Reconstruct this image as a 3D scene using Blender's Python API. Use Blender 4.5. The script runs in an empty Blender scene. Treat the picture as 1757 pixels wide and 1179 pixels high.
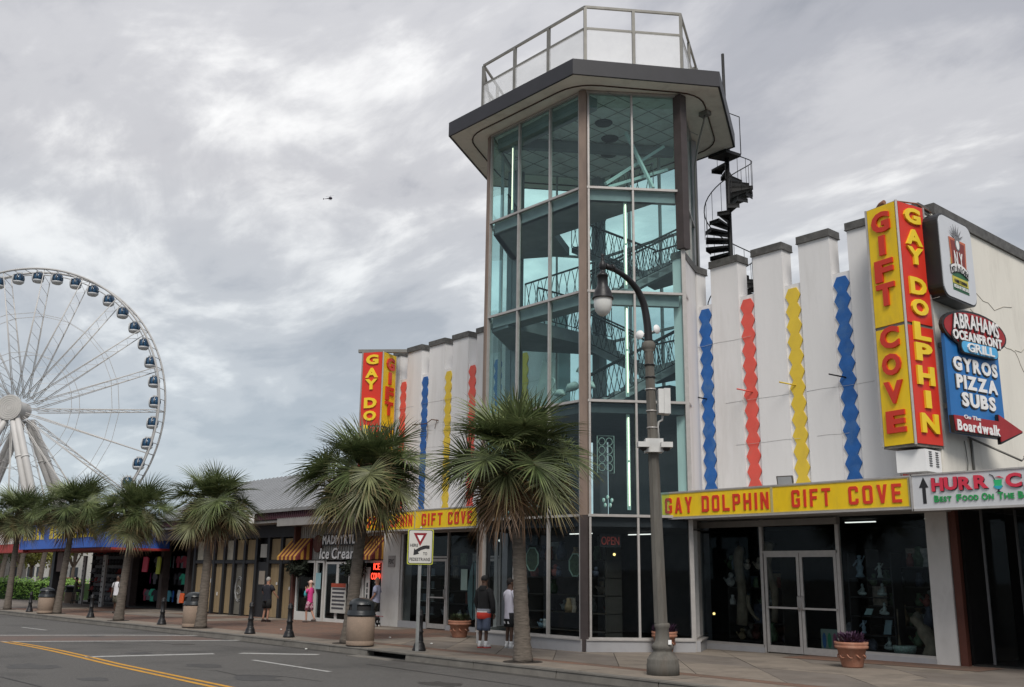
import bpy, math, random
from mathutils import Vector, Matrix
random.seed(7)
R = math.radians
sc = bpy.context.scene
col = sc.collection
# ------------------------------------------------------------------ camera
cam_d = bpy.data.cameras.new('camera'); cam = bpy.data.objects.new('camera', cam_d); col.objects.link(cam); sc.camera = cam
cam_d.sensor_width = 36.0; cam_d.lens = 36.0*1656.2/1757.0; cam_d.clip_end = 4000; cam_d.clip_start = .1
_p, _r = R(13.479), R(.8155)
_f = Vector((0, math.cos(_p), math.sin(_p))); _u = Vector((0, -math.sin(_p), math.cos(_p))); _x = Vector((1, 0, 0))
_x2 = _x*math.cos(_r)+_u*math.sin(_r); _u2 = _u*math.cos(_r)-_x*math.sin(_r)
_m = Matrix((_x2, _u2, -_f)).transposed().to_4x4()
cam.matrix_world = Matrix.Translation((0, 0, 1.78)) @ Matrix.Rotation(R(49.32), 4, 'Z') @ _m
sc.render.resolution_x = 1024; sc.render.resolution_y = 687
sc.render.engine = 'CYCLES'
sc.cycles.max_bounces = 8; sc.cycles.transparent_max_bounces = 24; sc.cycles.transmission_bounces = 8
# ------------------------------------------------------------------ light
SUN_AZ, SUN_EL = 36.0, 50.0       # azimuth from +X towards -Y, elevation
sd = Vector((math.cos(R(SUN_EL))*math.cos(R(-SUN_AZ)), math.cos(R(SUN_EL))*math.sin(R(-SUN_AZ)), math.sin(R(SUN_EL))))
ld = bpy.data.lights.new('sun', 'SUN'); ld.energy = 2.0; ld.angle = R(25); ld.color = (1, .95, .87)
sun = bpy.data.objects.new('sun', ld); col.objects.link(sun); sun.rotation_euler = sd.to_track_quat('Z', 'Y').to_euler()
w = bpy.data.worlds.new('World'); sc.world = w; w.use_nodes = True
nt = w.node_tree; nt.nodes.clear()
L = nt.links.new
wo = nt.nodes.new('ShaderNodeOutputWorld'); bg = nt.nodes.new('ShaderNodeBackground'); bg.inputs[1].default_value = .1
sky = nt.nodes.new('ShaderNodeTexSky'); sky.sky_type = 'NISHITA'; sky.sun_disc = False
sky.sun_elevation = R(SUN_EL); sky.sun_rotation = math.atan2(sd.x, sd.y)
tc = nt.nodes.new('ShaderNodeTexCoord'); sx = nt.nodes.new('ShaderNodeSeparateXYZ'); L(tc.outputs['Generated'], sx.inputs[0])
def wm(op, a, b=None, c=None):
    n = nt.nodes.new('ShaderNodeMath'); n.operation = op
    for i, v in enumerate((a, b, c)):
        if v is None: continue
        if isinstance(v, (int, float)): n.inputs[i].default_value = v
        else: L(v, n.inputs[i])
    return n.outputs[0]
zz = wm('ADD', wm('MAXIMUM', sx.outputs[2], 0.0), .16)
cx = nt.nodes.new('ShaderNodeCombineXYZ'); L(wm('DIVIDE', sx.outputs[0], zz), cx.inputs[0]); L(wm('DIVIDE', sx.outputs[1], zz), cx.inputs[1])
def noise(scale, det, rough, off, dist=0.0, sy=1.0):
    mp = nt.nodes.new('ShaderNodeMapping'); mp.inputs['Location'].default_value = off; mp.inputs['Rotation'].default_value = (0, 0, R(-35)); mp.inputs['Scale'].default_value = (1, sy, 1)
    L(cx.outputs[0], mp.inputs[0])
    n = nt.nodes.new('ShaderNodeTexNoise'); n.inputs['Scale'].default_value = scale; n.inputs['Detail'].default_value = det; n.inputs['Roughness'].default_value = rough; n.inputs['Distortion'].default_value = dist
    L(mp.outputs[0], n.inputs['Vector']); return n.outputs[0]
def ramp(v, pts):
    r = nt.nodes.new('ShaderNodeValToRGB'); r.color_ramp.interpolation = 'EASE'
    while len(r.color_ramp.elements) < len(pts): r.color_ramp.elements.new(.5)
    for e, (p, c) in zip(r.color_ramp.elements, pts): e.position = p; e.color = (*c, 1)
    L(v, r.inputs[0]); return r.outputs[0]
big = noise(.62, 3, .5, (0.4, 2.7, 0), .3)
mid = noise(1.7, 7, .56, (1.2, 4.4, 0), .5, 1.5)
fine = noise(5.5, 6, .6, (3.0, .4, 0), .3, 1.8)
mixv = wm('ADD', wm('ADD', wm('MULTIPLY', big, .62), wm('MULTIPLY', mid, .34)), wm('MULTIPLY', fine, .10))
# a thinner, brighter patch of cloud high over the street
dotn = nt.nodes.new('ShaderNodeVectorMath'); dotn.operation = 'DOT_PRODUCT'; L(tc.outputs['Generated'], dotn.inputs[0]); dotn.inputs[1].default_value = (-.755, .337, .563)
br = nt.nodes.new('ShaderNodeMapRange'); br.interpolation_type = 'SMOOTHSTEP'; L(dotn.outputs['Value'], br.inputs[0]); br.inputs[1].default_value = .88; br.inputs[2].default_value = .995; br.inputs[3].default_value = 0; br.inputs[4].default_value = .085
mixv = wm('ADD', mixv, br.outputs[0])
cl = ramp(mixv, [(.44, (2.2, 2.28, 2.52)), (.505, (3.0, 3.03, 3.25)), (.57, (4.2, 4.18, 4.3)), (.65, (7.0, 6.95, 6.85))])
# the horizon is a little bluer
hz = nt.nodes.new('ShaderNodeMapRange'); L(sx.outputs[2], hz.inputs[0]); hz.inputs[1].default_value = .0; hz.inputs[2].default_value = .38; hz.inputs[3].default_value = .62; hz.inputs[4].default_value = 0
mx = nt.nodes.new('ShaderNodeMix'); mx.data_type = 'RGBA'; L(hz.outputs[0], mx.inputs[0]); L(cl, mx.inputs[6]); mx.inputs[7].default_value = (3.9, 4.85, 5.5, 1)
m2 = nt.nodes.new('ShaderNodeMix'); m2.data_type = 'RGBA'; m2.inputs[0].default_value = .92; L(sky.outputs[0], m2.inputs[6]); L(mx.outputs[2], m2.inputs[7])
# an overcast sky is brighter towards the zenith
zg = nt.nodes.new('ShaderNodeMapRange'); L(sx.outputs[2], zg.inputs[0]); zg.inputs[1].default_value = .25; zg.inputs[2].default_value = 1.0; zg.inputs[3].default_value = 1.0; zg.inputs[4].default_value = 1.55
vs_ = nt.nodes.new('ShaderNodeVectorMath'); vs_.operation = 'SCALE'; L(m2.outputs[2], vs_.inputs[0]); L(zg.outputs[0], vs_.inputs['Scale'])
L(vs_.outputs[0], bg.inputs[0]); L(bg.outputs[0], wo.inputs[0])
sc.view_settings.view_transform = 'Standard'; sc.view_settings.look = 'None'; sc.view_settings.exposure = 0.47; sc.view_settings.gamma = 1.0; sc.view_settings.use_curve_mapping = False

# ------------------------------------------------------------------ materials
MATS = {}
def mat(name, c, rough=.7, metal=0.0, var=.12, vs=3.0, bump=0.0, bs=60.0, dirt=None, ds=1.2, da=.5, emit=None, es=1.0, spec=.4, stretch=(1, 1, 1)):
    if name in MATS: return MATS[name]
    m = bpy.data.materials.new(name); m.use_nodes = True; t = m.node_tree; b = t.nodes['Principled BSDF']; k = t.links.new
    b.inputs['Roughness'].default_value = rough; b.inputs['Metallic'].default_value = metal; b.inputs['Specular IOR Level'].default_value = spec
    g = t.nodes.new('ShaderNodeNewGeometry'); mp = t.nodes.new('ShaderNodeMapping'); mp.inputs['Scale'].default_value = stretch; k(g.outputs['Position'], mp.inputs[0])
    n = t.nodes.new('ShaderNodeTexNoise'); n.inputs['Scale'].default_value = vs; n.inputs['Detail'].default_value = 6; n.inputs['Roughness'].default_value = .6; k(mp.outputs[0], n.inputs['Vector'])
    mr = t.nodes.new('ShaderNodeMapRange'); mr.inputs[1].default_value = .3; mr.inputs[2].default_value = .7; mr.inputs[3].default_value = 1-var; mr.inputs[4].default_value = 1+var; k(n.outputs[0], mr.inputs[0])
    mu = t.nodes.new('ShaderNodeVectorMath'); mu.operation = 'SCALE'; mu.inputs[0].default_value = c; k(mr.outputs[0], mu.inputs['Scale'])
    out = mu.outputs[0]
    if dirt:
        n2 = t.nodes.new('ShaderNodeTexNoise'); n2.inputs['Scale'].default_value = ds; n2.inputs['Detail'].default_value = 8; n2.inputs['Roughness'].default_value = .68; k(mp.outputs[0], n2.inputs['Vector'])
        r2 = t.nodes.new('ShaderNodeMapRange'); r2.inputs[1].default_value = .5; r2.inputs[2].default_value = .72; r2.inputs[4].default_value = da; k(n2.outputs[0], r2.inputs[0])
        x = t.nodes.new('ShaderNodeMix'); x.data_type = 'RGBA'; k(r2.outputs[0], x.inputs[0]); k(out, x.inputs[6]); x.inputs[7].default_value = (*dirt, 1); out = x.outputs[2]
    k(out, b.inputs['Base Color'])
    if bump:
        n3 = t.nodes.new('ShaderNodeTexNoise'); n3.inputs['Scale'].default_value = bs; n3.inputs['Detail'].default_value = 4; k(mp.outputs[0], n3.inputs['Vector'])
        bp = t.nodes.new('ShaderNodeBump'); bp.inputs['Strength'].default_value = bump; bp.inputs['Distance'].default_value = .02; k(n3.outputs[0], bp.inputs['Height']); k(bp.outputs[0], b.inputs['Normal'])
    if emit:
        b.inputs['Emission Color'].default_value = (*emit, 1); b.inputs['Emission Strength'].default_value = es
    MATS[name] = m; return m
def glass(name, tint, f0=.02, rough=.02):
    m = bpy.data.materials.new(name); m.use_nodes = True; t = m.node_tree; t.nodes.clear(); k = t.links.new
    o = t.nodes.new('ShaderNodeOutputMaterial'); tr = t.nodes.new('ShaderNodeBsdfTransparent'); tr.inputs[0].default_value = (*tint, 1)
    gl = t.nodes.new('ShaderNodeBsdfGlossy'); gl.inputs['Roughness'].default_value = rough; gl.inputs[0].default_value = (.9, .95, 1, 1)
    lw = t.nodes.new('ShaderNodeLayerWeight'); lw.inputs[0].default_value = .5
    pw = t.nodes.new('ShaderNodeMath'); pw.operation = 'POWER'; k(lw.outputs['Facing'], pw.inputs[0]); pw.inputs[1].default_value = 4.5
    fr = t.nodes.new('ShaderNodeMath'); fr.operation = 'MULTIPLY_ADD'; k(pw.outputs[0], fr.inputs[0]); fr.inputs[1].default_value = .55; fr.inputs[2].default_value = f0; mx = t.nodes.new('ShaderNodeMixShader')
    n = t.nodes.new('ShaderNodeTexNoise'); n.inputs['Scale'].default_value = 1.6; bp = t.nodes.new('ShaderNodeBump'); bp.inputs['Strength'].default_value = .04; bp.inputs['Distance'].default_value = .05
    k(n.outputs[0], bp.inputs['Height']); k(bp.outputs[0], gl.inputs['Normal'])
    k(fr.outputs[0], mx.inputs[0]); k(tr.outputs[0], mx.inputs[1]); k(gl.outputs[0], mx.inputs[2]); k(mx.outputs[0], o.inputs[0])
    MATS[name] = m; return m
G_TEAL = glass('teal_glass', (.87, .978, .968), .022)
G_DARK = glass('shop_glass', (.78, .82, .83), .006)
G_FROST = mat('frosted_panel', (.75, .76, .78), .5, var=.05)
_t = G_FROST.node_tree; _a = _t.nodes.new('ShaderNodeBsdfTransparent'); _x_ = _t.nodes.new('ShaderNodeMixShader'); _x_.inputs[0].default_value = .62
_t.links.new(_t.nodes['Principled BSDF'].outputs[0], _x_.inputs[1]); _t.links.new(_a.outputs[0], _x_.inputs[2]); _t.links.new(_x_.outputs[0], _t.nodes['Material Output'].inputs[0])
WHITE = mat('white_wall', (.70, .69, .69), .75, var=.06, vs=.8, bump=.2, bs=18, dirt=(.47, .45, .42), ds=1.3, da=.5, stretch=(1, 1, .14))
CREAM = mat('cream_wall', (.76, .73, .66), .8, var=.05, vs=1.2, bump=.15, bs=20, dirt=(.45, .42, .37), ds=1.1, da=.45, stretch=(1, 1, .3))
SOFFIT = mat('soffit_paint', (.80, .76, .68), .8, var=.07, vs=1.0, dirt=(.38, .33, .27), ds=1.4, da=.4)
FASCIA = mat('dark_fascia', (.028, .028, .034), .5, var=.12, vs=2)
CAPM = mat('dark_cap', (.085, .082, .078), .6, var=.3, vs=4, dirt=(.2, .2, .19), ds=6, da=.5)
ALU = mat('aluminium', (.42, .40, .385), .42, .35, var=.1, vs=6)
BROWN = mat('brown_post', (.22, .165, .135), .7, var=.15, vs=3, dirt=(.12, .09, .08), ds=2, da=.5, stretch=(1, 1, .4))
DKBR = mat('dark_brown_post', (.055, .043, .042), .5, var=.2, vs=3)
DARK = mat('dark_interior', (.045, .045, .05), .8, var=.2)
SLAB = mat('tower_slab', (.25, .25, .26), .8, var=.15, vs=2)
BLACK = mat('black_metal', (.016, .016, .018), .45, .2, var=.2, vs=8, spec=.4)
YEL = mat('sign_yellow', (.80, .54, .012), .45, var=.1, vs=2, dirt=(.50, .34, .04), ds=3.5, da=.5, stretch=(1, 1, .4))
RED = mat('sign_red', (.62, .035, .018), .42, var=.05, vs=2)
LRED = mat('letter_red', (.60, .04, .02), .4, var=.04)
LYEL = mat('letter_yellow', (.82, .58, .03), .4, var=.05)
CB = mat('strip_blue', (.018, .11, .36), .6, var=.18, vs=3, dirt=(.10, .20, .36), ds=2.4, da=.6)
CR = mat('strip_red', (.70, .10, .075), .6, var=.08, vs=2, dirt=(.62, .15, .11), ds=3, da=.6)
CY = mat('strip_yellow', (.70, .50, .05), .6, var=.08, vs=2, dirt=(.60, .42, .07), ds=3, da=.6)
GREYM = mat('grey_metal', (.20, .195, .18), .5, .4, var=.15)
SIGNW = mat('sign_white', (.55, .56, .585), .45, var=.03)
PUREW = mat('lettering_white', (.8, .8, .8), .5, var=.03)
TUBE = mat('lit_tube', (.9, .9, .6), .5, emit=(1, .90, .66), es=1.3)
LIT = mat('lit_ceiling_lamp', (.9, .9, .9), .5, emit=(1, .97, .9), es=1.1)
WARM = mat('lit_spot', (.9, .7, .3), .5, emit=(1, .72, .25), es=1.8)
CONC = mat('concrete', (.205, .175, .145), .9, var=.16, vs=1.6, bump=.25, bs=90, dirt=(.085, .075, .064), ds=.9, da=.8)
CURB = mat('curb_concrete', (.15, .14, .125), .9, var=.2, vs=2, bump=.3, bs=60, dirt=(.07, .065, .06), ds=2.2, da=.6)
BASEC = mat('grey_curb_paint', (.33, .33, .345), .75, var=.1, vs=2, dirt=(.22, .2, .18), ds=2, da=.5)

# ------------------------------------------------------------------ mesh builder
class MB:
    def __init__(s): s.v = []; s.f = []; s.mi = []; s.sm = []; s.m = 0; s.s = False
    def add(s, vs, fs, smooth=None):
        o = len(s.v); s.v += [tuple(v) for v in vs]
        for f in fs: s.f.append([i+o for i in f]); s.mi.append(s.m); s.sm.append(s.s if smooth is None else smooth)
        return s
    def box(s, x0, x1, y0, y1, z0, z1):
        v = [(x, y, z) for z in (z0, z1) for y in (y0, y1) for x in (x0, x1)]
        return s.add(v, [(0, 2, 3, 1), (4, 5, 7, 6), (0, 1, 5, 4), (2, 6, 7, 3), (0, 4, 6, 2), (1, 3, 7, 5)], False)
    def obox(s, c, ax, ay, az):
        c, ax, ay, az = map(Vector, (c, ax, ay, az))
        v = [c+ax*i+ay*j+az*k for k in (-1, 1) for j in (-1, 1) for i in (-1, 1)]
        return s.add(v, [(0, 2, 3, 1), (4, 5, 7, 6), (0, 1, 5, 4), (2, 6, 7, 3), (0, 4, 6, 2), (1, 3, 7, 5)], False)
    def beam(s, p, q, w, h=None, up=(0, 0, 1)):
        p, q = Vector(p), Vector(q); h = h or w; d = q-p; l = d.length; d.normalize(); up = Vector(up)
        if abs(d.dot(up)) > .98: up = Vector((0, 1, 0))
        a = d.cross(up).normalized(); b = a.cross(d).normalized()
        return s.obox((p+q)/2, d*l/2, a*w/2, b*h/2)
    def tube(s, pts, r, n=8, closed=False, smooth=True, cap=True):
        pts = [Vector(p) for p in pts]; m = len(pts); rs = r if isinstance(r, (list, tuple)) else [r]*m
        vs = []; a = None
        for i, p in enumerate(pts):
            d = (pts[(i+1) % m]-pts[i-1]) if closed else (pts[min(i+1, m-1)]-pts[max(i-1, 0)])
            if d.length < 1e-9: d = Vector((0, 0, 1))
            d.normalize()
            if a is None: a = d.cross(Vector((0, 0, 1)) if abs(d.z) < .9 else Vector((1, 0, 0))).normalized()
            else: a = (a-d*a.dot(d)).normalized()
            b = d.cross(a)
            for k in range(n):
                t = 2*math.pi*k/n; vs.append(p+(a*math.cos(t)+b*math.sin(t))*rs[i])
        fs = [(i*n+k, i*n+(k+1) % n, ((i+1) % m)*n+(k+1) % n, ((i+1) % m)*n+k) for i in range(m if closed else m-1) for k in range(n)]
        s.add(vs, fs, smooth)
        if cap and not closed and n > 2:
            o = len(s.v)-len(vs); s.f += [[o+k for k in range(n)][::-1], [o+(m-1)*n+k for k in range(n)]]; s.mi += [s.m]*2; s.sm += [False]*2
        return s
    def lathe(s, prof, n=16, c=(0, 0), smooth=True, sx=1, sy=1, ph=0):
        vs = [(c[0]+r*sx*math.cos(2*math.pi*k/n+ph), c[1]+r*sy*math.sin(2*math.pi*k/n+ph), z) for r, z in prof for k in range(n)]
        fs = [(i*n+k, i*n+(k+1) % n, (i+1)*n+(k+1) % n, (i+1)*n+k) for i in range(len(prof)-1) for k in range(n)]
        s.add(vs, fs, smooth); o = len(s.v)-len(vs)
        for a in (0, len(prof)-1):
            if prof[a][0] > 1e-4: s.f.append([o+a*n+k for k in range(n)]); s.mi.append(s.m); s.sm.append(False)
        return s
    def ext(s, poly, vec):
        n = len(poly); vec = Vector(vec); p = [Vector(q) for q in poly]
        return s.add(p+[q+vec for q in p], [list(range(n))[::-1], [i+n for i in range(n)]]+[(i, (i+1) % n, n+(i+1) % n, n+i) for i in range(n)], False)
    def ell(s, c, r, n=10, m=7):
        vs = [(c[0]+r[0]*math.sin(math.pi*j/m)*math.cos(2*math.pi*i/n), c[1]+r[1]*math.sin(math.pi*j/m)*math.sin(2*math.pi*i/n), c[2]-r[2]*math.cos(math.pi*j/m)) for j in range(m+1) for i in range(n)]
        return s.add(vs, [(j*n+i, j*n+(i+1) % n, (j+1)*n+(i+1) % n, (j+1)*n+i) for j in range(m) for i in range(n)], True)
    def quad(s, a, b, c, d): return s.add([a, b, c, d], [(0, 1, 2, 3)], False)
    def mesh(s, name, mats, off=(0, 0, 0)):
        me = bpy.data.meshes.new(name); o = Vector(off)
        me.from_pydata([tuple(Vector(v)-o) for v in s.v], [], s.f)
        for m in (mats if isinstance(mats, (list, tuple)) else [mats]): me.materials.append(m)
        me.polygons.foreach_set('material_index', s.mi); me.polygons.foreach_set('use_smooth', s.sm); me.update(); return me
    def build(s, name, mats, parent=None, off=None):
        if off is None: off = wloc(parent) if parent else (0, 0, 0)
        o = bpy.data.objects.new(name, s.mesh(name, mats, off)); col.objects.link(o); o.parent = parent; return o
def wloc(o):
    v = Vector((0, 0, 0))
    while o: v = v+o.location; o = o.parent
    return v
def tag(o, label=None, cat=None, group=None, kind=None):
    for k, v in (('label', label), ('category', cat), ('group', group), ('kind', kind)):
        if v: o[k] = v
    return o
def thing(name, label, cat, loc=(0, 0, 0), rz=0, group=None):
    o = bpy.data.objects.new(name, None); col.objects.link(o); o.location = loc; o.rotation_euler = (0, 0, rz); o.empty_display_size = .2
    return tag(o, label, cat, group)
def inst(name, me, parent, loc=(0, 0, 0), rot=None, scale=None):
    o = bpy.data.objects.new(name, me); col.objects.link(o); o.parent = parent; o.location = loc
    if rot is not None: o.rotation_euler = rot
    if scale is not None: o.scale = scale if isinstance(scale, (tuple, list)) else (scale,)*3
    return o
def kids(o): return [c for c in col.objects if c.parent == o]
def dup(root, loc, rz=0, label=None):
    def cp(o, par):
        c = o.copy(); col.objects.link(c); c.parent = par
        for ch in kidmap.get(o.name, []): cp(ch, c)
        return c
    kidmap = {}
    for o in col.objects:
        if o.parent: kidmap.setdefault(o.parent.name, []).append(o)
    r = cp(root, None); r.location = loc; r.rotation_euler = (0, 0, rz)
    if label: r['label'] = label
    return r
gz = lambda x: .009*(max(x, -75)+16)
# ------------------------------------------------------------------ lettering
BLK = {  # block letters on a 6 x 10 grid, chamfered
 'G': [[(1, 0), (5, 0), (6, 1), (6, 5.2), (3.4, 5.2), (3.4, 3.7), (4.3, 3.7), (4.3, 1.7), (1.7, 1.7), (1.7, 8.3), (4.3, 8.3), (4.3, 6.8), (6, 6.8), (6, 9), (5, 10), (1, 10), (0, 9), (0, 1)]],
 'A': [[(0, 0), (1.7, 0), (2.1, 2.2), (3.9, 2.2), (4.3, 0), (6, 0), (4, 10), (2, 10)], [(2.4, 3.7), (3.6, 3.7), (3, 7.6)]],
 'Y': [[(2.15, 0), (3.85, 0), (3.85, 4), (6, 10), (4.2, 10), (3, 6.3), (1.8, 10), (0, 10), (2.15, 4)]],
 'D': [[(0, 0), (4.8, 0), (6, 1.2), (6, 8.8), (4.8, 10), (0, 10)], [(1.7, 1.7), (4.3, 1.7), (4.3, 8.3), (1.7, 8.3)]],
 'O': [[(1, 0), (5, 0), (6, 1), (6, 9), (5, 10), (1, 10), (0, 9), (0, 1)], [(1.7, 1.7), (4.3, 1.7), (4.3, 8.3), (1.7, 8.3)]],
 'L': [[(0, 0), (5.6, 0), (5.6, 1.8), (1.7, 1.8), (1.7, 10), (0, 10)]],
 'P': [[(0, 0), (1.7, 0), (1.7, 3.8), (5, 3.8), (6, 4.8), (6, 9), (5, 10), (0, 10)], [(1.7, 5.4), (4.3, 5.4), (4.3, 8.4), (1.7, 8.4)]],
 'H': [[(0, 0), (1.7, 0), (1.7, 4.2), (4.3, 4.2), (4.3, 0), (6, 0), (6, 10), (4.3, 10), (4.3, 5.9), (1.7, 5.9), (1.7, 10), (0, 10)]],
 'I': [[(0, 0), (1.8, 0), (1.8, 10), (0, 10)]],
 'N': [[(0, 0), (1.6, 0), (1.6, 6.2), (4.4, 0), (6, 0), (6, 10), (4.4, 10), (4.4, 3.9), (1.7, 10), (0, 10)]],
 'F': [[(0, 0), (1.7, 0), (1.7, 4.2), (4.8, 4.2), (4.8, 5.9), (1.7, 5.9), (1.7, 8.3), (5.6, 8.3), (5.6, 10), (0, 10)]],
 'T': [[(2.15, 0), (3.85, 0), (3.85, 8.3), (6, 8.3), (6, 10), (0, 10), (0, 8.3), (2.15, 8.3)]],
 'C': [[(1, 0), (5, 0), (6, 1), (6, 3.2), (4.3, 3.2), (4.3, 1.7), (1.7, 1.7), (1.7, 8.3), (4.3, 8.3), (4.3, 6.8), (6, 6.8), (6, 9), (5, 10), (1, 10), (0, 9), (0, 1)]],
 'V': [[(2.1, 0), (3.9, 0), (6, 10), (4.2, 10), (3, 3.4), (1.8, 10), (0, 10)]],
 'E': [[(0, 0), (5.6, 0), (5.6, 1.7), (1.7, 1.7), (1.7, 4.2), (4.8, 4.2), (4.8, 5.9), (1.7, 5.9), (1.7, 8.3), (5.6, 8.3), (5.6, 10), (0, 10)]],
}
_gl = {}
def glyph(ch, style):
    """verts in a unit box (z 0..1) + faces + aspect"""
    key = (ch, style)
    if key in _gl: return _gl[key]
    if style == 'block' and ch in BLK:
        cu = bpy.data.curves.new('g', 'CURVE'); cu.dimensions = '2D'; cu.fill_mode = 'BOTH'; cu.extrude = .5
        for lp in BLK[ch]:
            sp = cu.splines.new('POLY'); sp.points.add(len(lp)-1); sp.use_cyclic_u = True
            for i, (a, b) in enumerate(lp): sp.points[i].co = (a, b, 0, 1)
    else:
        cu = bpy.data.curves.new('g', 'FONT'); cu.body = ch; cu.extrude = .5; cu.size = 1
        cu.offset = {'bold': .035, 'block': .02, 'thin': 0.0, 'mid': .015, 'fat': .045}[style]; cu.resolution_u = 3
    o = bpy.data.objects.new('g', cu); col.objects.link(o); bpy.context.view_layer.update()
    me = bpy.data.meshes.new_from_object(o.evaluated_get(bpy.context.evaluated_depsgraph_get()))
    vs = [v.co.copy() for v in me.vertices]; fs = [list(p.vertices) for p in me.polygons]
    bpy.data.objects.remove(o); bpy.data.curves.remove(cu); bpy.data.meshes.remove(me)
    if not vs: _gl[key] = None; return None
    x0, x1 = min(v.x for v in vs), max(v.x for v in vs); y0, y1 = min(v.y for v in vs), max(v.y for v in vs)
    _gl[key] = ([((v.x-x0)/(x1-x0), (v.y-y0)/(y1-y0), v.z+.5) for v in vs], fs, (x1-x0)/(y1-y0), x0, x1, y0, y1); return _gl[key]
def put(mb, ch, style, c, rt, up, w, h, d, skew=0):
    g = glyph(ch, style)
    if not g: return
    c, rt, up = Vector(c), Vector(rt).normalized(), Vector(up).normalized(); n = rt.cross(up)
    mb.add([c+rt*((x-.5)*w+skew*(y-.5)*h)+up*((y-.5)*h)+n*(z*d) for x, y, z in g[0]], g[1], False)
def line(text, style, p, rt, up, width, h, d, m, parent=None, name='lettering', mb=None, arc=0, skew=0, letters=False, rot=0):
    """text centred on p, fitted to width x cap height h"""
    adv = []; x = 0; caph = glyph('H', style)[6] if style != 'block' else 1
    for ch in text:
        g = glyph(ch, style) if ch != ' ' else None
        if g is None: adv.append(None); x += .35; continue
        if style == 'block': wd = g[2]*1.0; adv.append((ch, x, wd, 0, 1)); x += wd+.28
        else: wd = (g[4]-g[3])/caph; adv.append((ch, x, wd, g[5]/caph, g[6]/caph)); x += wd+.13
    tot = x-(.28 if style == 'block' else .13); k = width/tot; rt, up = Vector(rt).normalized(), Vector(up).normalized(); p = Vector(p)
    own = mb is None and not letters; mbb = mb or MB()
    for a in adv:
        if not a: continue
        ch, x0, wd, b0, b1 = a; u = (x0+wd/2-tot/2)*k; v = ((b0+b1)/2-.5)*h; ar = arc*(1-(2*u/width)**2) if arc else 0
        th = -arc*8*u/width**2*.5 if arc else 0
        r2 = rt*math.cos(th)+up*math.sin(th); u2 = up*math.cos(th)-rt*math.sin(th)
        t = MB() if letters else mbb
        put(t, ch, style, p+rt*u+up*(v+ar), r2, u2, wd*k, (b1-b0)*h, d, skew)
        if letters: t.build('letter', m, parent)
    if own: return mbb.build(name, m, parent)
# ================================================================== ground, road, pavement
def asphalt():
    m = mat('asphalt', (.100, .096, .091), .86, var=.30, vs=28, bump=.7, bs=150, dirt=(.046, .045, .044), ds=.35, da=.75)
    return m
GROUND = mat('far_ground', (.12, .115, .10), .95, var=.2, vs=.2)
g = MB()
def strip(g, xs, y0, y1, dz):
    for a, b in zip(xs, xs[1:]): g.quad((a, y0, gz(a)+dz), (b, y0, gz(b)+dz), (b, y1, gz(b)+dz), (a, y1, gz(a)+dz))
strip(g, [-1500, -75, 40, 1500], -1500, 1500, -.62)
tag(g.build('ground', GROUND), kind='structure')
XS = [-400, -120, -75, -50, -35, -20, -5, 30]
g = MB(); strip(g, XS, -14, 13.8, -.15); tag(g.build('road', asphalt()), kind='structure')
# pavement: base sheet follows the kerb
CURBL = [(-400, 13.7), (-75, 13.7), (-45, 13.7), (-30, 13.75), (-25, 13.7), (-21.5, 13.6), (-19.5, 13.5), (-16, 13.42), (-12, 13.35), (-5, 13.2), (30, 12.8)]
def cy(x):
    for (a, b), (c, d) in zip(CURBL, CURBL[1:]):
        if a <= x <= c: return b+(d-b)*(x-a)/(c-a)
    return 13
g = MB()
for (a, b), (c, d) in zip(CURBL, CURBL[1:]):
    g.quad((a, b, gz(a)-.02), (c, d, gz(c)-.02), (c, 46, gz(c)-.02), (a, 46, gz(a)-.02))
BRICKP = bpy.data.materials.new('brick_paving'); BRICKP.use_nodes = True
def brickmat(m, c1, c2, mort, sc_, rot=0, w=.5, h=.25, dirt=(.10, .075, .06)):
    t = m.node_tree; b = t.nodes['Principled BSDF']; k = t.links.new; b.inputs['Roughness'].default_value = .85
    gg = t.nodes.new('ShaderNodeNewGeometry'); mp = t.nodes.new('ShaderNodeMapping'); mp.inputs['Rotation'].default_value = (0, 0, rot); k(gg.outputs['Position'], mp.inputs[0])
    bt = t.nodes.new('ShaderNodeTexBrick'); bt.inputs['Scale'].default_value = sc_; bt.inputs['Color1'].default_value = (*c1, 1); bt.inputs['Color2'].default_value = (*c2, 1); bt.inputs['Mortar'].default_value = (*mort, 1); bt.inputs['Mortar Size'].default_value = .018
    k(mp.outputs[0], bt.inputs[0])
    n = t.nodes.new('ShaderNodeTexNoise'); n.inputs['Scale'].default_value = .8; n.inputs['Detail'].default_value = 7; k(gg.outputs['Position'], n.inputs['Vector'])
    r = t.nodes.new('ShaderNodeMapRange'); r.inputs[1].default_value = .45; r.inputs[2].default_value = .7; r.inputs[4].default_value = .85; k(n.outputs[0], r.inputs[0])
    x = t.nodes.new('ShaderNodeMix'); x.data_type = 'RGBA'; k(r.outputs[0], x.inputs[0]); k(bt.outputs[0], x.inputs[6]); x.inputs[7].default_value = (*dirt, 1); k(x.outputs[2], b.inputs['Base Color'])
    bp = t.nodes.new('ShaderNodeBump'); bp.inputs['Strength'].default_value = .5; bp.inputs['Distance'].default_value = .01; k(bt.outputs[1], bp.inputs['Height']); bp.invert = True; k(bp.outputs[0], b.inputs['Normal'])
brickmat(BRICKP, (.20, .105, .068), (.15, .085, .06), (.10, .085, .07), 4.0, 0)
walk = tag(g.build('pavement', mat('joint_dark', (.035, .032, .028), .95, var=.25, vs=3)), kind='structure')
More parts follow.
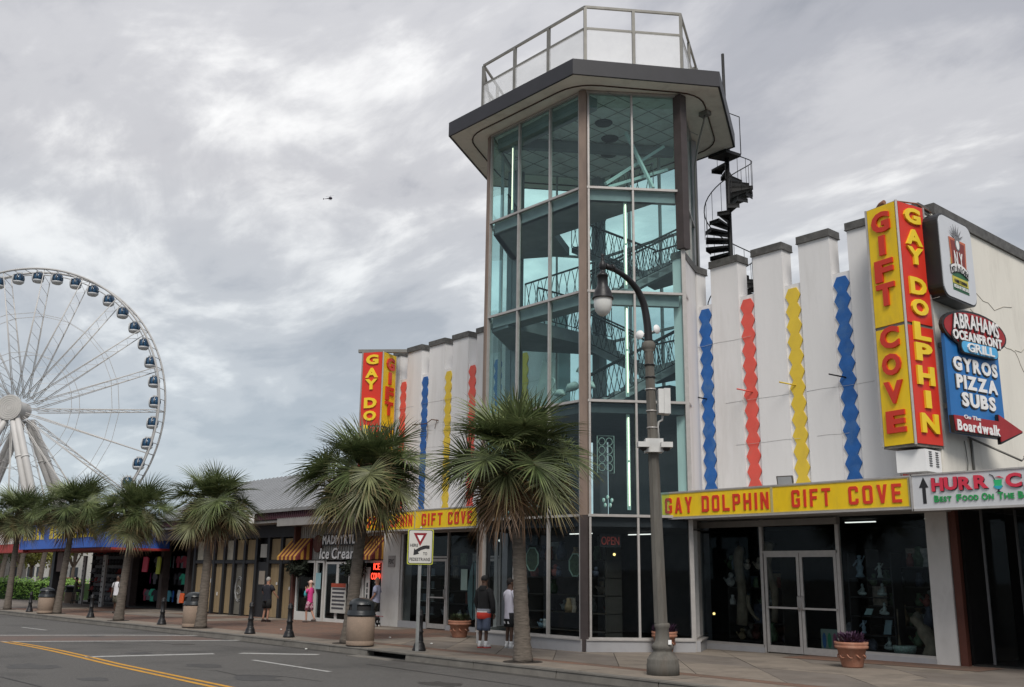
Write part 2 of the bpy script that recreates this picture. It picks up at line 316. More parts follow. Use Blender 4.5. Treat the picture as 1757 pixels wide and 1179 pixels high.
# kerb stones, each a piece; one gap is the storm drain inlet
x = -62.0
while x < 8:
    ln = 2.6; x2 = min(x+ln, 8)
    if x < -21.1 and x2 > -21.1: x2 = -21.1
    if x >= -21.1-.01 and x < -19.35: x = -19.35; x2 = x+ln
    y1, y2 = cy(x), cy(x2); k = MB()
    A = [(x+.012, y1-.03, gz(x)-.30), (x2-.012, y2-.03, gz(x2)-.30), (x2-.012, y2+.22, gz(x2)-.3), (x+.012, y1+.22, gz(x)-.3)]
    j = random.uniform(-.006, .006)
    B = [(x+.012, y1+.02, gz(x)+.006+j), (x2-.012, y2+.02, gz(x2)+.006+j), (x2-.012, y2+.22, gz(x2)+.006+j), (x+.012, y1+.22, gz(x)+.006+j)]
    k.add(A+B, [(3, 2, 1, 0), (4, 5, 6, 7), (0, 1, 5, 4), (1, 2, 6, 5), (2, 3, 7, 6), (3, 0, 4, 7)], False)
    k.build('kerb_stone', CURB, walk); x = x2
dr = thing('storm_drain', 'dark storm drain inlet cut into the kerb by the litter bin at the palm', 'drain', (-20.2, 13.75, gz(-20)))
k = MB(); k.add([(-21.1, 13.61, gz(-21)-.0), (-19.35, 13.51, gz(-19.3)), (-19.35, 14.2, gz(-19.3)), (-21.1, 14.3, gz(-21))]+[(-21.1, 13.61, gz(-21)-.045), (-19.35, 13.51, gz(-19.3)-.045), (-19.35, 14.2, gz(-19.3)-.045), (-21.1, 14.3, gz(-21)-.045)], [(0, 1, 2, 3), (7, 6, 5, 4), (0, 4, 5, 1), (1, 5, 6, 2), (2, 6, 7, 3), (3, 7, 4, 0)], False); k.v = [(a, b, c+.008) for a, b, c in k.v]
k.build('cover_slab', CURB, dr)
k = MB(); k.box(-21.1, -19.35, 14.0, 14.1, -.5, -.05); k.build('inlet_back', mat('pitch', (.01, .01, .01), .9), dr)
k = MB(); k.box(-21.3, -19.2, 13.1, 13.45, -.30, -.181); k.build('gutter_apron', CURB, dr)
# slabs: along the kerb, then the diagonal field
def clip(poly, f):
    out = []
    for i, p in enumerate(poly):
        q = poly[(i+1) % len(poly)]; a, b = f(p), f(q)
        if a >= 0: out.append(p)
        if (a >= 0) != (b >= 0): t = a/(a-b); out.append((p[0]+(q[0]-p[0])*t, p[1]+(q[1]-p[1])*t))
    return out
def slab(poly, m, name='slab', inset=.018, th=.02):
    cxm = sum(p[0] for p in poly)/len(poly); cym = sum(p[1] for p in poly)/len(poly); rr = max(math.hypot(p[0]-cxm, p[1]-cym) for p in poly)
    if rr < .25: return
    q = [(cxm+(p[0]-cxm)*(1-inset/rr*1.3), cym+(p[1]-cym)*(1-inset/rr*1.3)) for p in poly]; dz = random.uniform(-.003, .003)
    k = MB(); n = len(q); k.add([(a, b, gz(a)-th+dz) for a, b in q]+[(a, b, gz(a)+dz) for a, b in q], [list(range(n, 2*n))]+[(i, (i+1) % n, n+(i+1) % n, n+i) for i in range(n)], False)
    return k.build(name, m, walk)
x = -60
while x < 4:
    x2 = x+2.2
    slab([(x, cy(x)+.24), (x2, cy(x2)+.24), (x2, cy(x2)+1.25), (x, cy(x)+1.25)], CONC, 'kerb_slab'); x = x2
# brick band and field
CONC2 = mat('concrete_darker', (.155, .135, .118), .9, var=.2, vs=1.3, bump=.25, bs=90, dirt=(.10, .08, .065), ds=.9, da=.7)
for (a, b, y0o, y1v, m, nm) in [(-60, 4, 1.25, None, BRICKP, 'brick_band')]:
    x = a
    while x < b:
        x2 = x+2.0; k = MB(); k.add([(x, cy(x)+1.26, gz(x)-.001), (x2, cy(x2)+1.26, gz(x2)-.001), (x2, cy(x2)+1.62, gz(x2)-.001), (x, cy(x)+1.62, gz(x)-.001)], [(0, 1, 2, 3)], False); k.build('brick_band', m, walk); x = x2
rows = [(None, 17.1), (17.1, 19.0), (19.0, 21.4)]
for r, (ya, yb) in enumerate(rows):
    for i in range(-13, 14):
        c0 = -.95+1.95*i; c1 = c0+1.95
        yl = ya if ya else 14.0
        P = [(c0-yl, yl), (c1-yl, yl), (c1-yb, yb), (c0-yb, yb)]
        if ya is None: P = clip(P, lambda p: p[1]-(cy(p[0])+1.63))
        if r == 2: P = clip(P, lambda p: -9.0-p[0])
        P = clip(P, lambda p: p[0]+24.5)
        if len(P) > 2: slab(P, CONC if (r+i) % 3 else CONC2)
# brick field to the left and bands near the shops
def field(x0, x1, y0f, y1, m, nm, dz=.002):
    k = MB(); n = 8
    for i in range(n):
        a = x0+(x1-x0)*i/n; b = x0+(x1-x0)*(i+1)/n; ya = y0f(a) if callable(y0f) else y0f; yb_ = y0f(b) if callable(y0f) else y0f
        k.quad((a, ya, gz(a)+dz), (b, yb_, gz(b)+dz), (b, y1, gz(b)+dz), (a, y1, gz(a)+dz))
    return k.build(nm, m, walk)
field(-60, -24.5, lambda x: cy(x)+1.63, 24, BRICKP, 'brick_field', .0)
field(-13.5, -9.0, 19.9, 21.05, BRICKP, 'brick_field', .006)
field(-9.0, 4, lambda x: cy(x)+1.63, 26, CONC2, 'concrete_field', .0)
for i in range(15):      # concrete slabs set in the brick further down the street
    x = -60+2.4*i
    for yy in (17.2, 19.4):
        if (i+int(yy)) % 2 or x < -46:
            slab([(x, yy), (x+2.35, yy), (x+2.35, yy+2.1), (x, yy+2.1)], CONC2 if i % 2 else CONC, 'slab', th=-.006)
field(-400, -60, lambda x: 14.5, 46, CONC2, 'far_paving', .003)
# painted markings
PW = mat('road_paint_white', (.34, .34, .33), .8, var=.2, vs=8, dirt=(.12, .12, .118), ds=9, da=.75)
PY = mat('road_paint_yellow', (.50, .25, .02), .8, var=.15, vs=8, dirt=(.14, .10, .06), ds=9, da=.6)
def stripe(pts, wd, m, dz=.004, nm='painted_line'):
    k = MB(); P = [Vector((a, b, 0)) for a, b in pts]; Ls = []
    for i, p in enumerate(P):
        d = (P[min(i+1, len(P)-1)]-P[max(i-1, 0)]).normalized(); n = Vector((-d.y, d.x, 0))*wd/2; Ls.append((p-n, p+n))
    for (a, b), (c, d) in zip(Ls, Ls[1:]): k.quad(*[(q.x, q.y, gz(q.x)-.15+dz) for q in (a, c, d, b)])
    return tag(k.build(nm, m), kind='structure')
yl = [(-31.6, 7.98), (-29, 8.06), (-27, 8.04), (-24.3, 7.93), (-22, 7.8), (-19, 7.72), (-16.4, 7.66), (-12, 7.6), (-6, 7.5), (10, 7.3)]
stripe([(a, b+.11) for a, b in yl], .11, PY); stripe([(a, b-.11) for a, b in yl], .11, PY)
cw1 = [(-39.0, .8), (-35.0, 8.6), (-33.0, 11.9), (-31.3, 14.1)]; cw2 = [(-34.6, .8), (-31.5, 7.9), (-29.8, 11), (-28.4, 13.9)]
stripe(cw1, .3, PW); stripe(cw2, .3, PW)
k = MB()
for (a, b), (c, d) in zip(zip(cw1, cw2), zip(cw1[1:], cw2[1:])):
    k.quad(*[(q[0], q[1], gz(q[0])-.15+.002) for q in (a, b, d, c)])
CWB = bpy.data.materials.new('crosswalk_brick'); CWB.use_nodes = True
brickmat(CWB, (.13, .085, .07), (.11, .075, .062), (.08, .07, .06), 4.0, R(60), dirt=(.085, .08, .075))
tag(k.build('crosswalk', CWB), kind='structure')
stripe([(-24.4, 7.95), (-23.7, 10.8)], .34, PW); stripe([(-23.5, 11.4), (-22.0, 12.75)], .34, PW)
stripe([(-21.4, 10.7), (-17.8, 10.6)], .12, PW); stripe([(-12, 10.5), (-8, 10.4)], .12, PW)
stripe([(-40.2, 10.7), (-37.5, 10.8)], .12, PW); stripe([(-50, 10.8), (-46, 10.8)], .12, PW)
ASP2 = mat('asphalt_patch', (.048, .047, .046), .9, var=.2, vs=30, bump=.5, bs=200)
stripe([(-27.5, 5.2), (-22.8, 5.0)], 1.5, ASP2, .0015, 'asphalt_patch'); stripe([(-14.5, 9.2), (-11.5, 9.1)], 1.1, ASP2, .0015, 'asphalt_patch')
GRM = mat('gutter_grime', (.045, .042, .038), .95, var=.4, vs=3)
stripe([(x_, cy(x_)-.16) for x_ in range(-60, 0, 2)], .24, GRM, .0022, 'gutter_grime')
k = MB(); k.lathe([(0, gz(-27.5)-.145), (.3, gz(-27.5)-.145), (.31, gz(-27.5)-.149)], 20, (-27.5, 11.6)); tag(k.build('manhole_cover', mat('iron_cover', (.05, .045, .04), .7, var=.3, vs=20)), 'small round iron cover in the road beside the crosswalk', 'manhole cover')
OIL = mat('oil_stain', (.040, .038, .036), .6, var=.3, vs=6)
for i_, (ox, oy, orr) in enumerate(((-20.6, 9.2, .42), (-24.9, 9.4, .35), (-17.6, 8.9, .5), (-14.6, 11.0, .38), (-28.3, 6.6, .4), (-22.4, 6.2, .55), (-19.0, 6.4, .3), (-33.0, 11.0, .35))):
    ro = random.Random(i_); k = MB(); P_ = []
    for a_ in range(18): r_ = orr*ro.uniform(.55, 1.1); P_.append((ox+r_*1.5*math.cos(a_*math.pi/9), oy+r_*math.sin(a_*math.pi/9)))
    k.add([(a_, b_, gz(a_)-.15+.0030) for a_, b_ in P_], [list(range(18))], False); tag(k.build('oil_stain', OIL), kind='structure')
for cpts in ([(-26, 9.6), (-25.2, 9.9), (-24.8, 10.6), (-23.9, 10.8), (-23.4, 11.6)], [(-20.2, 8.4), (-19.4, 8.9), (-18.2, 8.8), (-17.4, 9.4), (-16.2, 9.5)], [(-30, 10.6), (-29.1, 11.3), (-27.6, 11.4), (-26.8, 12.2), (-25.5, 12.3)]): stripe(cpts, .022, mat('road_crack', (.025, .024, .023), .9), .0055, 'road_crack')
# cracks and a tar seam in the road
TAR = mat('tar_seam', (.035, .034, .034), .7)
for pts in ([(-34, 5.2), (-28, 5.6), (-22, 5.1), (-15, 5.4), (-9, 5.2)], [(-30.2, 9.8), (-27.5, 10.6), (-25, 12.8)], [(-19, 12.2), (-15, 12.0), (-11, 11.9)]):
    stripe(pts, .035, TAR, .006, 'tar_seam')

# ================================================================== tower
TA, TB, TC, TD, TE, TF = [Vector((*p, 0)) for p in ((-21.37, 17.43), (-17.45, 17.5), (-15.85, 19.68), (-17.45, 22.2), (-21.35, 22.2), (-22.95, 19.68))]
LV = [.29, 3.27, 6.2, 9.15, 12.1, 14.95]
tw = thing('glass_tower', 'tall six sided glass tower with flat overhanging roof, rising between two white wings', 'tower', (-19.4, 19.8, 0))
faces = [(TA, TB, 3, 0), (TB, TC, 2, 0), (TC, TD, 3, 0), (TD, TE, 3, 2), (TE, TF, 2, 2), (TF, TA, 2, 0)]
Z = Vector((0, 0, 1))
for (a, b, n, l0) in faces:
    d = (b-a).normalized(); nn = Vector((d.y, -d.x, 0)); ln = (b-a).length
    for i in range(n):
        p = a+(b-a)*i/n; q = a+(b-a)*(i+1)/n
        for l in range(l0, 5):
            if l == 0 and (a is TC or a is TF): continue
            m = MB(); c = (p+q)/2+Z*(LV[l]+LV[l+1])/2-nn*.03
            m.obox(c, d*((q-p).length/2-.02), nn*.006, Z*((LV[l+1]-LV[l])/2-.02)); m.build('window_pane', G_TEAL if l > 0 else G_DARK, tw)
    for i in range(0, n+1):                 # vertical mullions
        off = .0
        if i == 0: off = .13 if a in (TB,) else .03
        if i == n: off = -.13 if b in (TB,) else -.03
        p = a+(b-a)*i/n+d*off; m = MB(); z0 = LV[l0]
        m.beam(p+Z*z0, p+Z*LV[5], .055, .10, up=nn); m.build('mullion', ALU, tw)
    for l in range(l0, 6):
        m = MB(); zz_ = LV[l]; o = nn*.0
        m.obox((a+b)/2+Z*zz_+nn*.012, d*(ln/2-.05), nn*.05, Z*.032); m.build('transom', ALU, tw)
    # inner dark frames at slab edges
# corner posts
def post(p, w_, z0, z1, m, nm='corner_post', r=0):
    k = MB(); k.obox(p+Z*(z0+z1)/2, Vector((math.cos(r), math.sin(r), 0))*w_/2, Vector((-math.sin(r), math.cos(r), 0))*w_/2, Z*(z1-z0)/2); return k.build(nm, m, tw)
nB = Vector((.45, -.89, 0))
post(TB+nB*.01, .20, 3.27, 12.2, BROWN, r=R(27)); post(TB+nB*.01, .20, 12.2, 14.95, BROWN, r=R(27)); post(TB+nB*.01, .19, 0, 3.27, DKBR, r=R(27))
post(TC+Vector((.03, .0, 0)), .26, 10.42, 14.95, DKBR, r=R(0)); post(TC+Vector((.0, .0, 0)), .10, 0, 10.42, ALU, r=R(53)); post(TA+Vector((-.05, 0, 0)), .14, 0, 14.95, BROWN, r=R(-10))
for P_ in (TD, TE, TF): post(P_+Vector((0, 0, 0)), .24, 0, 14.95, SLAB)
post(TE+Vector((.0, -.12, 0)), .3, 3, 14.9, SLAB, 'column'); post(TF+Vector((.2, .05, 0)), .3, 3, 14.9, SLAB, 'column')
# base kerb round the glass
for (a, b) in ((TA, TB), (TB, TC), (TC, Vector((-16.7, 21.05, 0))), (TF, TA)):
    d = (b-a).normalized(); nn = Vector((d.y, -d.x, 0)); m = MB()
    P4 = [a-nn*.1, b-nn*.1, b+nn*.16, a+nn*.16]; m.ext([(p.x, p.y, -.25) for p in P4], (0, 0, .50)); m.build('base_kerb', BASEC, tw)
    m = MB(); P4 = [a-nn*.08, b-nn*.08, b+nn*.19, a+nn*.19]; m.ext([(p.x, p.y, .25) for p in P4], (0, 0, .03)); m.build('sill', ALU, tw)
# roof
def hexp(pts, z0, z1, m, nm, parent=None):
    k = MB(); k.ext([(*p, z0) for p in pts], (0, 0, z1-z0)); return k.build(nm, m, parent or tw)
RP = [(-22.3, 16.45), (-16.95, 16.6), (-14.72, 20.1), (-16.8, 23.6), (-22.2, 23.4), (-24.45, 20.0)]
def inset(P_, t):
    cx_ = sum(p[0] for p in P_)/len(P_); cy_ = sum(p[1] for p in P_)/len(P_)
    return [(cx_+(p[0]-cx_)*(1-t), cy_+(p[1]-cy_)*(1-t)) for p in P_]
roof = hexp(inset(RP, .012), 15.0, 15.40, SOFFIT, 'roof')
k = MB()
for i in range(6):
    a, b = Vector((*RP[i], 0)), Vector((*RP[(i+1) % 6], 0)); d = (b-a).normalized(); nn = Vector((d.y, -d.x, 0))
    k.ext([tuple((a-nn*.06)+Z*14.985), tuple((b-nn*.06)+Z*14.985), tuple(b+Z*14.985), tuple(a+Z*14.985)], (0, 0, .455))
k.build('fascia', FASCIA, roof)
k = MB()      # groove/cable loop on the soffit, rounded corners
Q = inset(RP, .13); pts = []
for i in range(6):
    p0, p1, p2 = [Vector((*Q[(i+j-1) % 6], 14.985)) for j in range(3)]
    u_, v_ = (p0-p1).normalized(), (p2-p1).normalized()
    for t in range(6):
        s_ = t/5; pts.append((p1+u_*.7)*(1-s_)**2+p1*2*s_*(1-s_)+(p1+v_*.7)*s_**2)
k.tube(pts, .022, 5, closed=True); k.build('soffit_cable', mat('rusty_cable', (.07, .045, .035), .8, var=.3, vs=5), roof)
k = MB(); k.box(-16.1, -15.8, 20.9, 21.1, 14.86, 14.985); k.tube([(-15.95, 21.0, 14.9), (-16.0, 21.0, 14.7), (-16.35, 21.2, 14.3), (-16.5, 21.15, 13.5), (-16.55, 21.2, 10.4)], .03, 6); k.build('conduit', GREYM, roof)
# roof railing
rl = thing('roof_railing', 'grey steel railing with pale panels on top of the tower roof', 'railing', (-19.4, 19.8, 15.4))
RA = [(-21.75, 17.35), (-17.29, 17.42), (-15.72, 19.72), (-17.3, 22.4), (-21.5, 22.4), (-23.2, 19.7)]
for i in range(6):
    a, b = Vector((*RA[i], 0)), Vector((*RA[(i+1) % 6], 0)); d = (b-a).normalized(); n = 3 if i in (0, 3) else 2; nn = Vector((d.y, -d.x, 0))
    for z_, h_ in ((17.52, .07), (16.84, .06), (15.75, .05)):
        m = MB(); m.beam(a+Z*z_, b+Z*z_, .06, h_); m.build('rail', GREYM, rl)
    for j in range(n):
        p = a+(b-a)*j/n; m = MB(); m.beam(p+Z*15.4, p+Z*17.49, .085, .085, up=nn); m.build('rail_post', GREYM, rl)
        q = a+(b-a)*(j+1)/n; m = MB(); m.obox((p+q)/2+Z*16.3+nn*.02, d*((q-p).length/2-.06), nn*.006, Z*.50); m.build('panel', G_FROST, rl)
m = MB(); m.beam((-21.75, 17.35, 17.45), (-22.9, 19.0, 15.45), .06, .06); m.build('brace', GREYM, rl)
# inside: slabs, landings, flights, lattice railings
k = MB(); k.ext([(*p, 14.90) for p in inset([(v.x, v.y) for v in (TA, TB, TC, TD, TE, TF)], .03)], (0, 0, .06)); k.build('ceiling', mat('ceiling_tiles', (.75, .75, .73), .9, var=.06, dirt=(.25, .22, .2), ds=1.6, da=.5), tw)
CJ = mat('ceiling_joint', (.25, .25, .25), .8)
k = MB()
for i in range(-3, 6):
    y = 17.9+.62*i+.5
    if 17.7 < y < 22: hw = 1.8+ (1.4-abs(y-19.8)*.62); k.box(-19.4-hw, -19.4+hw, y-.006, y+.006, 14.885, 14.898)
for i in range(-4, 5):
    k.box(-19.4+i*.62-.006, -19.4+i*.62+.006, 17.9, 21.9, 14.882, 14.896)
k.build('ceiling_joints', CJ, tw)
for (a, b) in ((-18.3, 19.2), (-18.9, 20.1), (-19.7, 20.9)):
    k = MB(); k.lathe([(.0, 14.86), (.24, 14.86), (.27, 14.895)], 18, (a, b)); k.build('recessed_lamp', mat('lamp_hole', (.05, .055, .055), .7), tw)
k = MB(); k.box(-21.3, -17.4, 17.62, 18.0, 14.55, 14.9); k.build('beam', SLAB, tw)
k = MB(); k.beam((-20.9, 17.9, 14.7), (-18.0, 22.0, 14.7), .2, .28); k.build('beam', SLAB, tw)
def hexring(z0, z1, hole=None, nm='floor_slab', m=None):
    P_ = inset([(v.x, v.y) for v in (TA, TB, TC, TD, TE, TF)], .02)
    return hexp(P_, z0, z1, m or SLAB, nm)
hexring(3.0, 3.24, m=DARK)
hexring(5.9, 6.17, m=DARK)
hexp([(-22.8, 19.5), (-21.4, 17.6), (-20.6, 17.55), (-20.6, 22.1), (-21.3, 22.1)], 8.75, 9.12, SLAB, 'floor_slab')
hexp([(-20.6, 17.6), (-17.6, 17.6), (-17.3, 18.1), (-20.6, 18.1)], 8.85, 9.12, SLAB, 'floor_slab')
hexp([(-22.8, 19.5), (-21.4, 17.6), (-17.5, 17.6), (-16.3, 19.2), (-20.2, 19.0), (-21.2, 20.6)], 11.78, 12.06, SLAB, 'floor_slab')
for l in (3, 4):         # slab edge bands right behind the transoms
    for (a, b, n, l0) in faces[:2]+faces[5:]:
        d = (b-a).normalized(); nn = Vector((d.y, -d.x, 0)); m = MB(); m.obox((a+b)/2-nn*.16+Z*(LV[l]-.16), d*((b-a).length/2-.12), nn*.08, Z*.16); m.build('slab_edge', SLAB, tw)
def rail(p, q, h=1.0, nm='lattice_railing', n=None):
    p, q = Vector(p), Vector(q); L_ = (q-p).length; n = n or max(2, round(L_/.34)); k = MB()
    k.tube([p+Z*h, q+Z*h], .03, 5); k.tube([p+Z*.06, q+Z*.06], .014, 4)
    for s_ in (1, -1):
        pts = []
        for i in range(n*8+1):
            t = i/(n*8); ph = math.pi*(t*n); pts.append(p+(q-p)*t+Z*(.06+(h-.06)*(.5+.5*s_*math.cos(ph))))
        k.tube(pts, .013, 3, cap=False)
    for r_ in (p, q): k.tube([r_, r_+Z*h], .018, 4)
    return k.build(nm, mat('railing_iron', (.03, .032, .034), .6), tw)
def flight(p, q, wv, th=.18):
    """sloping stair soffit with treads between two points, width vector wv"""
    p, q, wv = Vector(p), Vector(q), Vector(wv); k = MB()
    k.ext([p, q, q-Z*th, p-Z*th], wv)
    n = 8; d = (q-p)/n
    for i in range(n):
        a = p+d*i; k.ext([a, a+Vector((d.x, d.y, 0)), a+d, a+Z*d.z], wv)
    k.build('stair_flight', SLAB, tw); rail(p, q); rail(p+wv, q+wv)
for base in (6.18, 9.14):
    top = base+2.94; mid = base+1.5
    flight((-18.3, 18.6, base), (-16.9, 20.9, mid), (-.5, .3, 0))            # right face, rising away
    hexp([(-17.4, 22.0), (-18.9, 22.05), (-18.6, 20.9), (-16.6, 20.6)], mid-.22, mid, SLAB, 'landing')
    flight((-18.7, 21.9, mid), (-21.2, 21.3, top), (0, -.6, 0))           # along the back, rising left
    rail((-17.5, 22.0, mid), (-18.9, 22.0, mid))
rail((-21.1, 17.9, 12.1), (-22.3, 19.6, 12.1)); rail((-20.4, 21.0, 12.1), (-18.0, 19.2, 12.1)); rail((-18.0, 19.2, 12.1), (-16.6, 19.4, 12.1))
rail((-20.5, 18.1, 9.14), (-17.6, 18.1, 9.14)); rail((-20.5, 18.6, 9.14), (-20.6, 21.9, 9.14))
rail((-20.9, 21.9, 9.14), (-22.5, 20.0, 9.14))
# upper braces and fluorescent battens
TEALF = mat('teal_batten', (.42, .50, .48), .5, var=.05)
for (p, q) in (((-17.15, 18.15, 12.2), (-16.75, 20.2, 13.2)), ((-17.2, 18.1, 12.3), (-17.2, 20.6, 14.2)), ((-17.6, 19.4, 14.4), (-16.35, 19.1, 12.2))):
    m = MB(); m.beam(p, q, .08, .08); m.build('brace', TEALF, tw)
for l in (1, 2, 3):
    for (t, m_) in ((.06, TB), (.44, None)):
        p = TB+(TC-TB)*t+Vector((-.17, .1, 0)); z0, z1 = LV[l]+.16, LV[l+1]-.3
        m = MB(); m.beam(p+Z*z0, p+Z*z1, .09, .05, up=(.8, -.6, 0)); bt = m.build('lamp_batten', TEALF, tw)
        for a, b in ((z0+.1, (z0+z1)/2-.03), ((z0+z1)/2+.03, z1-.1)):
            m = MB(); m.tube([p+Vector((.06, -.045, a)), p+Vector((.06, -.045, b))], .016, 6); m.build('fluorescent_tube', TUBE, bt)
    m = MB(); p, q = TB+(TC-TB)*.05+Vector((-.15, .1, LV[l+1]-.25)), TB+(TC-TB)*.46+Vector((-.15, .1, LV[l+1]-.25)); m.beam(p, q, .05, .06); m.build('lamp_batten', TEALF, tw)
for l in (1, 4):
    p = TA+Vector((.62, .35, 0)); m = MB(); m.beam(p+Z*(LV[l]+.2), p+Z*(LV[l+1]-.4), .07, .05); bt = m.build('lamp_batten', TEALF, tw)
    m = MB(); m.tube([p+Vector((.03, -.05, LV[l]+.35)), p+Vector((.03, -.05, LV[l+1]-.5))], .014, 6); m.build('fluorescent_tube', TUBE, bt)
# valance below the third slab and the closed rear of the lower storeys
m = MB(); y_ = 0
m.ext([(-20.9, 22.0, .2), (-17.6, 22.0, .2), (-17.1, 21.3, .2), (-17.1, 21.45, .2), (-17.6, 22.15, .2), (-20.9, 22.15, .2)], (0, 0, 6.0)); m.build('rear_wall', DARK, tw)
m = MB(); m.box(-22.9, -20.9, 21.0, 21.2, .2, 6.2); m.build('rear_wall', DARK, tw)
# ================================================================== wings
HEXP = [(-.118, -.2015), (.118, -.2015), (.222, 0), (.118, .2015), (-.118, .2015), (-.222, 0)]
_hx = {}
def hexmesh(m):
    if m.name not in _hx:
        k = MB(); k.ext([(x, 0, z*1.0) for x, z in HEXP], (0, .03, 0)); _hx[m.name] = k.mesh('hexagon', m)
    return _hx[m.name]
def wing(name, label, x0, x1, strips, gap=.50, ztop=9.2):
    t = thing(name, label, 'building', ((x0+x1)/2, 21.1, 0))
    edges = [x0]+[e for s in strips for e in (s[0]-gap/2, s[0]+gap/2)]+[x1]
    k = MB(); k.box(x0, x1, 21.16, 21.62, 3.3, ztop); k.build('wall', WHITE, t)
    for i in range(0, len(edges), 2):
        a, b = edges[i], edges[i+1]
        if b-a < .05: continue
        k = MB(); k.box(a, b, 21.08, 21.16, 3.9, ztop+.04); k.build('wall_panel', WHITE, t)
        k = MB(); k.box(a, b, 21.081, 21.50, ztop+.04, 10.22); mer = k.build('merlon', WHITE, t)
        k = MB(); k.box(a-.03, b+.03, 21.04, 21.55, 10.24, 10.42); k.box(a-.04, b+.04, 21.03, 21.56, 10.22, 10.24); k.build('cap', CAPM, mer)
    for (x, m) in strips:
        k = MB(); k.box(x-gap/2, x+gap/2, 21.13, 21.18, 4.0, ztop+.015); st = k.build('hexagon_strip', WHITE, t)
        for j in range(13):
            h = inst('hexagon', hexmesh(m), st); h.location = Vector((x, 21.098, 8.90-.403*j))-Vector(wloc(t))
    return t
wr = wing('shop_wing', 'white shop wing right of the glass tower, with merlons and wavy coloured strips', -16.95, -9.95, [(-16.27, CB), (-14.86, CR), (-13.45, CY), (-12.06, CB), (-10.66, CR)])
wl = wing('shop_wing', 'white shop wing left of the glass tower, behind the two nearest palms', -31.75, -22.2, [(-31.05, CR), (-29.6, CB), (-28.13, CY), (-26.71, CR), (-25.29, CB), (-23.9, CY)])
SEAM = mat('stucco_seam', (.46, .45, .43), .9, var=.2, vs=2)
for (tt_, xa, xb) in ((wr, -16.9, -10.0), (wl, -31.7, -23.0)):
    for z_, sd_ in ((8.05, 1), (6.35, 2), (5.2, 3)):
        rs_ = random.Random(sd_+int(xa)); k = MB(); x_ = xa
        while x_ < xb:
            l_ = rs_.uniform(.5, 2.2)
            if rs_.random() < .6: k.tube([(x_+l_*j/4, 21.078, z_+rs_.uniform(-.012, .012)) for j in range(5)], .005, 3)
            x_ += l_+rs_.uniform(.1, .8)
        k.build('hairline_seam', SEAM, tt_)
# white return wall between the tower corner and the wing, with its own capped merlon
k = MB(); k.ext([(-15.86, 19.72, 3.9), (-16.55, 21.1, 3.9), (-16.95, 21.1, 3.9), (-16.25, 19.72, 3.9)], (0, 0, 6.32)); k.build('return_wall', WHITE, wr)
k = MB(); k.ext([(-15.83, 19.69, 10.22), (-16.52, 21.13, 10.22), (-16.98, 21.13, 10.22), (-16.28, 19.69, 10.22)], (0, 0, .2)); k.build('cap', CAPM, wr)
# iron hooks and old wiring on the walls
for (x, m_) in ((-16.3, BLACK), (-14.8, CR), (-13.5, CY), (-12.1, BLACK)):
    k = MB(); k.tube([(x, 21.1, 6.55), (x-.25, 20.75, 6.62)], .02, 5); k.build('hook', m_, wr)
k = MB(); k.tube([(-28.6, 21.05, 7.3), (-28.9, 20.95, 7.36), (-29.3, 21.0, 7.25), (-30.2, 21.0, 7.3)], .018, 5); k.tube([(-29.25, 21.02, 7.25), (-29.2, 21.02, 6.9), (-29.27, 21.02, 6.6)], .012, 4); k.tube([(-28.7, 21.05, 7.35), (-28.75, 21.0, 7.0)], .012, 4); k.build('old_wiring', mat('rust', (.12, .06, .035), .9), wl)
k = MB(); k.tube([(-29.6, 21.1, 6.1), (-29.95, 20.8, 6.15)], .02, 5); k.build('hook', BLACK, wl)
# right side wall with coping and cracks
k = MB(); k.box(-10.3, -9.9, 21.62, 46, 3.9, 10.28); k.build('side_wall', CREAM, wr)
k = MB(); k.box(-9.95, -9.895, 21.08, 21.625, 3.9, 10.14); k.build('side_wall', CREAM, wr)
k = MB(); k.box(-10.34, -9.84, 21.66, 46.05, 10.28, 10.56); k.build('coping', CAPM, wr)
CRK = mat('crack', (.40, .37, .32), .9)
k = MB()
for pts in ([(23.2, 8.2), (24.0, 8.1), (24.8, 7.6), (25.6, 7.55), (26.0, 7.1), (26.9, 7.05), (27.6, 6.7)], [(25.6, 7.55), (26.6, 7.8), (27.9, 7.6), (29, 7.9)], [(21.8, 6.9), (22.3, 7.3), (22.4, 7.9), (22.9, 8.1)], [(23.6, 8.7), (24.6, 8.5), (26.2, 8.9)]):
    k.tube([(-9.898, y+.03*math.sin(i*2.1), z+.04*math.cos(i*3.3)) for i, (y, z) in enumerate([(pts[j][0]+(pts[j+1][0]-pts[j][0])*u, pts[j][1]+(pts[j+1][1]-pts[j][1])*u) for j in range(len(pts)-1) for u in (0, .35, .7)])], .010, 4)
k.build('crack', CRK, wr)
k = MB(); k.tube([(-9.87, 22.5, 5.0), (-9.87, 22.5, 3.95)], .03, 6); k.tube([(-9.87, 22.15, 4.9), (-9.86, 22.2, 4.4), (-9.87, 22.1, 3.95)], .012, 4); k.build('pipe', GREYM, wr)
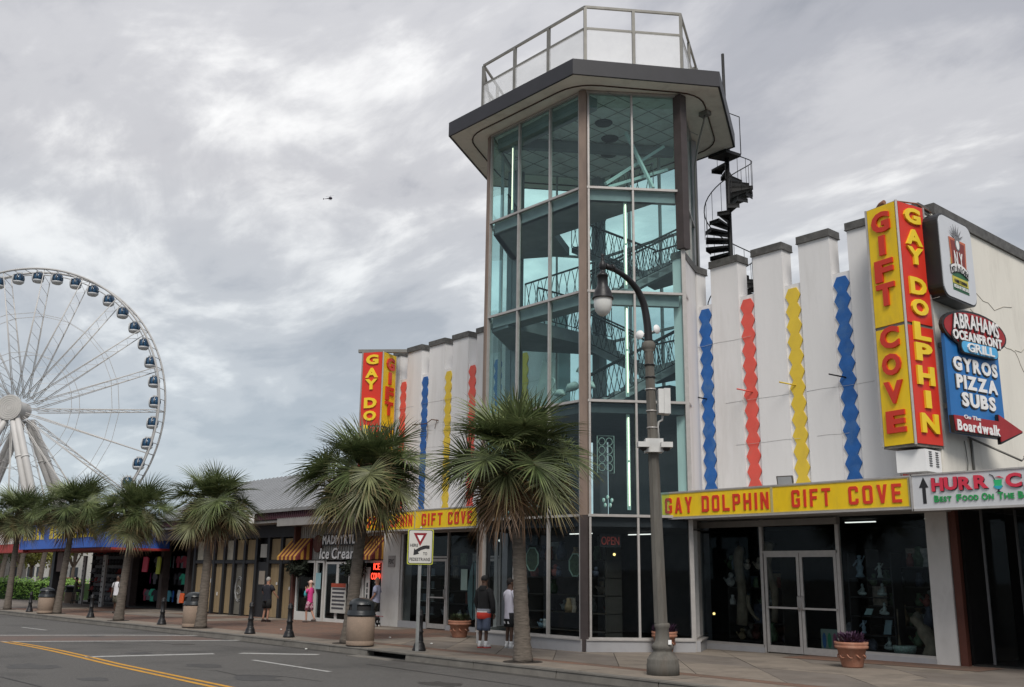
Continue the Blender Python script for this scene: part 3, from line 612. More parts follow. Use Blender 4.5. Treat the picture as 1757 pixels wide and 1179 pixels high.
# ---- storefront of the right wing
def pane(t, x0, x1, z0, z1, y=21.03, m=None, nm='window_pane'):
    k = MB(); k.box(x0, x1, y, y+.012, z0, z1); return k.build(nm, m or G_DARK, t)
def vbar(t, x, z0, z1, y=21.02, w=.06, d=.1, m=None, nm='mullion'):
    k = MB(); k.box(x-w/2, x+w/2, y-d/2, y+d/2, z0, z1); return k.build(nm, m or ALU, t)
def hbar(t, x0, x1, z, y=21.02, h=.06, d=.1, m=None, nm='transom'):
    k = MB(); k.box(x0, x1, y-d/2, y+d/2, z-h/2, z+h/2); return k.build(nm, m or ALU, t)
def door(t, x0, x1, z0, z1, y=21.0, n=2, m=None, bar=True):
    m = m or ALU; wd = (x1-x0)/n
    for i in range(n):
        a, b = x0+wd*i+.008, x0+wd*(i+1)-.008; k = MB(); s_ = .075
        k.box(a, a+s_, y-.025, y+.025, z0, z1); k.box(b-s_, b, y-.025, y+.025, z0, z1); k.box(a+s_, b-s_, y-.025, y+.025, z0, z0+.16); k.box(a+s_, b-s_, y-.025, y+.025, z1-.09, z1)
        dr = k.build('door', m, t); k = MB(); k.box(a+s_, b-s_, y-.004, y+.006, z0+.16, z1-.09); k.build('glass', G_DARK, dr)
        if bar: k = MB(); k.box(a+s_-.04, b-s_+.04, y-.07, y-.03, z0+1.03, z0+1.075); k.build('push_bar', ALU, dr)
        k = MB(); hx_ = (b-.04) if i == 0 else (a+.04); k.tube([(hx_, y-.03, z0+1.0), (hx_, y-.09, z0+1.02), (hx_, y-.09, z0+1.32), (hx_, y-.03, z0+1.34)], .013, 6); k.build('handle', ALU, dr)
k = MB(); k.box(-16.8, -14.68, 20.93, 21.08, -.25, .13); k.build('sill_kerb', BASEC, wr)
k = MB(); k.box(-12.55, -10.35, 20.93, 21.08, -.25, .16); k.build('sill_kerb', BASEC, wr)
vbar(wr, -16.86, .0, 3.3, y=20.98, w=.12, d=.14); vbar(wr, -16.68, .1, 3.3, y=21.0, w=.09)
pane(wr, -16.63, -14.72, .16, 3.24); vbar(wr, -14.68, 0, 3.3, w=.08); hbar(wr, -16.63, -14.7, .16, h=.07)
hbar(wr, -14.64, -12.56, 2.42); pane(wr, -14.64, -12.58, 2.45, 3.24); door(wr, -14.62, -12.60, .04, 2.39)
vbar(wr, -12.55, 0, 3.3, w=.09); pane(wr, -12.5, -10.4, .19, 3.24); hbar(wr, -12.5, -10.35, .18, h=.07); hbar(wr, -16.8, -10.35, 3.27, h=.07)
k = MB(); k.box(-10.36, -9.88, 20.94, 21.5, -.2, 3.9); k.build('pillar', mat('pillar_white', (.56, .545, .53), .75, var=.06, dirt=(.36, .34, .32), ds=2.2, da=.5, stretch=(1, 1, .5)), wr)
k = MB(); k.box(-16.9, -10.3, 21.16, 21.3, 3.29, 3.9); k.build('lintel', WHITE, wr)
k = MB(); k.box(-16.7, -12.4, 20.72, 20.9, 3.05, 3.2); k.build('shutter_housing', mat('shutter_grey', (.2, .19, .18), .6), wr)
# dark shop interior shared by wing and tower ground floor
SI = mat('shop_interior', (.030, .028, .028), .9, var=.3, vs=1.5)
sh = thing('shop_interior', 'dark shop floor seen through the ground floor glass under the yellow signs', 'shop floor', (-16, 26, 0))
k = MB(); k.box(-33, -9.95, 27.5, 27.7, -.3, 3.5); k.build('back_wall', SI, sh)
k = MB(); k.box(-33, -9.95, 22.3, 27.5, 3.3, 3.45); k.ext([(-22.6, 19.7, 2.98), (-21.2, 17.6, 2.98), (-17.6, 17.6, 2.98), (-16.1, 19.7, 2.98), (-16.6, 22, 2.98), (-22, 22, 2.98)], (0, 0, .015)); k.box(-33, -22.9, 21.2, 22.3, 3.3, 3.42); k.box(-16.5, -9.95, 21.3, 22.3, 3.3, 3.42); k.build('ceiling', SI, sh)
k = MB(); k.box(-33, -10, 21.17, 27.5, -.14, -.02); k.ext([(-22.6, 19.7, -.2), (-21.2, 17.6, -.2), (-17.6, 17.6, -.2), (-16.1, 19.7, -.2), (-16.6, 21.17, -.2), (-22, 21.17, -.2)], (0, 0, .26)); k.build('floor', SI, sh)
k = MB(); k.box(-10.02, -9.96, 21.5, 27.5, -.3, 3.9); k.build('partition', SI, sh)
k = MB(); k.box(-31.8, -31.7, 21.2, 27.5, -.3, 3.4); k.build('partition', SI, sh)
for (x, y, a) in ((-13.3, 23.4, 'strip light seen above the double doors'), (-10.9, 22.9, 'strip light high in the window beside the white pillar, nearest the glass'), (-11.2, 24.9, 'farther strip light high in the window beside the white pillar'), (-18.2, 20.4, 'strip light above the OPEN sign behind the tower glass'), (-19.3, 19.2, 'strip light behind the tower glass left of the dark corner post'), (-12.4, 26.3, 'deepest strip light above the figurine shelves')):
    z = 2.90 if y < 21.2 else 3.22
    k = MB(); k.box(x-.42, x+.42, y-.03, y+.03, z, z+.025); l_ = tag(k.build('ceiling_batten', LIT), a, 'ceiling light', 'strip lights on the shop ceiling')
# ---- canopies and their yellow signs
def canopy(x0, x1, label, side):
    t = thing('shop_canopy', label, 'canopy', ((x0+x1)/2, 20.2, 3.2))
    k = MB(); k.box(x0, x1, 19.34, 21.07, 3.24, 3.86); k.build('canopy_box', mat('canopy_grey', (.33, .325, .31), .6, var=.1, dirt=(.2, .19, .18), ds=1.5, da=.5), t)
    k = MB(); k.box(x0-.02, x1+.02, 19.26, 19.37, 3.20, 3.245); k.box(x0-.02, x1+.02, 19.26, 19.37, 3.855, 3.89); k.box(x0-.02, x0+.015, 19.265, 19.365, 3.245, 3.855); k.box(x1-.015, x1+.02, 19.265, 19.365, 3.245, 3.855); k.box(x0, x1, 19.6, 19.8, 3.2, 3.238); k.build('trim', ALU, t)
    return t
cr = canopy(-16.47, -9.78, 'long flat canopy carrying the yellow name sign, right of the glass tower', 1)
cl_ = canopy(-30.81, -23.95, 'flat canopy over the shop doors left of the glass tower, half hidden by a palm', 0)
def namesign(x0, xm, x1, words, lab):
    for (a, b), ws in zip(((x0, xm), (xm, x1)), words):
        t = thing('name_sign', lab % ' '.join(w_[0] for w_ in ws), 'sign', ((a+b)/2, 19.3, 3.55))
        k = MB(); k.box(a+.02, b-.02, 19.275, 19.335, 3.265, 3.84); k.build('sign_face', YEL, t)
        k = MB(); k.box(a+.0, a+.03, 19.262, 19.34, 3.25, 3.85); k.box(b-.03, b, 19.262, 19.34, 3.25, 3.85); k.box(a+.03, b-.03, 19.264, 19.27, 3.25, 3.268); k.box(a+.03, b-.03, 19.264, 19.27, 3.835, 3.85); k.build('sign_frame', mat('worn_yellow_trim', (.42, .36, .17), .6), t)
        for (w_, u0, u1) in ws:
            line(w_, 'block', ((u0+u1)/2, 19.275, 3.545), (1, 0, 0), (0, 0, 1), u1-u0, .39, .018, LRED, t, letters=True)
namesign(-16.45, -13.13, -9.80, [[('GAY', -16.32, -15.46), ('DOLPHIN', -15.15, -13.22)], [('GIFT', -12.60, -11.62), ('COVE', -11.18, -9.98)]], 'yellow panel with block letters %s right of the tower')
namesign(-30.79, -27.35, -23.97, [[('GAY', -30.65, -29.75), ('DOLPHIN', -29.45, -27.5)], [('GIFT', -26.95, -25.80), ('COVE', -25.48, -24.25)]], 'yellow panel with block letters %s left of the tower')
# ---- storefront of the left wing
k = MB(); k.box(-31.72, -30.6, 20.95, 21.5, -.4, 3.3); k.build('pillar', mat('pillar_paint', (.60, .585, .56), .8, var=.06, vs=1.5, dirt=(.4, .37, .34), ds=2, da=.5, stretch=(1, 1, .5)), wl)
k = MB(); k.box(-31.7, -22.4, 21.16, 21.3, 3.29, 3.9); k.build('lintel', WHITE, wl)
zf = -.1
hbar(wl, -30.6, -23.0, 3.26, h=.09); vbar(wl, -30.5, zf, 3.3, w=.12)
pane(wl, -30.4, -28.9, .12, 3.2); k = MB(); k.box(-30.6, -28.85, 20.95, 21.08, -.3, .1); k.build('sill_kerb', BASEC, wl)
vbar(wl, -28.85, zf, 3.3); door(wl, -28.8, -27.75, zf+.02, 2.3, n=1); hbar(wl, -28.85, -27.7, 2.36); pane(wl, -28.8, -27.75, 2.4, 3.2)
vbar(wl, -27.7, zf, 3.3); pane(wl, -27.65, -26.1, .1, 3.2); k = MB(); k.box(-27.7, -26.05, 20.95, 21.08, -.3, .06); k.build('sill_kerb', BASEC, wl)
vbar(wl, -26.05, zf, 3.3); door(wl, -26.0, -24.9, zf+.02, 2.3, n=1); hbar(wl, -26.05, -24.85, 2.36); pane(wl, -26.0, -24.9, 2.4, 3.2); vbar(wl, -24.85, zf, 3.3)
pane(wl, -24.8, -23.1, .1, 3.2)
k = MB(); k.box(-23.9, -23.75, 19.5, 19.65, -.2, 3.24); k.build('post', DKBR, cl_)
# ---- two box signs at the wing ends
def boxsign(N_, ayel, ared, wy, wr_, z0, z1, red_left, label):
    """vertical box sign: near edge N_, the yellow face runs along ayel and the red face along ared"""
    t = thing('box_sign', label, 'sign', (N_[0], N_[1], z0)); N3 = Vector((*N_, 0)); H = z1-z0
    dy = Vector((math.cos(ayel), math.sin(ayel), 0)); dr_ = Vector((math.cos(ared), math.sin(ared), 0))
    A = N3+dy*wy; B = N3+dr_*wr_; Cc = A+dr_*wr_
    order = [A, N3, B, Cc] if not red_left else [B, N3, A, Cc]
    def outn(e, f):
        d = (f-e).normalized(); n = Vector((d.y, -d.x, 0)); c = (A+B+N3+Cc)/4
        return n if ((e+f)/2-c).dot(n) > 0 else -n
    k = MB(); k.ext([tuple(p+Z*z0) for p in order], (0, 0, H)); k.build('cabinet', GREYM, t)
    for (E_, wd, m, lm, txt, ys) in ((A, wy, YEL, LRED, 'GIFTCOVE', YS), (B, wr_, RED, LYEL, 'GAYDOLPHIN', RS)):
        n = outn(N3, E_); c = (N3+E_)/2; rt = Z.cross(n)
        for (u, v) in ((0, .515), (.521, 1)):      # two sections with a seam
            k = MB(); zc = z1-H*(u+v)/2; k.obox(c+Z*zc+n*.012, rt*(wd/2-.035), n*.014, Z*(H*(v-u)/2-.02)); k.build('face_panel', m, t)
        for ch, (f, hh) in zip(txt, ys):
            wch = wd*(.60 if ch != 'I' else .20)*(1.0 if ch not in 'NH' else 1.02); q = MB(); put(q, ch, 'fat', c+n*.026+Z*(z1-H*f), rt, Z, wch, hh*H, .05); q.build('letter', lm, t)
        k = MB(); k.beam(E_+Z*z0+n*.01, E_+Z*z1+n*.01, .05, .05); k.build('edge_trim', ALU, t)
    k = MB(); k.beam(N3+Z*(z0-.01), N3+Z*(z1+.01), .05, .05, up=(1, 1, 0)); k.build('edge_trim', ALU, t)
    k = MB(); k.ext([tuple(p+Z*(z0-.04)) for p in order], (0, 0, .045)); k.build('underside', mat('worn_metal', (.2, .185, .165), .7, .2, var=.35, vs=5), t)
    return t
YS = [(.075, .088), (.175, .084), (.283, .092), (.385, .094), (.565, .09), (.675, .088), (.788, .09), (.905, .088)]
RS = [(.055, .068), (.148, .068), (.228, .073), (.357, .072), (.445, .068), (.545, .074), (.63, .073), (.725, .076), (.820, .07), (.915, .077)]
boxsign((-10.05, 20.2), R(169.3), R(79.3), .83, .93, 4.66, 10.28, False, 'tall yellow and red box sign at the right corner, near the blue menu sign')
boxsign((-30.95, 20.04), R(114.7), R(211), .95, .88, 4.5, 10.15, True, 'tall red and yellow box sign at the left wing, partly behind a palm')
k = MB(); k.tube([(-10.75, 20.6, 10.30), (-10.55, 20.45, 10.38), (-10.42, 20.4, 10.40)], .055, 8); k.tube([(-10.1, 20.3, 10.3), (-9.9, 20.9, 10.34), (-9.9, 21.6, 10.3)], .02, 5)
tag(k.build('roof_lamp', mat('rusty_lamp', (.22, .10, .06), .7, var=.3)), 'small rusty floodlight lying on top of the right box sign', 'floodlight')
k = MB(); k.beam((-31.9, 19.5, 10.22), (-30.6, 20.9, 10.24), .16, .12); tag(k.build('roof_beam', GREYM), 'grey metal beam lying across the top of the left box sign', 'beam')
# ---- air unit, floodlights
t = thing('ventilation_box', 'white metal vent box with louvres below the right box sign', 'vent', (-10.4, 20.7, 4.1))
k = MB(); k.box(-10.6, -9.93, 20.35, 21.06, 4.08, 4.56); k.build('housing', PUREW, t)
for y0 in (20.5, 20.8):
    for i in range(7): k = MB(); k.box(-9.93, -9.915, y0, y0+.12, 4.2+.05*i, 4.22+.05*i); k.build('louvre', mat('louvre_dark', (.1, .1, .1), .7), t)
def flood(p, lab, ax, back=None):
    t = thing('floodlight', lab, 'floodlight', p); p = Vector(p); ax = Vector(ax).normalized(); rt = ax.cross(Z).normalized(); up = rt.cross(ax)
    k = MB(); a = [p+rt*i*.2+up*j*.11+ax*.12 for i, j in ((-1, -1), (1, -1), (1, 1), (-1, 1))]; b = [p+rt*i*.13+up*j*.06-ax*.1 for i, j in ((-1, -1), (1, -1), (1, 1), (-1, 1))]
    k.add(a+b, [(0, 1, 2, 3), (7, 6, 5, 4), (0, 4, 5, 1), (1, 5, 6, 2), (2, 6, 7, 3), (3, 7, 4, 0)], False); k.build('lamp_body', BLACK if back else mat('bronze_lamp', (.10, .09, .08), .5), t)
    k = MB(); k.obox(p+ax*.125, rt*.17, up*.085, ax*.004); k.build('lens', mat('lamp_lens', (.35, .36, .37), .2), t)
    k = MB(); k.tube([p-ax*.1]+[Vector(q) for q in (back or [p-Z*.16])], .025 if back else .03, 6); k.build('arm', GREYM if back else BLACK, t)
flood((-13.12, 19.9, 4.06), 'bronze floodlight standing on the yellow canopy under the red hexagon strip', (.2, -1, -.25))
flood((-8.9, 23.2, 4.52), 'black floodlight on a slanting arm above the grey restaurant sign', (.4, .3, -1), [(-9.0, 23.0, 4.45), (-9.85, 22.3, 5.0)])
# ---- wall signs on the side wall
SN = Vector((1, 0, 0)); SR = Vector((0, 1, 0))
def rrect(c, hw, hh, r, n=6):
    out = []
    for (sx_, sz_, a0) in ((1, -1, -90), (1, 1, 0), (-1, 1, 90), (-1, -1, 180)):
        for i in range(n+1):
            a = R(a0+90*i/n); out.append((c[0], c[1]+sx_*(hw-r)+r*math.cos(a), c[2]+sz_*(hh-r)+r*math.sin(a)))
    return out
t = thing('pizza_sign', 'white rounded square sign box with black edge and a pizza kitchen badge', 'sign', (-9.7, 21.9, 8.1)); pc = (21.88, 9.08)
k = MB(); k.ext(rrect((-9.88, pc[0], pc[1]), .86, 1.02, .28), (.36, 0, 0)); k.build('sign_box', mat('sign_black', (.012, .012, .013), .35), t)
k = MB(); k.ext(rrect((-9.53, pc[0], pc[1]), .815, .975, .25), (.03, 0, 0)); k.build('sign_face', mat('light_face', (.60, .62, .66), .35, var=.03), t)
X_ = -9.498
def fl(pts, m, nm, d=0, par=None): k = MB(); k.ext([(X_+d, pc[0]+a, pc[1]+b) for a, b in pts], (.006, 0, 0)); return k.build(nm, m, par or t)
GR = mat('badge_green', (.02, .12, .05), .5); MR = mat('badge_maroon', (.20, .025, .02), .5); GY = mat('badge_gold', (.55, .48, .06), .5); BK = mat('print_black', (.02, .02, .022), .5); OR_ = mat('badge_orange', (.5, .13, .06), .5)
fl([(-.38, -.78), (.42, -.78), (.36, .15), (-.32, .15)], GR, 'badge', 0)
fl([(-.40, -.20), (.40, -.20), (.38, .0), (-.38, .0)], GY, 'badge_stripe', .004)
fl([(-.385, -.62), (.405, -.62), (.4, -.45), (-.39, -.45)], GY, 'badge_stripe', .004)
fl([(-.37, -.30), (.37, -.30), (.44, .50), (-.40, .50)], OR_, 'badge_shield', .008); fl([(-.30, -.28), (.30, -.28), (.36, .44), (-.34, .44)], MR, 'badge_shield', .012)
k = MB()      # crowned head: spikes, face, torch-like crown
for i in range(7):
    a = R(28+i*21); cx0, cz0 = 0.0, .48; dxx, dzz = math.cos(a), math.sin(a); px_, pz_ = -dzz, dxx
    k.ext([(X_+.016, pc[0]+cx0+dxx*.13+px_*.028, pc[1]+cz0+dzz*.13+pz_*.028), (X_+.016, pc[0]+cx0+dxx*.13-px_*.028, pc[1]+cz0+dzz*.13-pz_*.028), (X_+.016, pc[0]+cx0+dxx*.40, pc[1]+cz0+dzz*.40)], (.004, 0, 0))
k.build('crown_spikes', mat('print_grey', (.16, .16, .17), .5), t)
k = MB(); k.ext([(X_+.018, pc[0]+.13*math.cos(i*math.pi/6), pc[1]+.40+.19*math.sin(i*math.pi/6)) for i in range(12)], (.005, 0, 0)); k.build('crowned_head', mat('print_grey', (.16, .16, .17), .5), t)
k = MB(); k.ext([(X_+.024, pc[0]+.075*math.cos(i*math.pi/6), pc[1]+.36+.115*math.sin(i*math.pi/6)) for i in range(12)], (.005, 0, 0)); k.build('face_print', PUREW, t)
def sline(txt, st, y, z, wd, h, m, x=-9.47, d=.008, nm='lettering', par=None, arc=0, skew=0): return line(txt, st, (x, y, z), SR, Z, wd, h, d, m, par or t, nm, arc=arc, skew=skew)
sline('N.Y.', 'mid', pc[0]-.0, pc[1]-.02, .48, .40, PUREW)
fl([(-.42+.84*i/10, -.40+.10*(1-(i/5-1)**2)) for i in range(11)]+[(.44-.88*i/10, -.22+.12*(1-(i/5-1)**2)) for i in range(11)], PUREW, 'ribbon', .014)
fl([(-.44+.88*i/10, -.415+.10*(1-(i/5-1)**2)) for i in range(11)]+[(.46-.92*i/10, -.205+.12*(1-(i/5-1)**2)) for i in range(11)], BK, 'ribbon_edge', .010)
sline('PIZZA KITCHEN', 'mid', pc[0], pc[1]-.335, .80, .15, BK, x=-9.476, d=.006, arc=.10)
sline('FAMILY DINING', 'mid', pc[0], pc[1]-.55, .62, .07, BK, x=-9.48); sline('PIZZA BY THE SLICE', 'mid', pc[0]+.01, pc[1]-.69, .74, .075, PUREW, x=-9.48)
# blue menu sign
t = thing('menu_sign', 'blue board with oval maroon heading and red arrow, GYROS PIZZA SUBS', 'sign', (-9.7, 22.3, 4.9)); BLUE = mat('sign_blue', (.02, .15, .42), .5, var=.06)
yc = 22.33; RB = mat('arrow_maroon', (.32, .018, .022), .5)
k = MB(); k.box(-9.70, -9.62, 21.07, 23.55, 4.96, 7.42); k.build('board', BLUE, t)
k = MB(); k.ext([(-9.66, 22.45+1.52*math.cos(i*math.pi/16), 7.40+.47*math.sin(i*math.pi/16)) for i in range(32)], (.09, 0, 0)); k.build('oval', BK, t)
k = MB(); k.ext([(-9.58, 22.45+1.44*math.cos(i*math.pi/16), 7.40+.415*math.sin(i*math.pi/16)) for i in range(32)], (.02, 0, 0)); k.build('oval_face', RB, t)
def shad(txt, st, y, z, wd, h, skew=0, arc=0, m=None, x=-9.55):
    line(txt, st, (x, y-.02, z-.02), SR, Z, wd*1.03, h*1.1, .012, BK, t, 'letter_shadow', arc=arc, skew=skew); line(txt, st, (x+.012, y, z), SR, Z, wd, h, .018, m or PUREW, t, 'lettering', arc=arc, skew=skew)
shad('ABRAHAMS', 'mid', 22.45, 7.52, 2.15, .34, arc=.07); shad('OCEANFRONT', 'bold', 22.47, 7.22, 2.3, .22)
k = MB(); k.ext(rrect((-9.57, 22.45, 6.95), .88, .155, .15), (.07, 0, 0)); k.build('grill_plate', BK, t); k = MB(); k.ext(rrect((-9.50, 22.45, 6.95), .84, .13, .128), (.012, 0, 0)); k.build('grill_face', mat('light_blue', (.08, .38, .68), .5), t)
line('GRILL', 'mid', (-9.485, 22.45, 6.95), SR, Z, 1.25, .2, .03, PUREW, t)
for tx, z, wd in (('GYROS', 6.57, 2.05), ('PIZZA', 6.16, 1.9), ('SUBS', 5.76, 1.55)): shad(tx, 'fat', 22.36, z, wd, .30, x=-9.62, skew=.0)
AR = [(20.95, 4.96), (23.05, 4.98), (23.05, 4.84), (24.2, 5.19), (23.05, 5.53), (23.05, 5.36), (20.9, 5.34)]
k = MB(); k.ext([(-9.60, a+.0, b-.02) for a, b in AR], (.08, 0, 0)); k.build('arrow_edge', BK, t)
cyA, czA = 22.4, 5.18
k = MB(); k.ext([(-9.515, cyA+(a-cyA)*.97, czA+(b-czA)*.9) for a, b in AR], (.02, 0, 0)); k.build('arrow', RB, t)
line('Boardwalk', 'bold', (-9.49, 22.02, 5.12), SR, Z, 1.95, .23, .012, PUREW, t); line('On The', 'mid', (-9.49, 21.75, 5.32), SR, Z, .75, .085, .012, PUREW, t)
k = MB()
for z in (7.0, 5.6): k.beam((-9.9, 21.3, z), (-9.70, 21.3, z), .05, .12); k.beam((-9.9, 23.3, z), (-9.70, 23.3, z), .05, .12)
k.build('bracket', GREYM, t)
t.rotation_euler.z = R(-7.7); t.location.x += .14; t.location.y -= .19; t.scale = (1, .84, 1)
# ---- restaurant canopy at the right edge
t = thing('restaurant_canopy', 'grey canopy sign with red letters and a green cocktail glass, at the right edge', 'sign', (-6, 20, 3.2))
k = MB(); k.box(-9.72, -1.5, 19.36, 34, 3.32, 3.80); k.build('canopy_roof', mat('canopy_dark', (.06, .055, .05), .9), t)
k = MB(); k.box(-9.72, -1.5, 19.24, 19.34, 3.20, 3.87); k.build('sign_face', SIGNW, t)
k = MB(); k.box(-9.74, -1.5, 19.22, 19.40, 3.155, 3.20); k.box(-9.74, -1.5, 19.22, 19.40, 3.87, 3.90); k.box(-9.76, -9.72, 19.22, 19.40, 3.155, 3.90); k.build('trim', ALU, t)
HR = mat('cherry_red', (.60, .035, .07), .45); HG = mat('leaf_green', (.02, .30, .08), .5); FN = Vector((1, 0, 0))
def fl2(pts, m, nm, y=19.232): k = MB(); k.ext([(a, y, b) for a, b in pts], (0, .008, 0)); return k.build(nm, m, t)
fl2([(-9.515, 3.30), (-9.445, 3.30), (-9.445, 3.62), (-9.385, 3.62), (-9.48, 3.83), (-9.58, 3.62), (-9.515, 3.62)], BK, 'arrow')
for i, (ch, a, b, z0_, z1_) in enumerate((('H', -9.31, -9.07, 3.53, 3.80), ('U', -9.05, -8.79, 3.54, 3.80), ('R', -8.76, -8.50, 3.53, 3.79), ('R', -8.46, -8.19, 3.54, 3.80), ('C', -7.86, -7.57, 3.53, 3.80), ('A', -7.54, -7.25, 3.53, 3.80), ('N', -7.20, -6.9, 3.53, 3.80), ('E', -6.85, -6.6, 3.53, 3.80))):
    q = MB(); put(q, ch, 'fat', ((a+b)/2+.01, 19.236, (z0_+z1_)/2-.012), FN, Z, (b-a), (z1_-z0_), .01); q.build('letter_shadow', BK, t)
    q = MB(); put(q, ch, 'fat', ((a+b)/2, 19.226, (z0_+z1_)/2), FN, Z, (b-a), (z1_-z0_), .018); q.build('letter', HR, t)
X0 = -9.28
for wd_, a, b in (('B', -9.28, -9.18), ('EST', -9.165, -8.93), ('F', -8.83, -8.73), ('OOD', -8.715, -8.40), ('O', -8.34, -8.22), ('N', -8.205, -8.11), ('T', -8.03, -7.93), ('HE', -7.915, -7.73), ('B', -7.66, -7.56), ('EACH', -7.545, -7.2)):
    cap = len(wd_) == 1 and wd_ != 'N'; line(wd_, 'bold', ((a+b)/2, 19.232, 3.385 if cap else 3.375), FN, Z, b-a, .13 if cap else .10, .012, HG, t)
fl2([(-8.09, 3.69), (-7.93, 3.69), (-7.945, 3.60), (-7.925, 3.56), (-7.96, 3.52), (-8.0, 3.51), (-8.06, 3.52), (-8.10, 3.56), (-8.075, 3.60)], mat('drink_green', (.03, .42, .16), .4), 'glass_print', 19.23)
fl2([(-8.10, 3.57), (-7.925, 3.57), (-7.955, 3.52), (-8.0, 3.505), (-8.06, 3.52)], mat('drink_blue', (.03, .33, .45), .4), 'glass_print', 19.224)
fl2([(-8.02, 3.51), (-8.0, 3.51), (-7.99, 3.47), (-7.95, 3.455), (-8.07, 3.455), (-8.03, 3.47)], BK, 'glass_foot', 19.23)
fl2([(-8.16, 3.80), (-8.10, 3.765), (-8.07, 3.69), (-8.055, 3.69), (-8.09, 3.775), (-8.155, 3.81)], BK, 'straw', 19.226)
fl2([(-8.05, 3.745), (-7.97, 3.755), (-7.89, 3.715), (-7.96, 3.725)], HR, 'umbrella_print', 19.224)
# dark open front below it
t = thing('dark_entrance', 'deep dark open shop front with folding doors right of the white pillar', 'entrance', (-6, 24, 0))
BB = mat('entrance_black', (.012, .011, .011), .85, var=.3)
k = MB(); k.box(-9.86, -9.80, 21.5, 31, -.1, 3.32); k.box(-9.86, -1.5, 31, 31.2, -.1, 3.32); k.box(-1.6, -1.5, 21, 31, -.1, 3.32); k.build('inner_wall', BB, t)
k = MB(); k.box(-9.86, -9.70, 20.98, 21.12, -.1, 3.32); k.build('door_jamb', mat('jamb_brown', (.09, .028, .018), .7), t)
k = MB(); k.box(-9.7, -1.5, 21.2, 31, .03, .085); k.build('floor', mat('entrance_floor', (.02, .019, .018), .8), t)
for i, (xx, yy) in enumerate(((-9.35, 21.35), (-8.95, 22.1), (-8.35, 22.3), (-7.8, 22.9), (-7.1, 23.0))):
    k = MB(); k.box(xx, xx+.05, yy, yy+.05, .1, 3.3); k.build('door_edge', mat('door_dull', (.09, .09, .095), .5), t)
    k = MB(); k.box(xx+.05, xx+.5, yy+.02, yy+.035, .1, 3.3); k.build('door_leaf', G_DARK, t)
for (a, b) in ((-8.6, 26.), (-7.2, 27.), (-6.0, 25.)): k = MB(); k.box(a-.25, a+.25, b-.04, b+.04, 3.22, 3.25); k.build('strip_light', LIT, t)
# ================================================================== shops further left (front line Y = 21.1)
SID = mat('siding_offwhite', (.36, .35, .33), .8, var=.08, vs=1.5, dirt=(.2, .19, .17), ds=1.8, da=.5, stretch=(1, 1, .4))
FRW = mat('frame_white', (.55, .54, .52), .6, var=.06)
PLY = mat('plywood', (.26, .19, .105), .85, var=.18, vs=2.2, dirt=(.30, .25, .18), ds=3, da=.5, stretch=(3, 3, .4))
BFR = mat('black_frame', (.013, .013, .015), .55, var=.2)
PUR = mat('maroon_fascia', (.06, .022, .032), .7, var=.15)
MROOF = mat('metal_roof', (.30, .31, .325), .45, .25, var=.06, vs=.8, dirt=(.2, .2, .2), ds=.7, da=.3)
def stext(t, txt, st, x, y, z, wd, h, m, d=.02, **k): return line(txt, st, (x, y, z), (1, 0, 0), Z, wd, h, d, m, t, **k)
t = thing('ice_cream_shop', 'narrow off-white ice cream shop with striped awnings between the white pillar and the boarded front', 'shop', (-35, 21.1, -.2)); ic = t
k = MB(); k.box(-38.65, -31.75, 21.2, 21.35, 2.28, 3.75); k.build('upper_wall', SID, t)
k = MB()
for i in range(36): k.box(-38.6+.19*i, -38.6+.19*i+.05, 21.16, 21.2, 2.3, 3.7)
k.build('wall_ribs', SID, t)
k = MB(); k.box(-38.7, -31.75, 20.1, 21.2, 3.72, 3.82); k.box(-38.7, -30.9, 20.02, 20.12, 3.68, 4.02); k.build('soffit', mat('soffit_grey', (.26, .25, .24), .8), t)
k = MB(); k.box(-38.75, -38.62, 20.9, 21.3, -.4, 3.7); k.build('brick_pier', mat('dull_red', (.10, .04, .032), .85, var=.2), t)
for (a, b, z0, z1) in ((-38.5, -36.95, -.1, 2.25), (-36.85, -36.2, -.3, 2.25), (-34.1, -33.3, -.1, 2.25), (-33.2, -31.8, .1, 2.25)):
    k = MB(); k.box(a, a+.08, 21.0, 21.12, z0-.15, z1); k.box(b-.08, b, 21.0, 21.12, z0-.15, z1); k.box(a+.08, b-.08, 21.0, 21.12, z1-.09, z1); k.box(a+.08, b-.08, 21.0, 21.12, z0-.15, z0+.25); fr = k.build('window_frame', FRW, t)
    k = MB(); k.box(a+.08, b-.08, 21.05, 21.06, z0+.25, z1-.09); k.build('glass', G_DARK, fr)
door(t, -36.1, -34.2, -.2, 2.2, y=21.05, n=2, m=FRW, bar=False)
k = MB(); k.box(-32.95, -32.65, 20.98, 21.0, -.2, 2.0); k.build('panel', FRW, t)
for i, ch in enumerate('1181'): stext(t, ch, 'bold', -32.8, 20.975, 1.55-.22*i, .1, .16, BK, d=.005) if i else None
k = MB(); k.box(-38.6, -31.8, 24.5, 24.6, -.3, 3.8); k.box(-38.6, -31.8, 21.35, 24.5, 3.6, 3.7); k.box(-38.6, -31.8, 21.2, 24.5, -.35, -.22); k.box(-38.65, -38.6, 21.3, 24.5, -.3, 3.7); k.build('dark_room', SI, t)
k = MB(); k.box(-35.4, -34.3, 20.93, 20.97, .2, 1.35); k.build('poster', mat('poster_white', (.45, .45, .43), .6), t)
for i in range(6): k = MB(); k.box(-35.3, -34.42+.06*(i % 3), 20.92, 20.928, .35+.15*i, .42+.15*i); k.build('poster_line', mat('poster_ink', (.05, .05, .06), .6), t)
k = MB(); k.box(-35.4, -34.3, 20.92, 20.93, 1.2, 1.35); k.build('poster_band', mat('poster_red', (.35, .06, .03), .6), t)
k = MB(); k.box(-36.75, -36.35, 20.96, 20.975, 1.1, 1.75); k.build('notice', mat('notice_blue', (.25, .42, .46), .6), t)
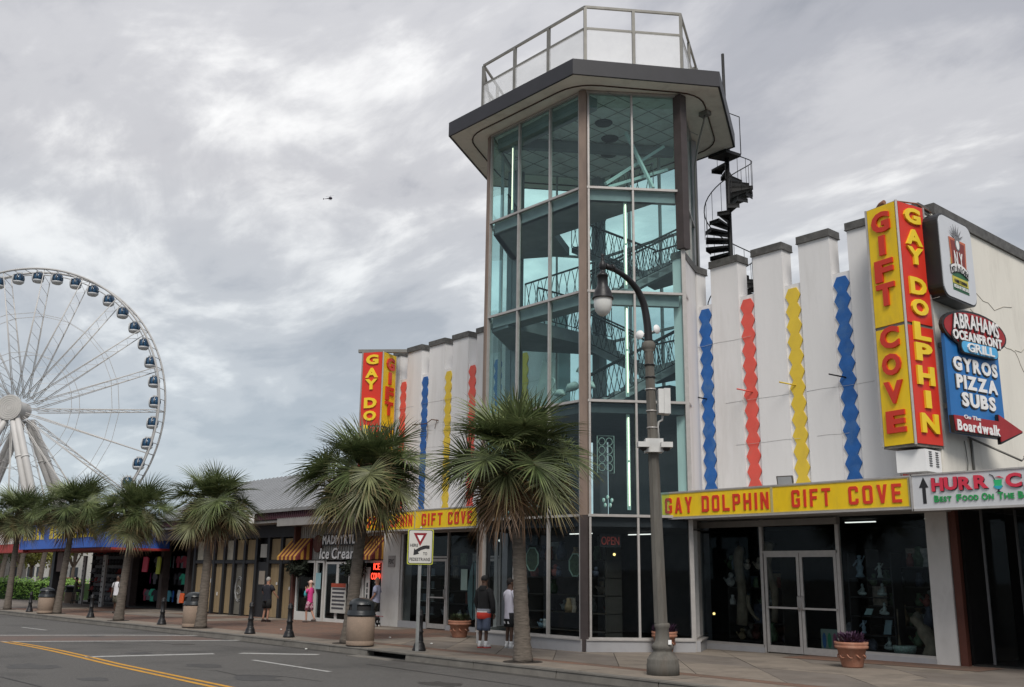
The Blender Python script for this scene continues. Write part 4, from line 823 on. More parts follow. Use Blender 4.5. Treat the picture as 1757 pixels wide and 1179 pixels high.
# shop name board
sg = thing('shop_board', 'black and white lettered ice cream name board on the off-white shop wall', 'sign', (-35.2, 21.0, 2.8))
k = MB(); k.box(-36.5, -33.2, 21.02, 21.12, 2.86, 3.32); k.build('board', BK, sg)
stext(sg, "MADMYRTLE'S", 'bold', -34.85, 21.0, 3.1, 3.1, .34, PUREW); stext(sg, 'FINE SCOOPS', 'thin', -34.9, 21.0, 2.78, 1.6, .1, BK) if 0 else None
stext(sg, 'Ice Cream', 'bold', -35.0, 20.95, 2.52, 2.9, .44, BK, skew=.15, d=.01); stext(sg, 'Ice Cream', 'mid', -35.02, 20.93, 2.54, 2.85, .42, PUREW, skew=.15)
k = MB(); k.ext([(-36.95+.36*math.cos(i*math.pi/8), 21.05, 2.95+.36*math.sin(i*math.pi/8)) for i in range(16)], (0, .06, 0)); k.build('round_badge', mat('dull_red', (.10, .04, .032), .85), sg)
k = MB(); k.lathe([(.0, 0), (.17, .55)], 10, (0, 0)); k.ell((0, 0, .66), (.22, .22, .2)); k.v = [(x-32.95, y+20.85, z+2.35) for x, y, z in k.v]; k.build('cone', mat('cone_brown', (.16, .09, .05), .8), sg)
# striped awnings
AWY = mat('awning_gold', (.50, .26, .05), .8, var=.08); AWM = mat('awning_maroon', (.13, .02, .02), .8, var=.08)
def awning(x0, x1, lab):
    t = thing('striped_awning', lab, 'awning', ((x0+x1)/2, 21, 2.3), group='striped awnings of the ice cream shop'); n = 10
    for i in range(n):
        a, b = x0+(x1-x0)*i/n, x0+(x1-x0)*(i+1)/n; m = (AWY, AWM)[i % 2]; k = MB()
        k.ext([(a, 21.14, 3.2), (a, 20.45, 2.42), (a, 20.45, 2.27), (a, 20.47, 2.27), (a, 20.47, 2.41), (a, 21.14, 3.17)], (b-a, 0, 0)); k.build('stripe', m, t)
    for x in (x0, x1-.01):
        for j in range(5):
            y0 = 21.14-.67*j/5; y1 = 21.14-.67*(j+1)/5; k = MB(); k.ext([(x, y0, 3.19-.78*j/5), (x, y1, 3.19-.78*(j+1)/5), (x, y1, 2.29), (x, y0, 2.29)], (.012, 0, 0)); k.build('side_stripe', (AWM, AWY)[j % 2], t)
awning(-39.3, -37.5, 'gold and maroon striped awning above the woman in pink, beside the boarded front')
awning(-33.0, -31.75, 'gold and maroon striped awning beside the white pillar, right of the ice cream board')
# hanging greenery under the awnings
def fuzz(name, lab, cat, c, r, n, m, s=.12, seed=1):
    rnd = random.Random(seed); k = MB()
    for i in range(n):
        d = Vector((rnd.gauss(0, 1), rnd.gauss(0, 1), rnd.gauss(0, 1))).normalized()*rnd.uniform(.35, 1); p = Vector(c)+Vector((d.x*r[0], d.y*r[1], d.z*r[2]))
        a = Vector((rnd.uniform(-1, 1), rnd.uniform(-1, 1), rnd.uniform(-1, .6))).normalized()*s; b = a.cross(Vector((rnd.random(), rnd.random(), rnd.random()))).normalized()*s*.28
        k.add([p-a, p+b, p+a, p-b], [(0, 1, 2, 3)], False)
    return k
HANG = mat('hanging_fern', (.012, .018, .010), .8, var=.3)
for (c, lab) in (((-37.9, 20.7, 1.95), 'dark hanging fern under the left striped awning above the woman in pink'), ((-33.4, 20.7, 1.95), 'dark hanging fern left of the red neon letters')):
    tag(fuzz('hanging_fern', '', '', c, (.85, .3, .38), 500, HANG, .13, 3).build('hanging_fern', HANG), lab, 'plant')
t = thing('neon_sign', 'red neon sign letters in the shop window beside the white pillar', 'neon sign', (-32.1, 20.95, 1.9)); NR = mat('neon_red', (.9, .1, .05), .5, emit=(1, .06, .03), es=1.7)
line('ICE', 'thin', (-32.1, 20.93, 2.02), (1, 0, 0), Z, .42, .24, .02, NR, t); line('COLD', 'thin', (-32.15, 20.93, 1.66), (1, 0, 0), Z, .62, .24, .02, NR, t)
t = thing('fdc_plate', 'small grey plate with letters FDC on the white pillar', 'plate', (-31.1, 20.9, 2.2)); k = MB(); k.box(-31.35, -30.9, 20.92, 20.945, 2.0, 2.42); k.build('plate', mat('plate_grey', (.3, .28, .27), .6), t); stext(t, 'FDC', 'mid', -31.12, 20.915, 2.21, .34, .16, BK, d=.005)
# metal roof over the row
t = thing('row_roof', 'grey ribbed metal roof with maroon fascia over the row of small shops', 'roof', (-42, 21, 4.3))
k = MB(); k.add([(-52.5, 20, 4.42), (-32.0, 20, 4.42), (-32.0, 24.2, 6.62), (-52.5, 24.2, 6.62), (-52.5, 20, 4.34), (-32.0, 20, 4.34), (-32, 24.2, 6.5), (-52.5, 24.2, 6.5)], [(0, 1, 2, 3), (7, 6, 5, 4), (0, 4, 5, 1), (1, 5, 6, 2), (3, 7, 4, 0), (2, 6, 7, 3)], False); k.build('roof_sheet', MROOF, t)
RB_ = MB(); RB_.add([(-.02, 20, 4.42), (.02, 20, 4.42), (.02, 24.2, 6.62), (-.02, 24.2, 6.62), (-.02, 20, 4.47), (.02, 20, 4.47), (.02, 24.2, 6.67), (-.02, 24.2, 6.67)], [(4, 5, 6, 7), (0, 1, 5, 4), (1, 2, 6, 5), (3, 0, 4, 7), (2, 3, 7, 6)], False)
rme = RB_.mesh('roof_rib', MROOF, (0, 0, 0))
for i in range(46): inst('roof_rib', rme, t, Vector((-52.4+.45*i, 0, 0))-Vector((-42, 21, 4.3)))
k = MB(); k.box(-52.6, -31.9, 19.92, 20.02, 4.28, 4.42); k.build('gutter', mat('gutter_grey', (.2, .2, .2), .5), t)
k = MB(); k.box(-52.5, -31.9, 20.03, 20.08, 3.98, 4.3); k.build('fascia', PUR, t)
k = MB()
for i in range(120): k.box(-52.4+.17*i, -52.4+.17*i+.06, 20.0, 20.03, 4.0, 4.28)
k.build('fascia_ribs', PUR, t)
k = MB(); k.box(-52.5, -38.75, 20.08, 24, 3.85, 3.95); k.build('overhang', mat('soffit_grey', (.26, .25, .24), .8), t)
k = MB(); k.box(-52.5, -31.9, 24.0, 24.2, 3.7, 6.4); k.build('back_wall', DARK, t)
k = MB(); k.box(-44.5, -40.7, 19.7, 19.86, 3.88, 3.98); k.box(-40.75, -40.6, 19.68, 19.88, 3.86, 4.25); tag(k.build('downpipe', PUREW), 'white horizontal gutter pipe under the eave above the boarded shop front', 'pipe')
# boarded shop front
t = thing('boarded_shop', 'closed black-framed shop front boarded up with plywood panels', 'shop', (-44, 21.1, -.3))
k = MB(); k.box(-49.4, -38.75, 21.3, 21.5, -.5, 3.9); k.build('wall', BFR, t)
k = MB(); k.box(-44.6, -38.75, 20.95, 21.25, 3.28, 3.86); k.box(-49.4, -44.6, 20.95, 21.25, 3.4, 3.86); k.build('head_band', BFR, t)
xs = [-49.3, -48.1, -46.95, -45.8, -44.7, -43.6, -42.4, -41.2, -39.95, -38.85]
for i, x in enumerate(xs):
    k = MB(); k.box(x-.11, x+.11, 20.98, 21.2, -.5, 3.3); k.build('frame_post', BFR, t)
for i, (a, b) in enumerate(zip(xs, xs[1:])):
    if i == 6: continue
    a += .11; b -= .11
    k = MB(); k.box(a, b, 21.12+.01*(i % 2), 21.15, -.2, 2.12); k.build('plywood_panel', PLY if i != 4 else mat('grey_board', (.14, .13, .11), .8), t)
    k = MB(); k.box(a, b, 21.1, 21.14, 2.3, 3.22); k.build('plywood_panel', PLY if i % 3 else mat('pale_board', (.33, .30, .24), .85, var=.2), t)
    k = MB(); k.box(a, b, 21.0, 21.2, 2.13, 2.28); k.build('frame_rail', BFR, t)
k = MB(); k.box(-42.3, -41.3, 21.05, 21.15, -.3, 2.2); k.build('door', BFR, t); k = MB(); k.box(-42.05, -41.5, 21.03, 21.05, 1.2, 1.8); k.build('notice', mat('notice_grey', (.28, .24, .2), .8), t)
k = MB(); k.box(-42.05, -41.45, 21.03, 21.05, 2.4, 3.0); k.build('notice', mat('notice_pale', (.38, .37, .34), .8), t)
k = MB()
for r_ in (.42, .36): k.tube([(-44.15+r_*math.cos(a*math.pi/10), 21.1, .95+r_*1.35*math.sin(a*math.pi/10)) for a in range(20)], .02, 4, closed=True)
k.tube([(-44.35, 21.1, .95), (-44.2, 21.1, 1.1), (-44.0, 21.1, 1.0), (-43.95, 21.1, .8), (-44.2, 21.1, .7), (-44.35, 21.1, .8)], .025, 4)
k.build('round_emblem', mat('chalk', (.3, .3, .3), .8), t)
for (x, z, w_, h_) in ((-47.4, 1.2, .16, .2), (-46.6, .6, .12, .16), (-40.5, 1.2, .12, .12), (-39.3, 1.0, .1, .14), (-40.9, .2, .1, .14), (-47.3, 2.9, .3, .25)):
    k = MB(); k.box(x, x+w_, 21.10, 21.118, z, z+h_); k.build('paper_scrap', FRW, t)
# souvenir shop: open dark front with hanging goods
t = thing('souvenir_shop', 'dark open fronted souvenir shop with beach clothes hanging inside', 'shop', (-56, 22, -.35)); so = t
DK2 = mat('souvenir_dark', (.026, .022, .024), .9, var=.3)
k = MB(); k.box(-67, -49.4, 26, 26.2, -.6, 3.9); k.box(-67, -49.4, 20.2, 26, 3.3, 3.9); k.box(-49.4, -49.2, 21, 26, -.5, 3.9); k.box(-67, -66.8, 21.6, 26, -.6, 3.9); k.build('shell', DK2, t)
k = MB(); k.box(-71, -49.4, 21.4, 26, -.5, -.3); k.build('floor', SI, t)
for x in (-49.7, -51.3, -54.9, -59.6, -64.5): k = MB(); k.box(x-.22, x+.22, 21.5, 21.9, -.6, 3.4); k.build('pier', mat('pier_brown', (.06, .045, .042), .8, var=.2), t)
k = MB()
k.box(-52.6, -49.2, 20.3, 24, 3.9, 4.3)
k.build('canopy_edge', DK2, t)
SHC = [(.03, .14, .5), (.7, .09, .07), (.75, .75, .75), (.05, .45, .3), (.7, .6, .08), (.8, .25, .06), (.04, .04, .05), (.35, .05, .22), (.1, .4, .5), (.15, .15, .17), (.5, .1, .15), (.25, .3, .35)]
SHN = ['blue', 'red', 'white', 'green', 'yellow', 'orange', 'black', 'purple', 'turquoise', 'grey', 'crimson', 'slate']
def shirtmesh(i):
    k = MB(); k.ext([(-.2, 0, -.35), (.2, 0, -.35), (.2, 0, .05), (.36, 0, -.08), (.42, 0, .08), (.22, 0, .32), (.08, 0, .34), (0, 0, .28), (-.08, 0, .34), (-.22, 0, .32), (-.42, 0, .08), (-.36, 0, -.08), (-.2, 0, .05)], (0, .05, 0))
    return k.mesh('shirt', mat('cloth_'+SHN[i], SHC[i], .85, var=.15))
shirts = []; SM = [shirtmesh(i) for i in range(12)]; rr = random.Random(5); cnt = 0
for row, (z, y) in enumerate(((.55, 22.3), (1.5, 22.6), (2.45, 22.9))):
    for j in range(13):
        x = -59.2+.62*j+rr.uniform(-.1, .1)
        if -60 < x < -50 and (row == 0 or rr.random() < .86):
            i = rr.choice((0, 1, 2, 3, 4, 5, 5, 6, 6, 8, 9, 10, 11)) if row == 0 else rr.choice((6, 6, 9, 9, 11, 7, 3, 6, 10))
            shirts.append((x, row, SHN[i], None)); o = inst('hanging_shirt', SM[i], None, (x, y, z-.2), (0, 0, rr.uniform(-.5, .5)), rr.uniform(.85, 1.05)); tag(o, 'shirt', 'shirt', 'clothes hanging in the souvenir shop'); shirts[-1] = (x, row, SHN[i], o)
for row in range(3):
    for cn in SHN:
        grp = sorted([s for s in shirts if s[1] == row and s[2] == cn], key=lambda s: s[0]); rn = ('lowest', 'middle', 'top')[row]
        for i, s in enumerate(grp):
            od_ = '' if len(grp) == 1 else ('leftmost ', 'second from left ', 'third from left ', 'fourth from left ', 'fifth from left ')[i]
            s[3]['label'] = '%s%s beach shirt in the %s row of the dark souvenir shop' % (od_, cn, rn)
for (x, z, w_, h_, c_, lb) in ((-57.3, 1.65, .75, .85, (.65, .06, .12), 'pink square board hanging in the souvenir shop front'), (-55.2, 1.55, .5, .95, (.42, .5, .05), 'lime body board hanging tilted in the souvenir shop front'), (-51.6, .1, .5, .5, (.7, .12, .03), 'orange bag standing by the brown pier of the souvenir shop')):
    k = MB(); k.ext([(x, 21.3, z), (x+w_, 21.3, z), (x+w_*1.15, 21.3, z+h_*.9), (x+w_*.9, 21.3, z+h_), (x+.1, 21.3, z+h_)], (0, .06, 0)); tag(k.build('board', mat('c_%d' % int(-x*10), c_, .6)), lb, 'board' if z > 1 else 'bag')
for (x0, y0, lab) in ((-61.0, 20.3, 'tall pale rack of sunglasses nearer the walking man with the backpack'), (-66.9, 21.0, 'tall pale rack of sunglasses at the far end of the souvenir shop')):
    t = thing('sunglasses_rack', lab, 'display rack', (x0, y0, -.45)); k = MB(); k.box(x0, x0+.5, y0, y0+.12, -.42, 2.6); k.build('board', mat('rack_pale', (.33, .32, .31), .7, var=.2, vs=9), t)
    for i in range(9): k = MB(); k.box(x0+.16, x0+.26, y0-.03, y0, -.2+.3*i, -.1+.3*i); k.build('sunglasses', BK, t)
t = thing('hat_wall', 'wall of dark caps on a grey display between the two sunglasses racks', 'display', (-65, 21.5, -.4)); k = MB(); k.box(-66.3, -60.9, 21.6, 21.7, -.45, 3.2); k.build('grid', mat('grid_grey', (.085, .085, .09), .8, var=.25, vs=8), t)
cm = MB(); cm.ell((0, 0, 0), (.2, .12, .16), 8, 5); cm.ell((0, -.12, -.08), (.16, .14, .03), 8, 4); cme = [cm.mesh('cap', mat('cap_'+n_, c_, .8)) for n_, c_ in (('black', (.02, .02, .022)), ('red', (.16, .02, .02)), ('grey', (.11, .11, .12)))]
for i in range(9):
    for j in range(6): inst('cap', cme[rr.choice((0, 0, 0, 1, 2))], t, Vector((-66.0+.58*i, 21.5, .0+.55*j))-t.location, None, 1.2)
t = thing('blue_canopy', 'bright blue flat canopy with yellow lettering over the corner shop', 'canopy', (-62, 18, 3)); k = MB(); k.box(-67.8, -52.8, 17.3, 21, 2.9, 4.35); k.build('canopy', mat('canopy_blue', (.03, .11, .46), .55, var=.08), t)
k = MB(); k.box(-68.0, -52.7, 17.9, 21, 2.78, 2.9); k.build('red_edge', mat('edge_red', (.32, .03, .025), .6), t)
for i in range(15):
    if i in (5, 10): continue
    k = MB(); x = -66.9+.88*i; k.ext([(x, 17.27, 3.45), (x+.5, 17.27, 3.45), (x+.5, 17.27, 3.7), (x+.25, 17.27, 3.7), (x+.25, 17.27, 4.2), (x, 17.27, 4.2)] if i % 2 else [(x, 17.27, 3.45), (x+.18, 17.27, 3.45), (x+.18, 17.27, 3.8), (x+.36, 17.27, 3.8), (x+.36, 17.27, 3.45), (x+.55, 17.27, 3.45), (x+.55, 17.27, 4.2), (x, 17.27, 4.2)], (0, .03, 0)); k.build('yellow_mark', mat('mark_yellow', (.65, .5, .03), .6), t)
t = thing('canopy_column', 'black square column with a sign box under the blue canopy', 'column', (-63.5, 18.4, -.42)); k = MB(); k.box(-63.75, -63.25, 18.2, 18.7, -.5, 2.8); k.build('shaft', BFR, t)
k = MB(); k.box(-63.1, -62.1, 18.3, 18.4, 1.6, 2.72); k.build('sign_panel', mat('dull_brown', (.12, .085, .075), .8), t)
t = thing('red_terrace', 'red and white railed terrace edge at the far left of the row', 'terrace', (-76, 20, 3)); k = MB(); k.box(-86, -68.0, 17.6, 18.8, 2.75, 3.25); k.build('red_edge', mat('edge_red', (.32, .03, .025), .6), t)
k = MB(); k.box(-86, -68.0, 17.6, 17.7, 3.3, 3.38); k.box(-86, -68, 17.6, 17.7, 4.1, 4.18)
for i in range(60): k.box(-86+.3*i, -86+.3*i+.1, 17.62, 17.68, 3.38, 4.1)
k.build('white_railing', FRW, t)
k = MB(); k.box(-86, -68.1, 18.6, 18.8, 3.3, 4.9); k.build('red_wall', mat('edge_red', (.32, .03, .025), .6), t)
# cafe tables
t = thing('bar_table', 'high round cafe table beside the seated person', 'table', (-68.2, 20.0, -.46)); k = MB(); k.lathe([(.6, .62), (.62, .64), (.62, .67), (.6, .68)], 16, (-68.2, 20.0)); k.build('table_top', BFR, t); k = MB(); k.tube([(-68.2, 20.0, -.46), (-68.2, 20.0, .62)], .04, 6); k.lathe([(.3, -.46), (.3, -.43), (.05, -.41)], 12, (-68.2, 20.0)); k.build('pedestal', BFR, t)

# ================================================================== palms
LEAF = bpy.data.materials.new('palm_leaf'); LEAF.use_nodes = True
def leafmat(m, c1, c2, ctip, tipstart):
    t = m.node_tree; b = t.nodes['Principled BSDF']; k = t.links.new; b.inputs['Roughness'].default_value = .42; b.inputs['Specular IOR Level'].default_value = .35
    at = t.nodes.new('ShaderNodeAttribute'); at.attribute_name = 'tip'; oi = t.nodes.new('ShaderNodeObjectInfo')
    g = t.nodes.new('ShaderNodeNewGeometry'); n = t.nodes.new('ShaderNodeTexNoise'); n.inputs['Scale'].default_value = 3.5; n.inputs['Detail'].default_value = 4; k(g.outputs['Position'], n.inputs['Vector'])
    r = t.nodes.new('ShaderNodeMapRange'); r.inputs[1].default_value = .35; r.inputs[2].default_value = .65; k(n.outputs[0], r.inputs[0])
    ad = t.nodes.new('ShaderNodeMath'); ad.operation = 'MULTIPLY_ADD'; ad.inputs[1].default_value = .5; k(oi.outputs['Random'], ad.inputs[0]); hf = t.nodes.new('ShaderNodeMath'); hf.operation = 'MULTIPLY'; hf.inputs[1].default_value = .5; k(r.outputs[0], hf.inputs[0]); k(hf.outputs[0], ad.inputs[2])
    x = t.nodes.new('ShaderNodeMix'); x.data_type = 'RGBA'; k(ad.outputs[0], x.inputs[0]); x.inputs[6].default_value = (*c1, 1); x.inputs[7].default_value = (*c2, 1)
    r2 = t.nodes.new('ShaderNodeMapRange'); r2.inputs[1].default_value = tipstart; r2.inputs[2].default_value = 1.0; k(at.outputs['Fac'], r2.inputs[0])
    tm = t.nodes.new('ShaderNodeMath'); tm.operation = 'MULTIPLY'; k(r2.outputs[0], tm.inputs[0]); tm.inputs[1].default_value = .8
    y = t.nodes.new('ShaderNodeMix'); y.data_type = 'RGBA'; k(tm.outputs[0], y.inputs[0]); k(x.outputs[2], y.inputs[6]); y.inputs[7].default_value = (*ctip, 1)
    a2 = t.nodes.new('ShaderNodeAttribute'); a2.attribute_name = 'shade'; vm = t.nodes.new('ShaderNodeVectorMath'); vm.operation = 'SCALE'; k(y.outputs[2], vm.inputs[0]); k(a2.outputs['Fac'], vm.inputs['Scale'])
    k(vm.outputs[0], b.inputs['Base Color'])
    tr = t.nodes.new('ShaderNodeBsdfTranslucent'); k(y.outputs[2], tr.inputs[0]); mx = t.nodes.new('ShaderNodeMixShader'); mx.inputs[0].default_value = .22
    o = t.nodes['Material Output']; k(b.outputs[0], mx.inputs[1]); k(tr.outputs[0], mx.inputs[2]); k(mx.outputs[0], o.inputs[0])
leafmat(LEAF, (.044, .068, .024), (.175, .21, .088), (.17, .14, .055), .80)
LEAFO = bpy.data.materials.new('palm_leaf_old'); LEAFO.use_nodes = True; leafmat(LEAFO, (.062, .078, .032), (.20, .21, .105), (.17, .085, .04), .52)
LEAFD = bpy.data.materials.new('palm_leaf_dead'); LEAFD.use_nodes = True; leafmat(LEAFD, (.12, .07, .035), (.19, .12, .06), (.10, .05, .03), .3)
BARK = mat('palm_bark', (.13, .11, .092), .95, var=.3, vs=5, bump=1.0, bs=9, dirt=(.05, .042, .036), ds=3, da=.7, stretch=(1, 1, 5))
BOOT = mat('palm_boot', (.085, .055, .035), .95, var=.4, vs=9)
def frondmesh(el, seed, m, lp=.95, Lf=.92, n=42):
    rnd = random.Random(seed); vs = []; fs = []; tip = []; shd = []; sc_ = [1.0]
    def addv(v, t): vs.append(v); tip.append(t); shd.append(sc_[0]); return len(vs)-1
    e = R(el); d0 = Vector((0, math.cos(e), math.sin(e))); G_ = Vector((0, 0, -1))
    # petiole with sag
    pts = []; p = Vector((0, 0, 0)); d = d0.copy()
    for i in range(7):
        pts.append(p.copy()); p += d*lp/6; d = (d+G_*.05*math.cos(e)).normalized()
    tb = MB(); tb.tube(pts, [.024, .02, .017, .015, .013, .012, .010], 4); o = len(vs)
    for v in tb.v: addv(Vector(v), .0)
    fs += [list(f) for f in tb.f]
    c = pts[-1]; u = d.cross(Z); u = u.normalized() if u.length > .05 else Vector((1, 0, 0)); nrm = u.cross(d).normalized()
    bend = R(6+rnd.uniform(18, 38)*max(0, math.cos(e))); d = (d*math.cos(bend)-nrm*math.sin(bend)).normalized(); nrm = u.cross(d).normalized()
    tw_ = rnd.uniform(-.6, .6); u2 = u*math.cos(tw_)+nrm*math.sin(tw_); n2 = nrm*math.cos(tw_)-u*math.sin(tw_)
    for i in range(n):
        sc_[0] = rnd.choice((.55, .75, .95, 1.15, 1.5))
        th = R(-128+256*i/(n-1)+rnd.uniform(-2.5, 2.5)); a = abs(th)/R(128)
        ld = d*math.cos(th)+u2*math.sin(th)+n2*(.10+.22*a); ld.normalize()
        st = c-d*(.02)+d*(.22*(1-a)); L_ = Lf*(1.0-.30*a)*rnd.uniform(.88, 1.06); wd = .019*(1-.25*a)
        side = ld.cross(n2).normalized(); q = st.copy(); dd = ld.copy(); prev = None; ns = 6; droop = rnd.uniform(.05, .17)
        for s_ in range(ns+1):
            f = s_/ns; w_ = wd*(1.0 if f < .45 else max(0.04, 1-(f-.45)/.58)); w_ *= (.55+.45*min(1, f*4)); fold = n2*w_*.45
            cur = (addv(q-side*w_+fold, f), addv(q.copy(), f), addv(q+side*w_+fold, f))
            if prev: fs.append([prev[0], prev[1], cur[1], cur[0]]); fs.append([prev[1], prev[2], cur[2], cur[1]])
            prev = cur; q = q+dd*(L_/ns); k_ = droop*(.4+1.9*f*f)*(1 if rnd.random() > .06 else 2.5); dd = (dd+G_*k_+side*rnd.uniform(-.03, .03)).normalized()
            if dd.z < -.9: dd = dd
    me = bpy.data.meshes.new('frond'); me.from_pydata([tuple(v) for v in vs], [], fs); at = me.attributes.new('tip', 'FLOAT', 'POINT'); at.data.foreach_set('value', tip); a2 = me.attributes.new('shade', 'FLOAT', 'POINT'); a2.data.foreach_set('value', shd); me.materials.append(m); me.update(); return me
LPS = [.45, .58, .74, .88, .96, 1.0, 1.0, .98, .94, .88, .8, .65]
FV = [(84, 0), (73, 0), (63, 0), (53, 0), (43, 0), (32, 0), (21, 0), (10, 0), (-2, 1), (-13, 1), (-26, 1), (-42, 2)]
FR = {}
for i, (el, k_) in enumerate(FV):
    for s_ in (0, 1): FR[(i, s_)] = frondmesh(el, 11*i+s_*101+3, (LEAF, LEAFO, LEAFD)[k_], lp=LPS[i]*(1.0 if s_ == 0 else .62), Lf=(1.02 if el < 70 else .9))
def palm(base, crown, scale, label, seed, nf=44, r0=.175, r1=.125):
    t = thing('palm_tree', label, 'palm tree', base, group='cabbage palms planted along the kerb'); rnd = random.Random(seed); b = Vector(base); c = Vector(crown)
    n = 44; pts = []; rs = []
    for i in range(n+1):
        f = i/n; p = b.lerp(c, f)+Vector((0, 0, 0)); bow = math.sin(f*math.pi)*rnd.uniform(.0, .004); p += Vector((bow, bow, 0)); p += (c-b).cross(Vector((0, 0, 1)))*0
        pts.append(p); rs.append((r0+(r1-r0)*min(1, f*1.15))*(1+(.10*math.exp(-f*14)*3))*(1+.045*(1 if i % 2 else -1))*rnd.uniform(.98, 1.02))
    k = MB(); k.tube(pts, rs, 14); k.build('trunk', BARK, t)
    k = MB(); dirc = (c-b).normalized()
    for i in range(70):
        a = i*2.4; f = .80+.19*i/70; p = b.lerp(c, f); o = Vector((math.cos(a), math.sin(a), 0)); rr_ = r1*.95
        q = p+o*rr_; s_ = Vector((-o.y, o.x, 0))*rnd.uniform(.03, .05)*scale; tp = q+(o*rnd.uniform(.07, .16)+Z*rnd.uniform(.12, .24))*scale
        k.add([q-s_, q+s_, tp+s_*.45, tp-s_*.45, q-s_-o*.05-Z*.06, q+s_-o*.05-Z*.06], [(0, 1, 2, 3), (4, 5, 1, 0), (0, 3, 4), (1, 5, 2), (4, 3, 2, 5)], False)
    tag(k.build('leaf_boots', BOOT, t), kind='stuff')
    k = MB(); k.ell(c+Z*.05, (.2*scale, .2*scale, .3*scale)); k.build('crown_heart', BOOT, t)
    for i in range(nf):
        f = (i+.5)/nf; vi = min(11, int(12*(.04+.96*f)**.92)) if i % 3 else min(10, 2+int(8*rnd.random())); az = i*2.39996+seed
        o = inst('frond', FR[(vi, rnd.randint(0, 1))], t, c+Vector((0, 0, .12-.30*f))*scale-b, (rnd.uniform(-.09, .09), rnd.uniform(-.09, .09), az+rnd.uniform(-.2, .2)), scale*rnd.uniform(.9, 1.1))
    k = MB(); x, y, z = base; k.lathe([(0, gz(x)+.012), (.42, gz(x)+.008), (.44, gz(x)-.01)], 18, (x, y)); k.build('soil_pit', mat('pit_soil', (.028, .022, .018), .95, var=.4, vs=12, bump=1, bs=30), t)
    return t
palm((-15.95, 14.14, 0), (-16.05, 13.95, 4.2), 1.07, 'nearest palm, its straight trunk beside the man in the white T-shirt', 1.0, 62)
palm((-23.31, 14.39, -.07), (-23.1, 14.60, 4.4), 1.12, 'palm beside the large tan litter bin, crown covering the left box sign', 2.3, 64, r0=.19)
palm((-33.19, 14.56, -.15), (-33.15, 14.62, 4.0), .98, 'palm behind the litter bin in front of the souvenir shop, third from the right', 4.1, 58)
palm((-40.75, 14.41, -.22), (-40.62, 14.55, 3.95), 1.03, 'leaning palm beside the walking man with the backpack, crown below the ferris wheel rim', 5.2, 58)
palm((-50.06, 14.77, -.31), (-49.85, 15.0, 4.6), 1.12, 'leaning palm just right of the farthest roadside litter bin, in front of the blue canopy', 6.6, 58)
palm((-57.51, 14.46, -.37), (-57.5, 14.5, 4.5), 1.1, 'palm at the left edge of the photo, beside the hedge', 7.9, 54)

# ================================================================== street furniture
# lamp post
PC = mat('lamp_concrete', (.125, .118, .105), .9, var=.2, vs=4, bump=.5, bs=120, dirt=(.10, .075, .055), ds=1.5, da=.7, stretch=(3, 3, .5)); BLK_ = mat('lamp_black', (.022, .022, .024), .42, .3, var=.2)
t = thing('street_lamp', 'tall concrete street lamp with curved black arm and white globe at the kerb', 'street lamp', (-12.28, 14.33, .03)); ln = Vector((-.098, -.114, 0))
def pz(z): return Vector((-12.28, 14.33, z))+ln*(z/6.4)
k = MB(); k.lathe([(.0, .02), (.30, .02), (.30, .22), (.285, .25), (.29, .30), (.27, .33)], 28, (-12.28, 14.33)); k.build('base_ring', PC, t)
k = MB(); k.lathe([(.27, .33), (.25, .37), (.175, .44), (.17, .46), (.195, .49), (.205, .53), (.19, .57), (.155, .60), (.135, .66), (.122, .84), (.145, .88), (.145, .93), (.13, .95)], 24, (-12.28, 14.33)); k.build('base', PC, t)
k = MB(); m = 16; rings = []
for z, r in ((.95, .13), (2.2, .122), (4, .106), (5.4, .096), (6.17, .09)):
    c_ = pz(z); rings.append([(c_.x+r*(1 if j % 2 else .93)*math.cos(j*2*math.pi/m), c_.y+r*(1 if j % 2 else .93)*math.sin(j*2*math.pi/m), z) for j in range(m)])
k.add([v for r_ in rings for v in r_], [(i*m+j, i*m+(j+1) % m, (i+1)*m+(j+1) % m, (i+1)*m+j) for i in range(len(rings)-1) for j in range(m)], False); k.build('shaft', PC, t)
k = MB(); c_ = pz(6.2); k.lathe([(.09, 6.12), (.125, 6.17), (.135, 6.23), (.12, 6.30), (.09, 6.33)], 20, (c_.x, c_.y)); k.build('collar', PC, t)
P0 = pz(6.3); AD = Vector((-.10, -1, 0)).normalized(); arc = [P0, P0+Z*.35+AD*.02, P0+Z*.75+AD*.10, P0+Z*1.02+AD*.25, P0+Z*1.19+AD*.45, P0+Z*1.30+AD*.68, P0+Z*1.36+AD*.9, P0+Z*1.39+AD*1.06]
def smooth(pts, n=4):
    out = []
    for i in range(len(pts)-1):
        p0, p1, p2, p3 = pts[max(i-1, 0)], pts[i], pts[i+1], pts[min(i+2, len(pts)-1)]
        for j in range(n):
            u = j/n; out.append(.5*((2*p1)+(p2-p0)*u+(2*p0-5*p1+4*p2-p3)*u*u+(-p0+3*p1-3*p2+p3)*u**3))
    return out+[pts[-1]]
sp = smooth(arc); k = MB(); k.tube(sp, [.085-.045*i/len(sp) for i in range(len(sp))], 12); k.build('arm', BLK_, t)
hd = arc[-1]+AD*.12; hx_, hy_ = hd.x, hd.y; z0 = hd.z
k = MB(); k.tube([arc[-2], arc[-1]+AD*.05], [.055, .06], 10); k.tube([arc[-1]-AD*.16, arc[-1]-AD*.10], .065, 10); k.build('arm_collar', BLK_, t)
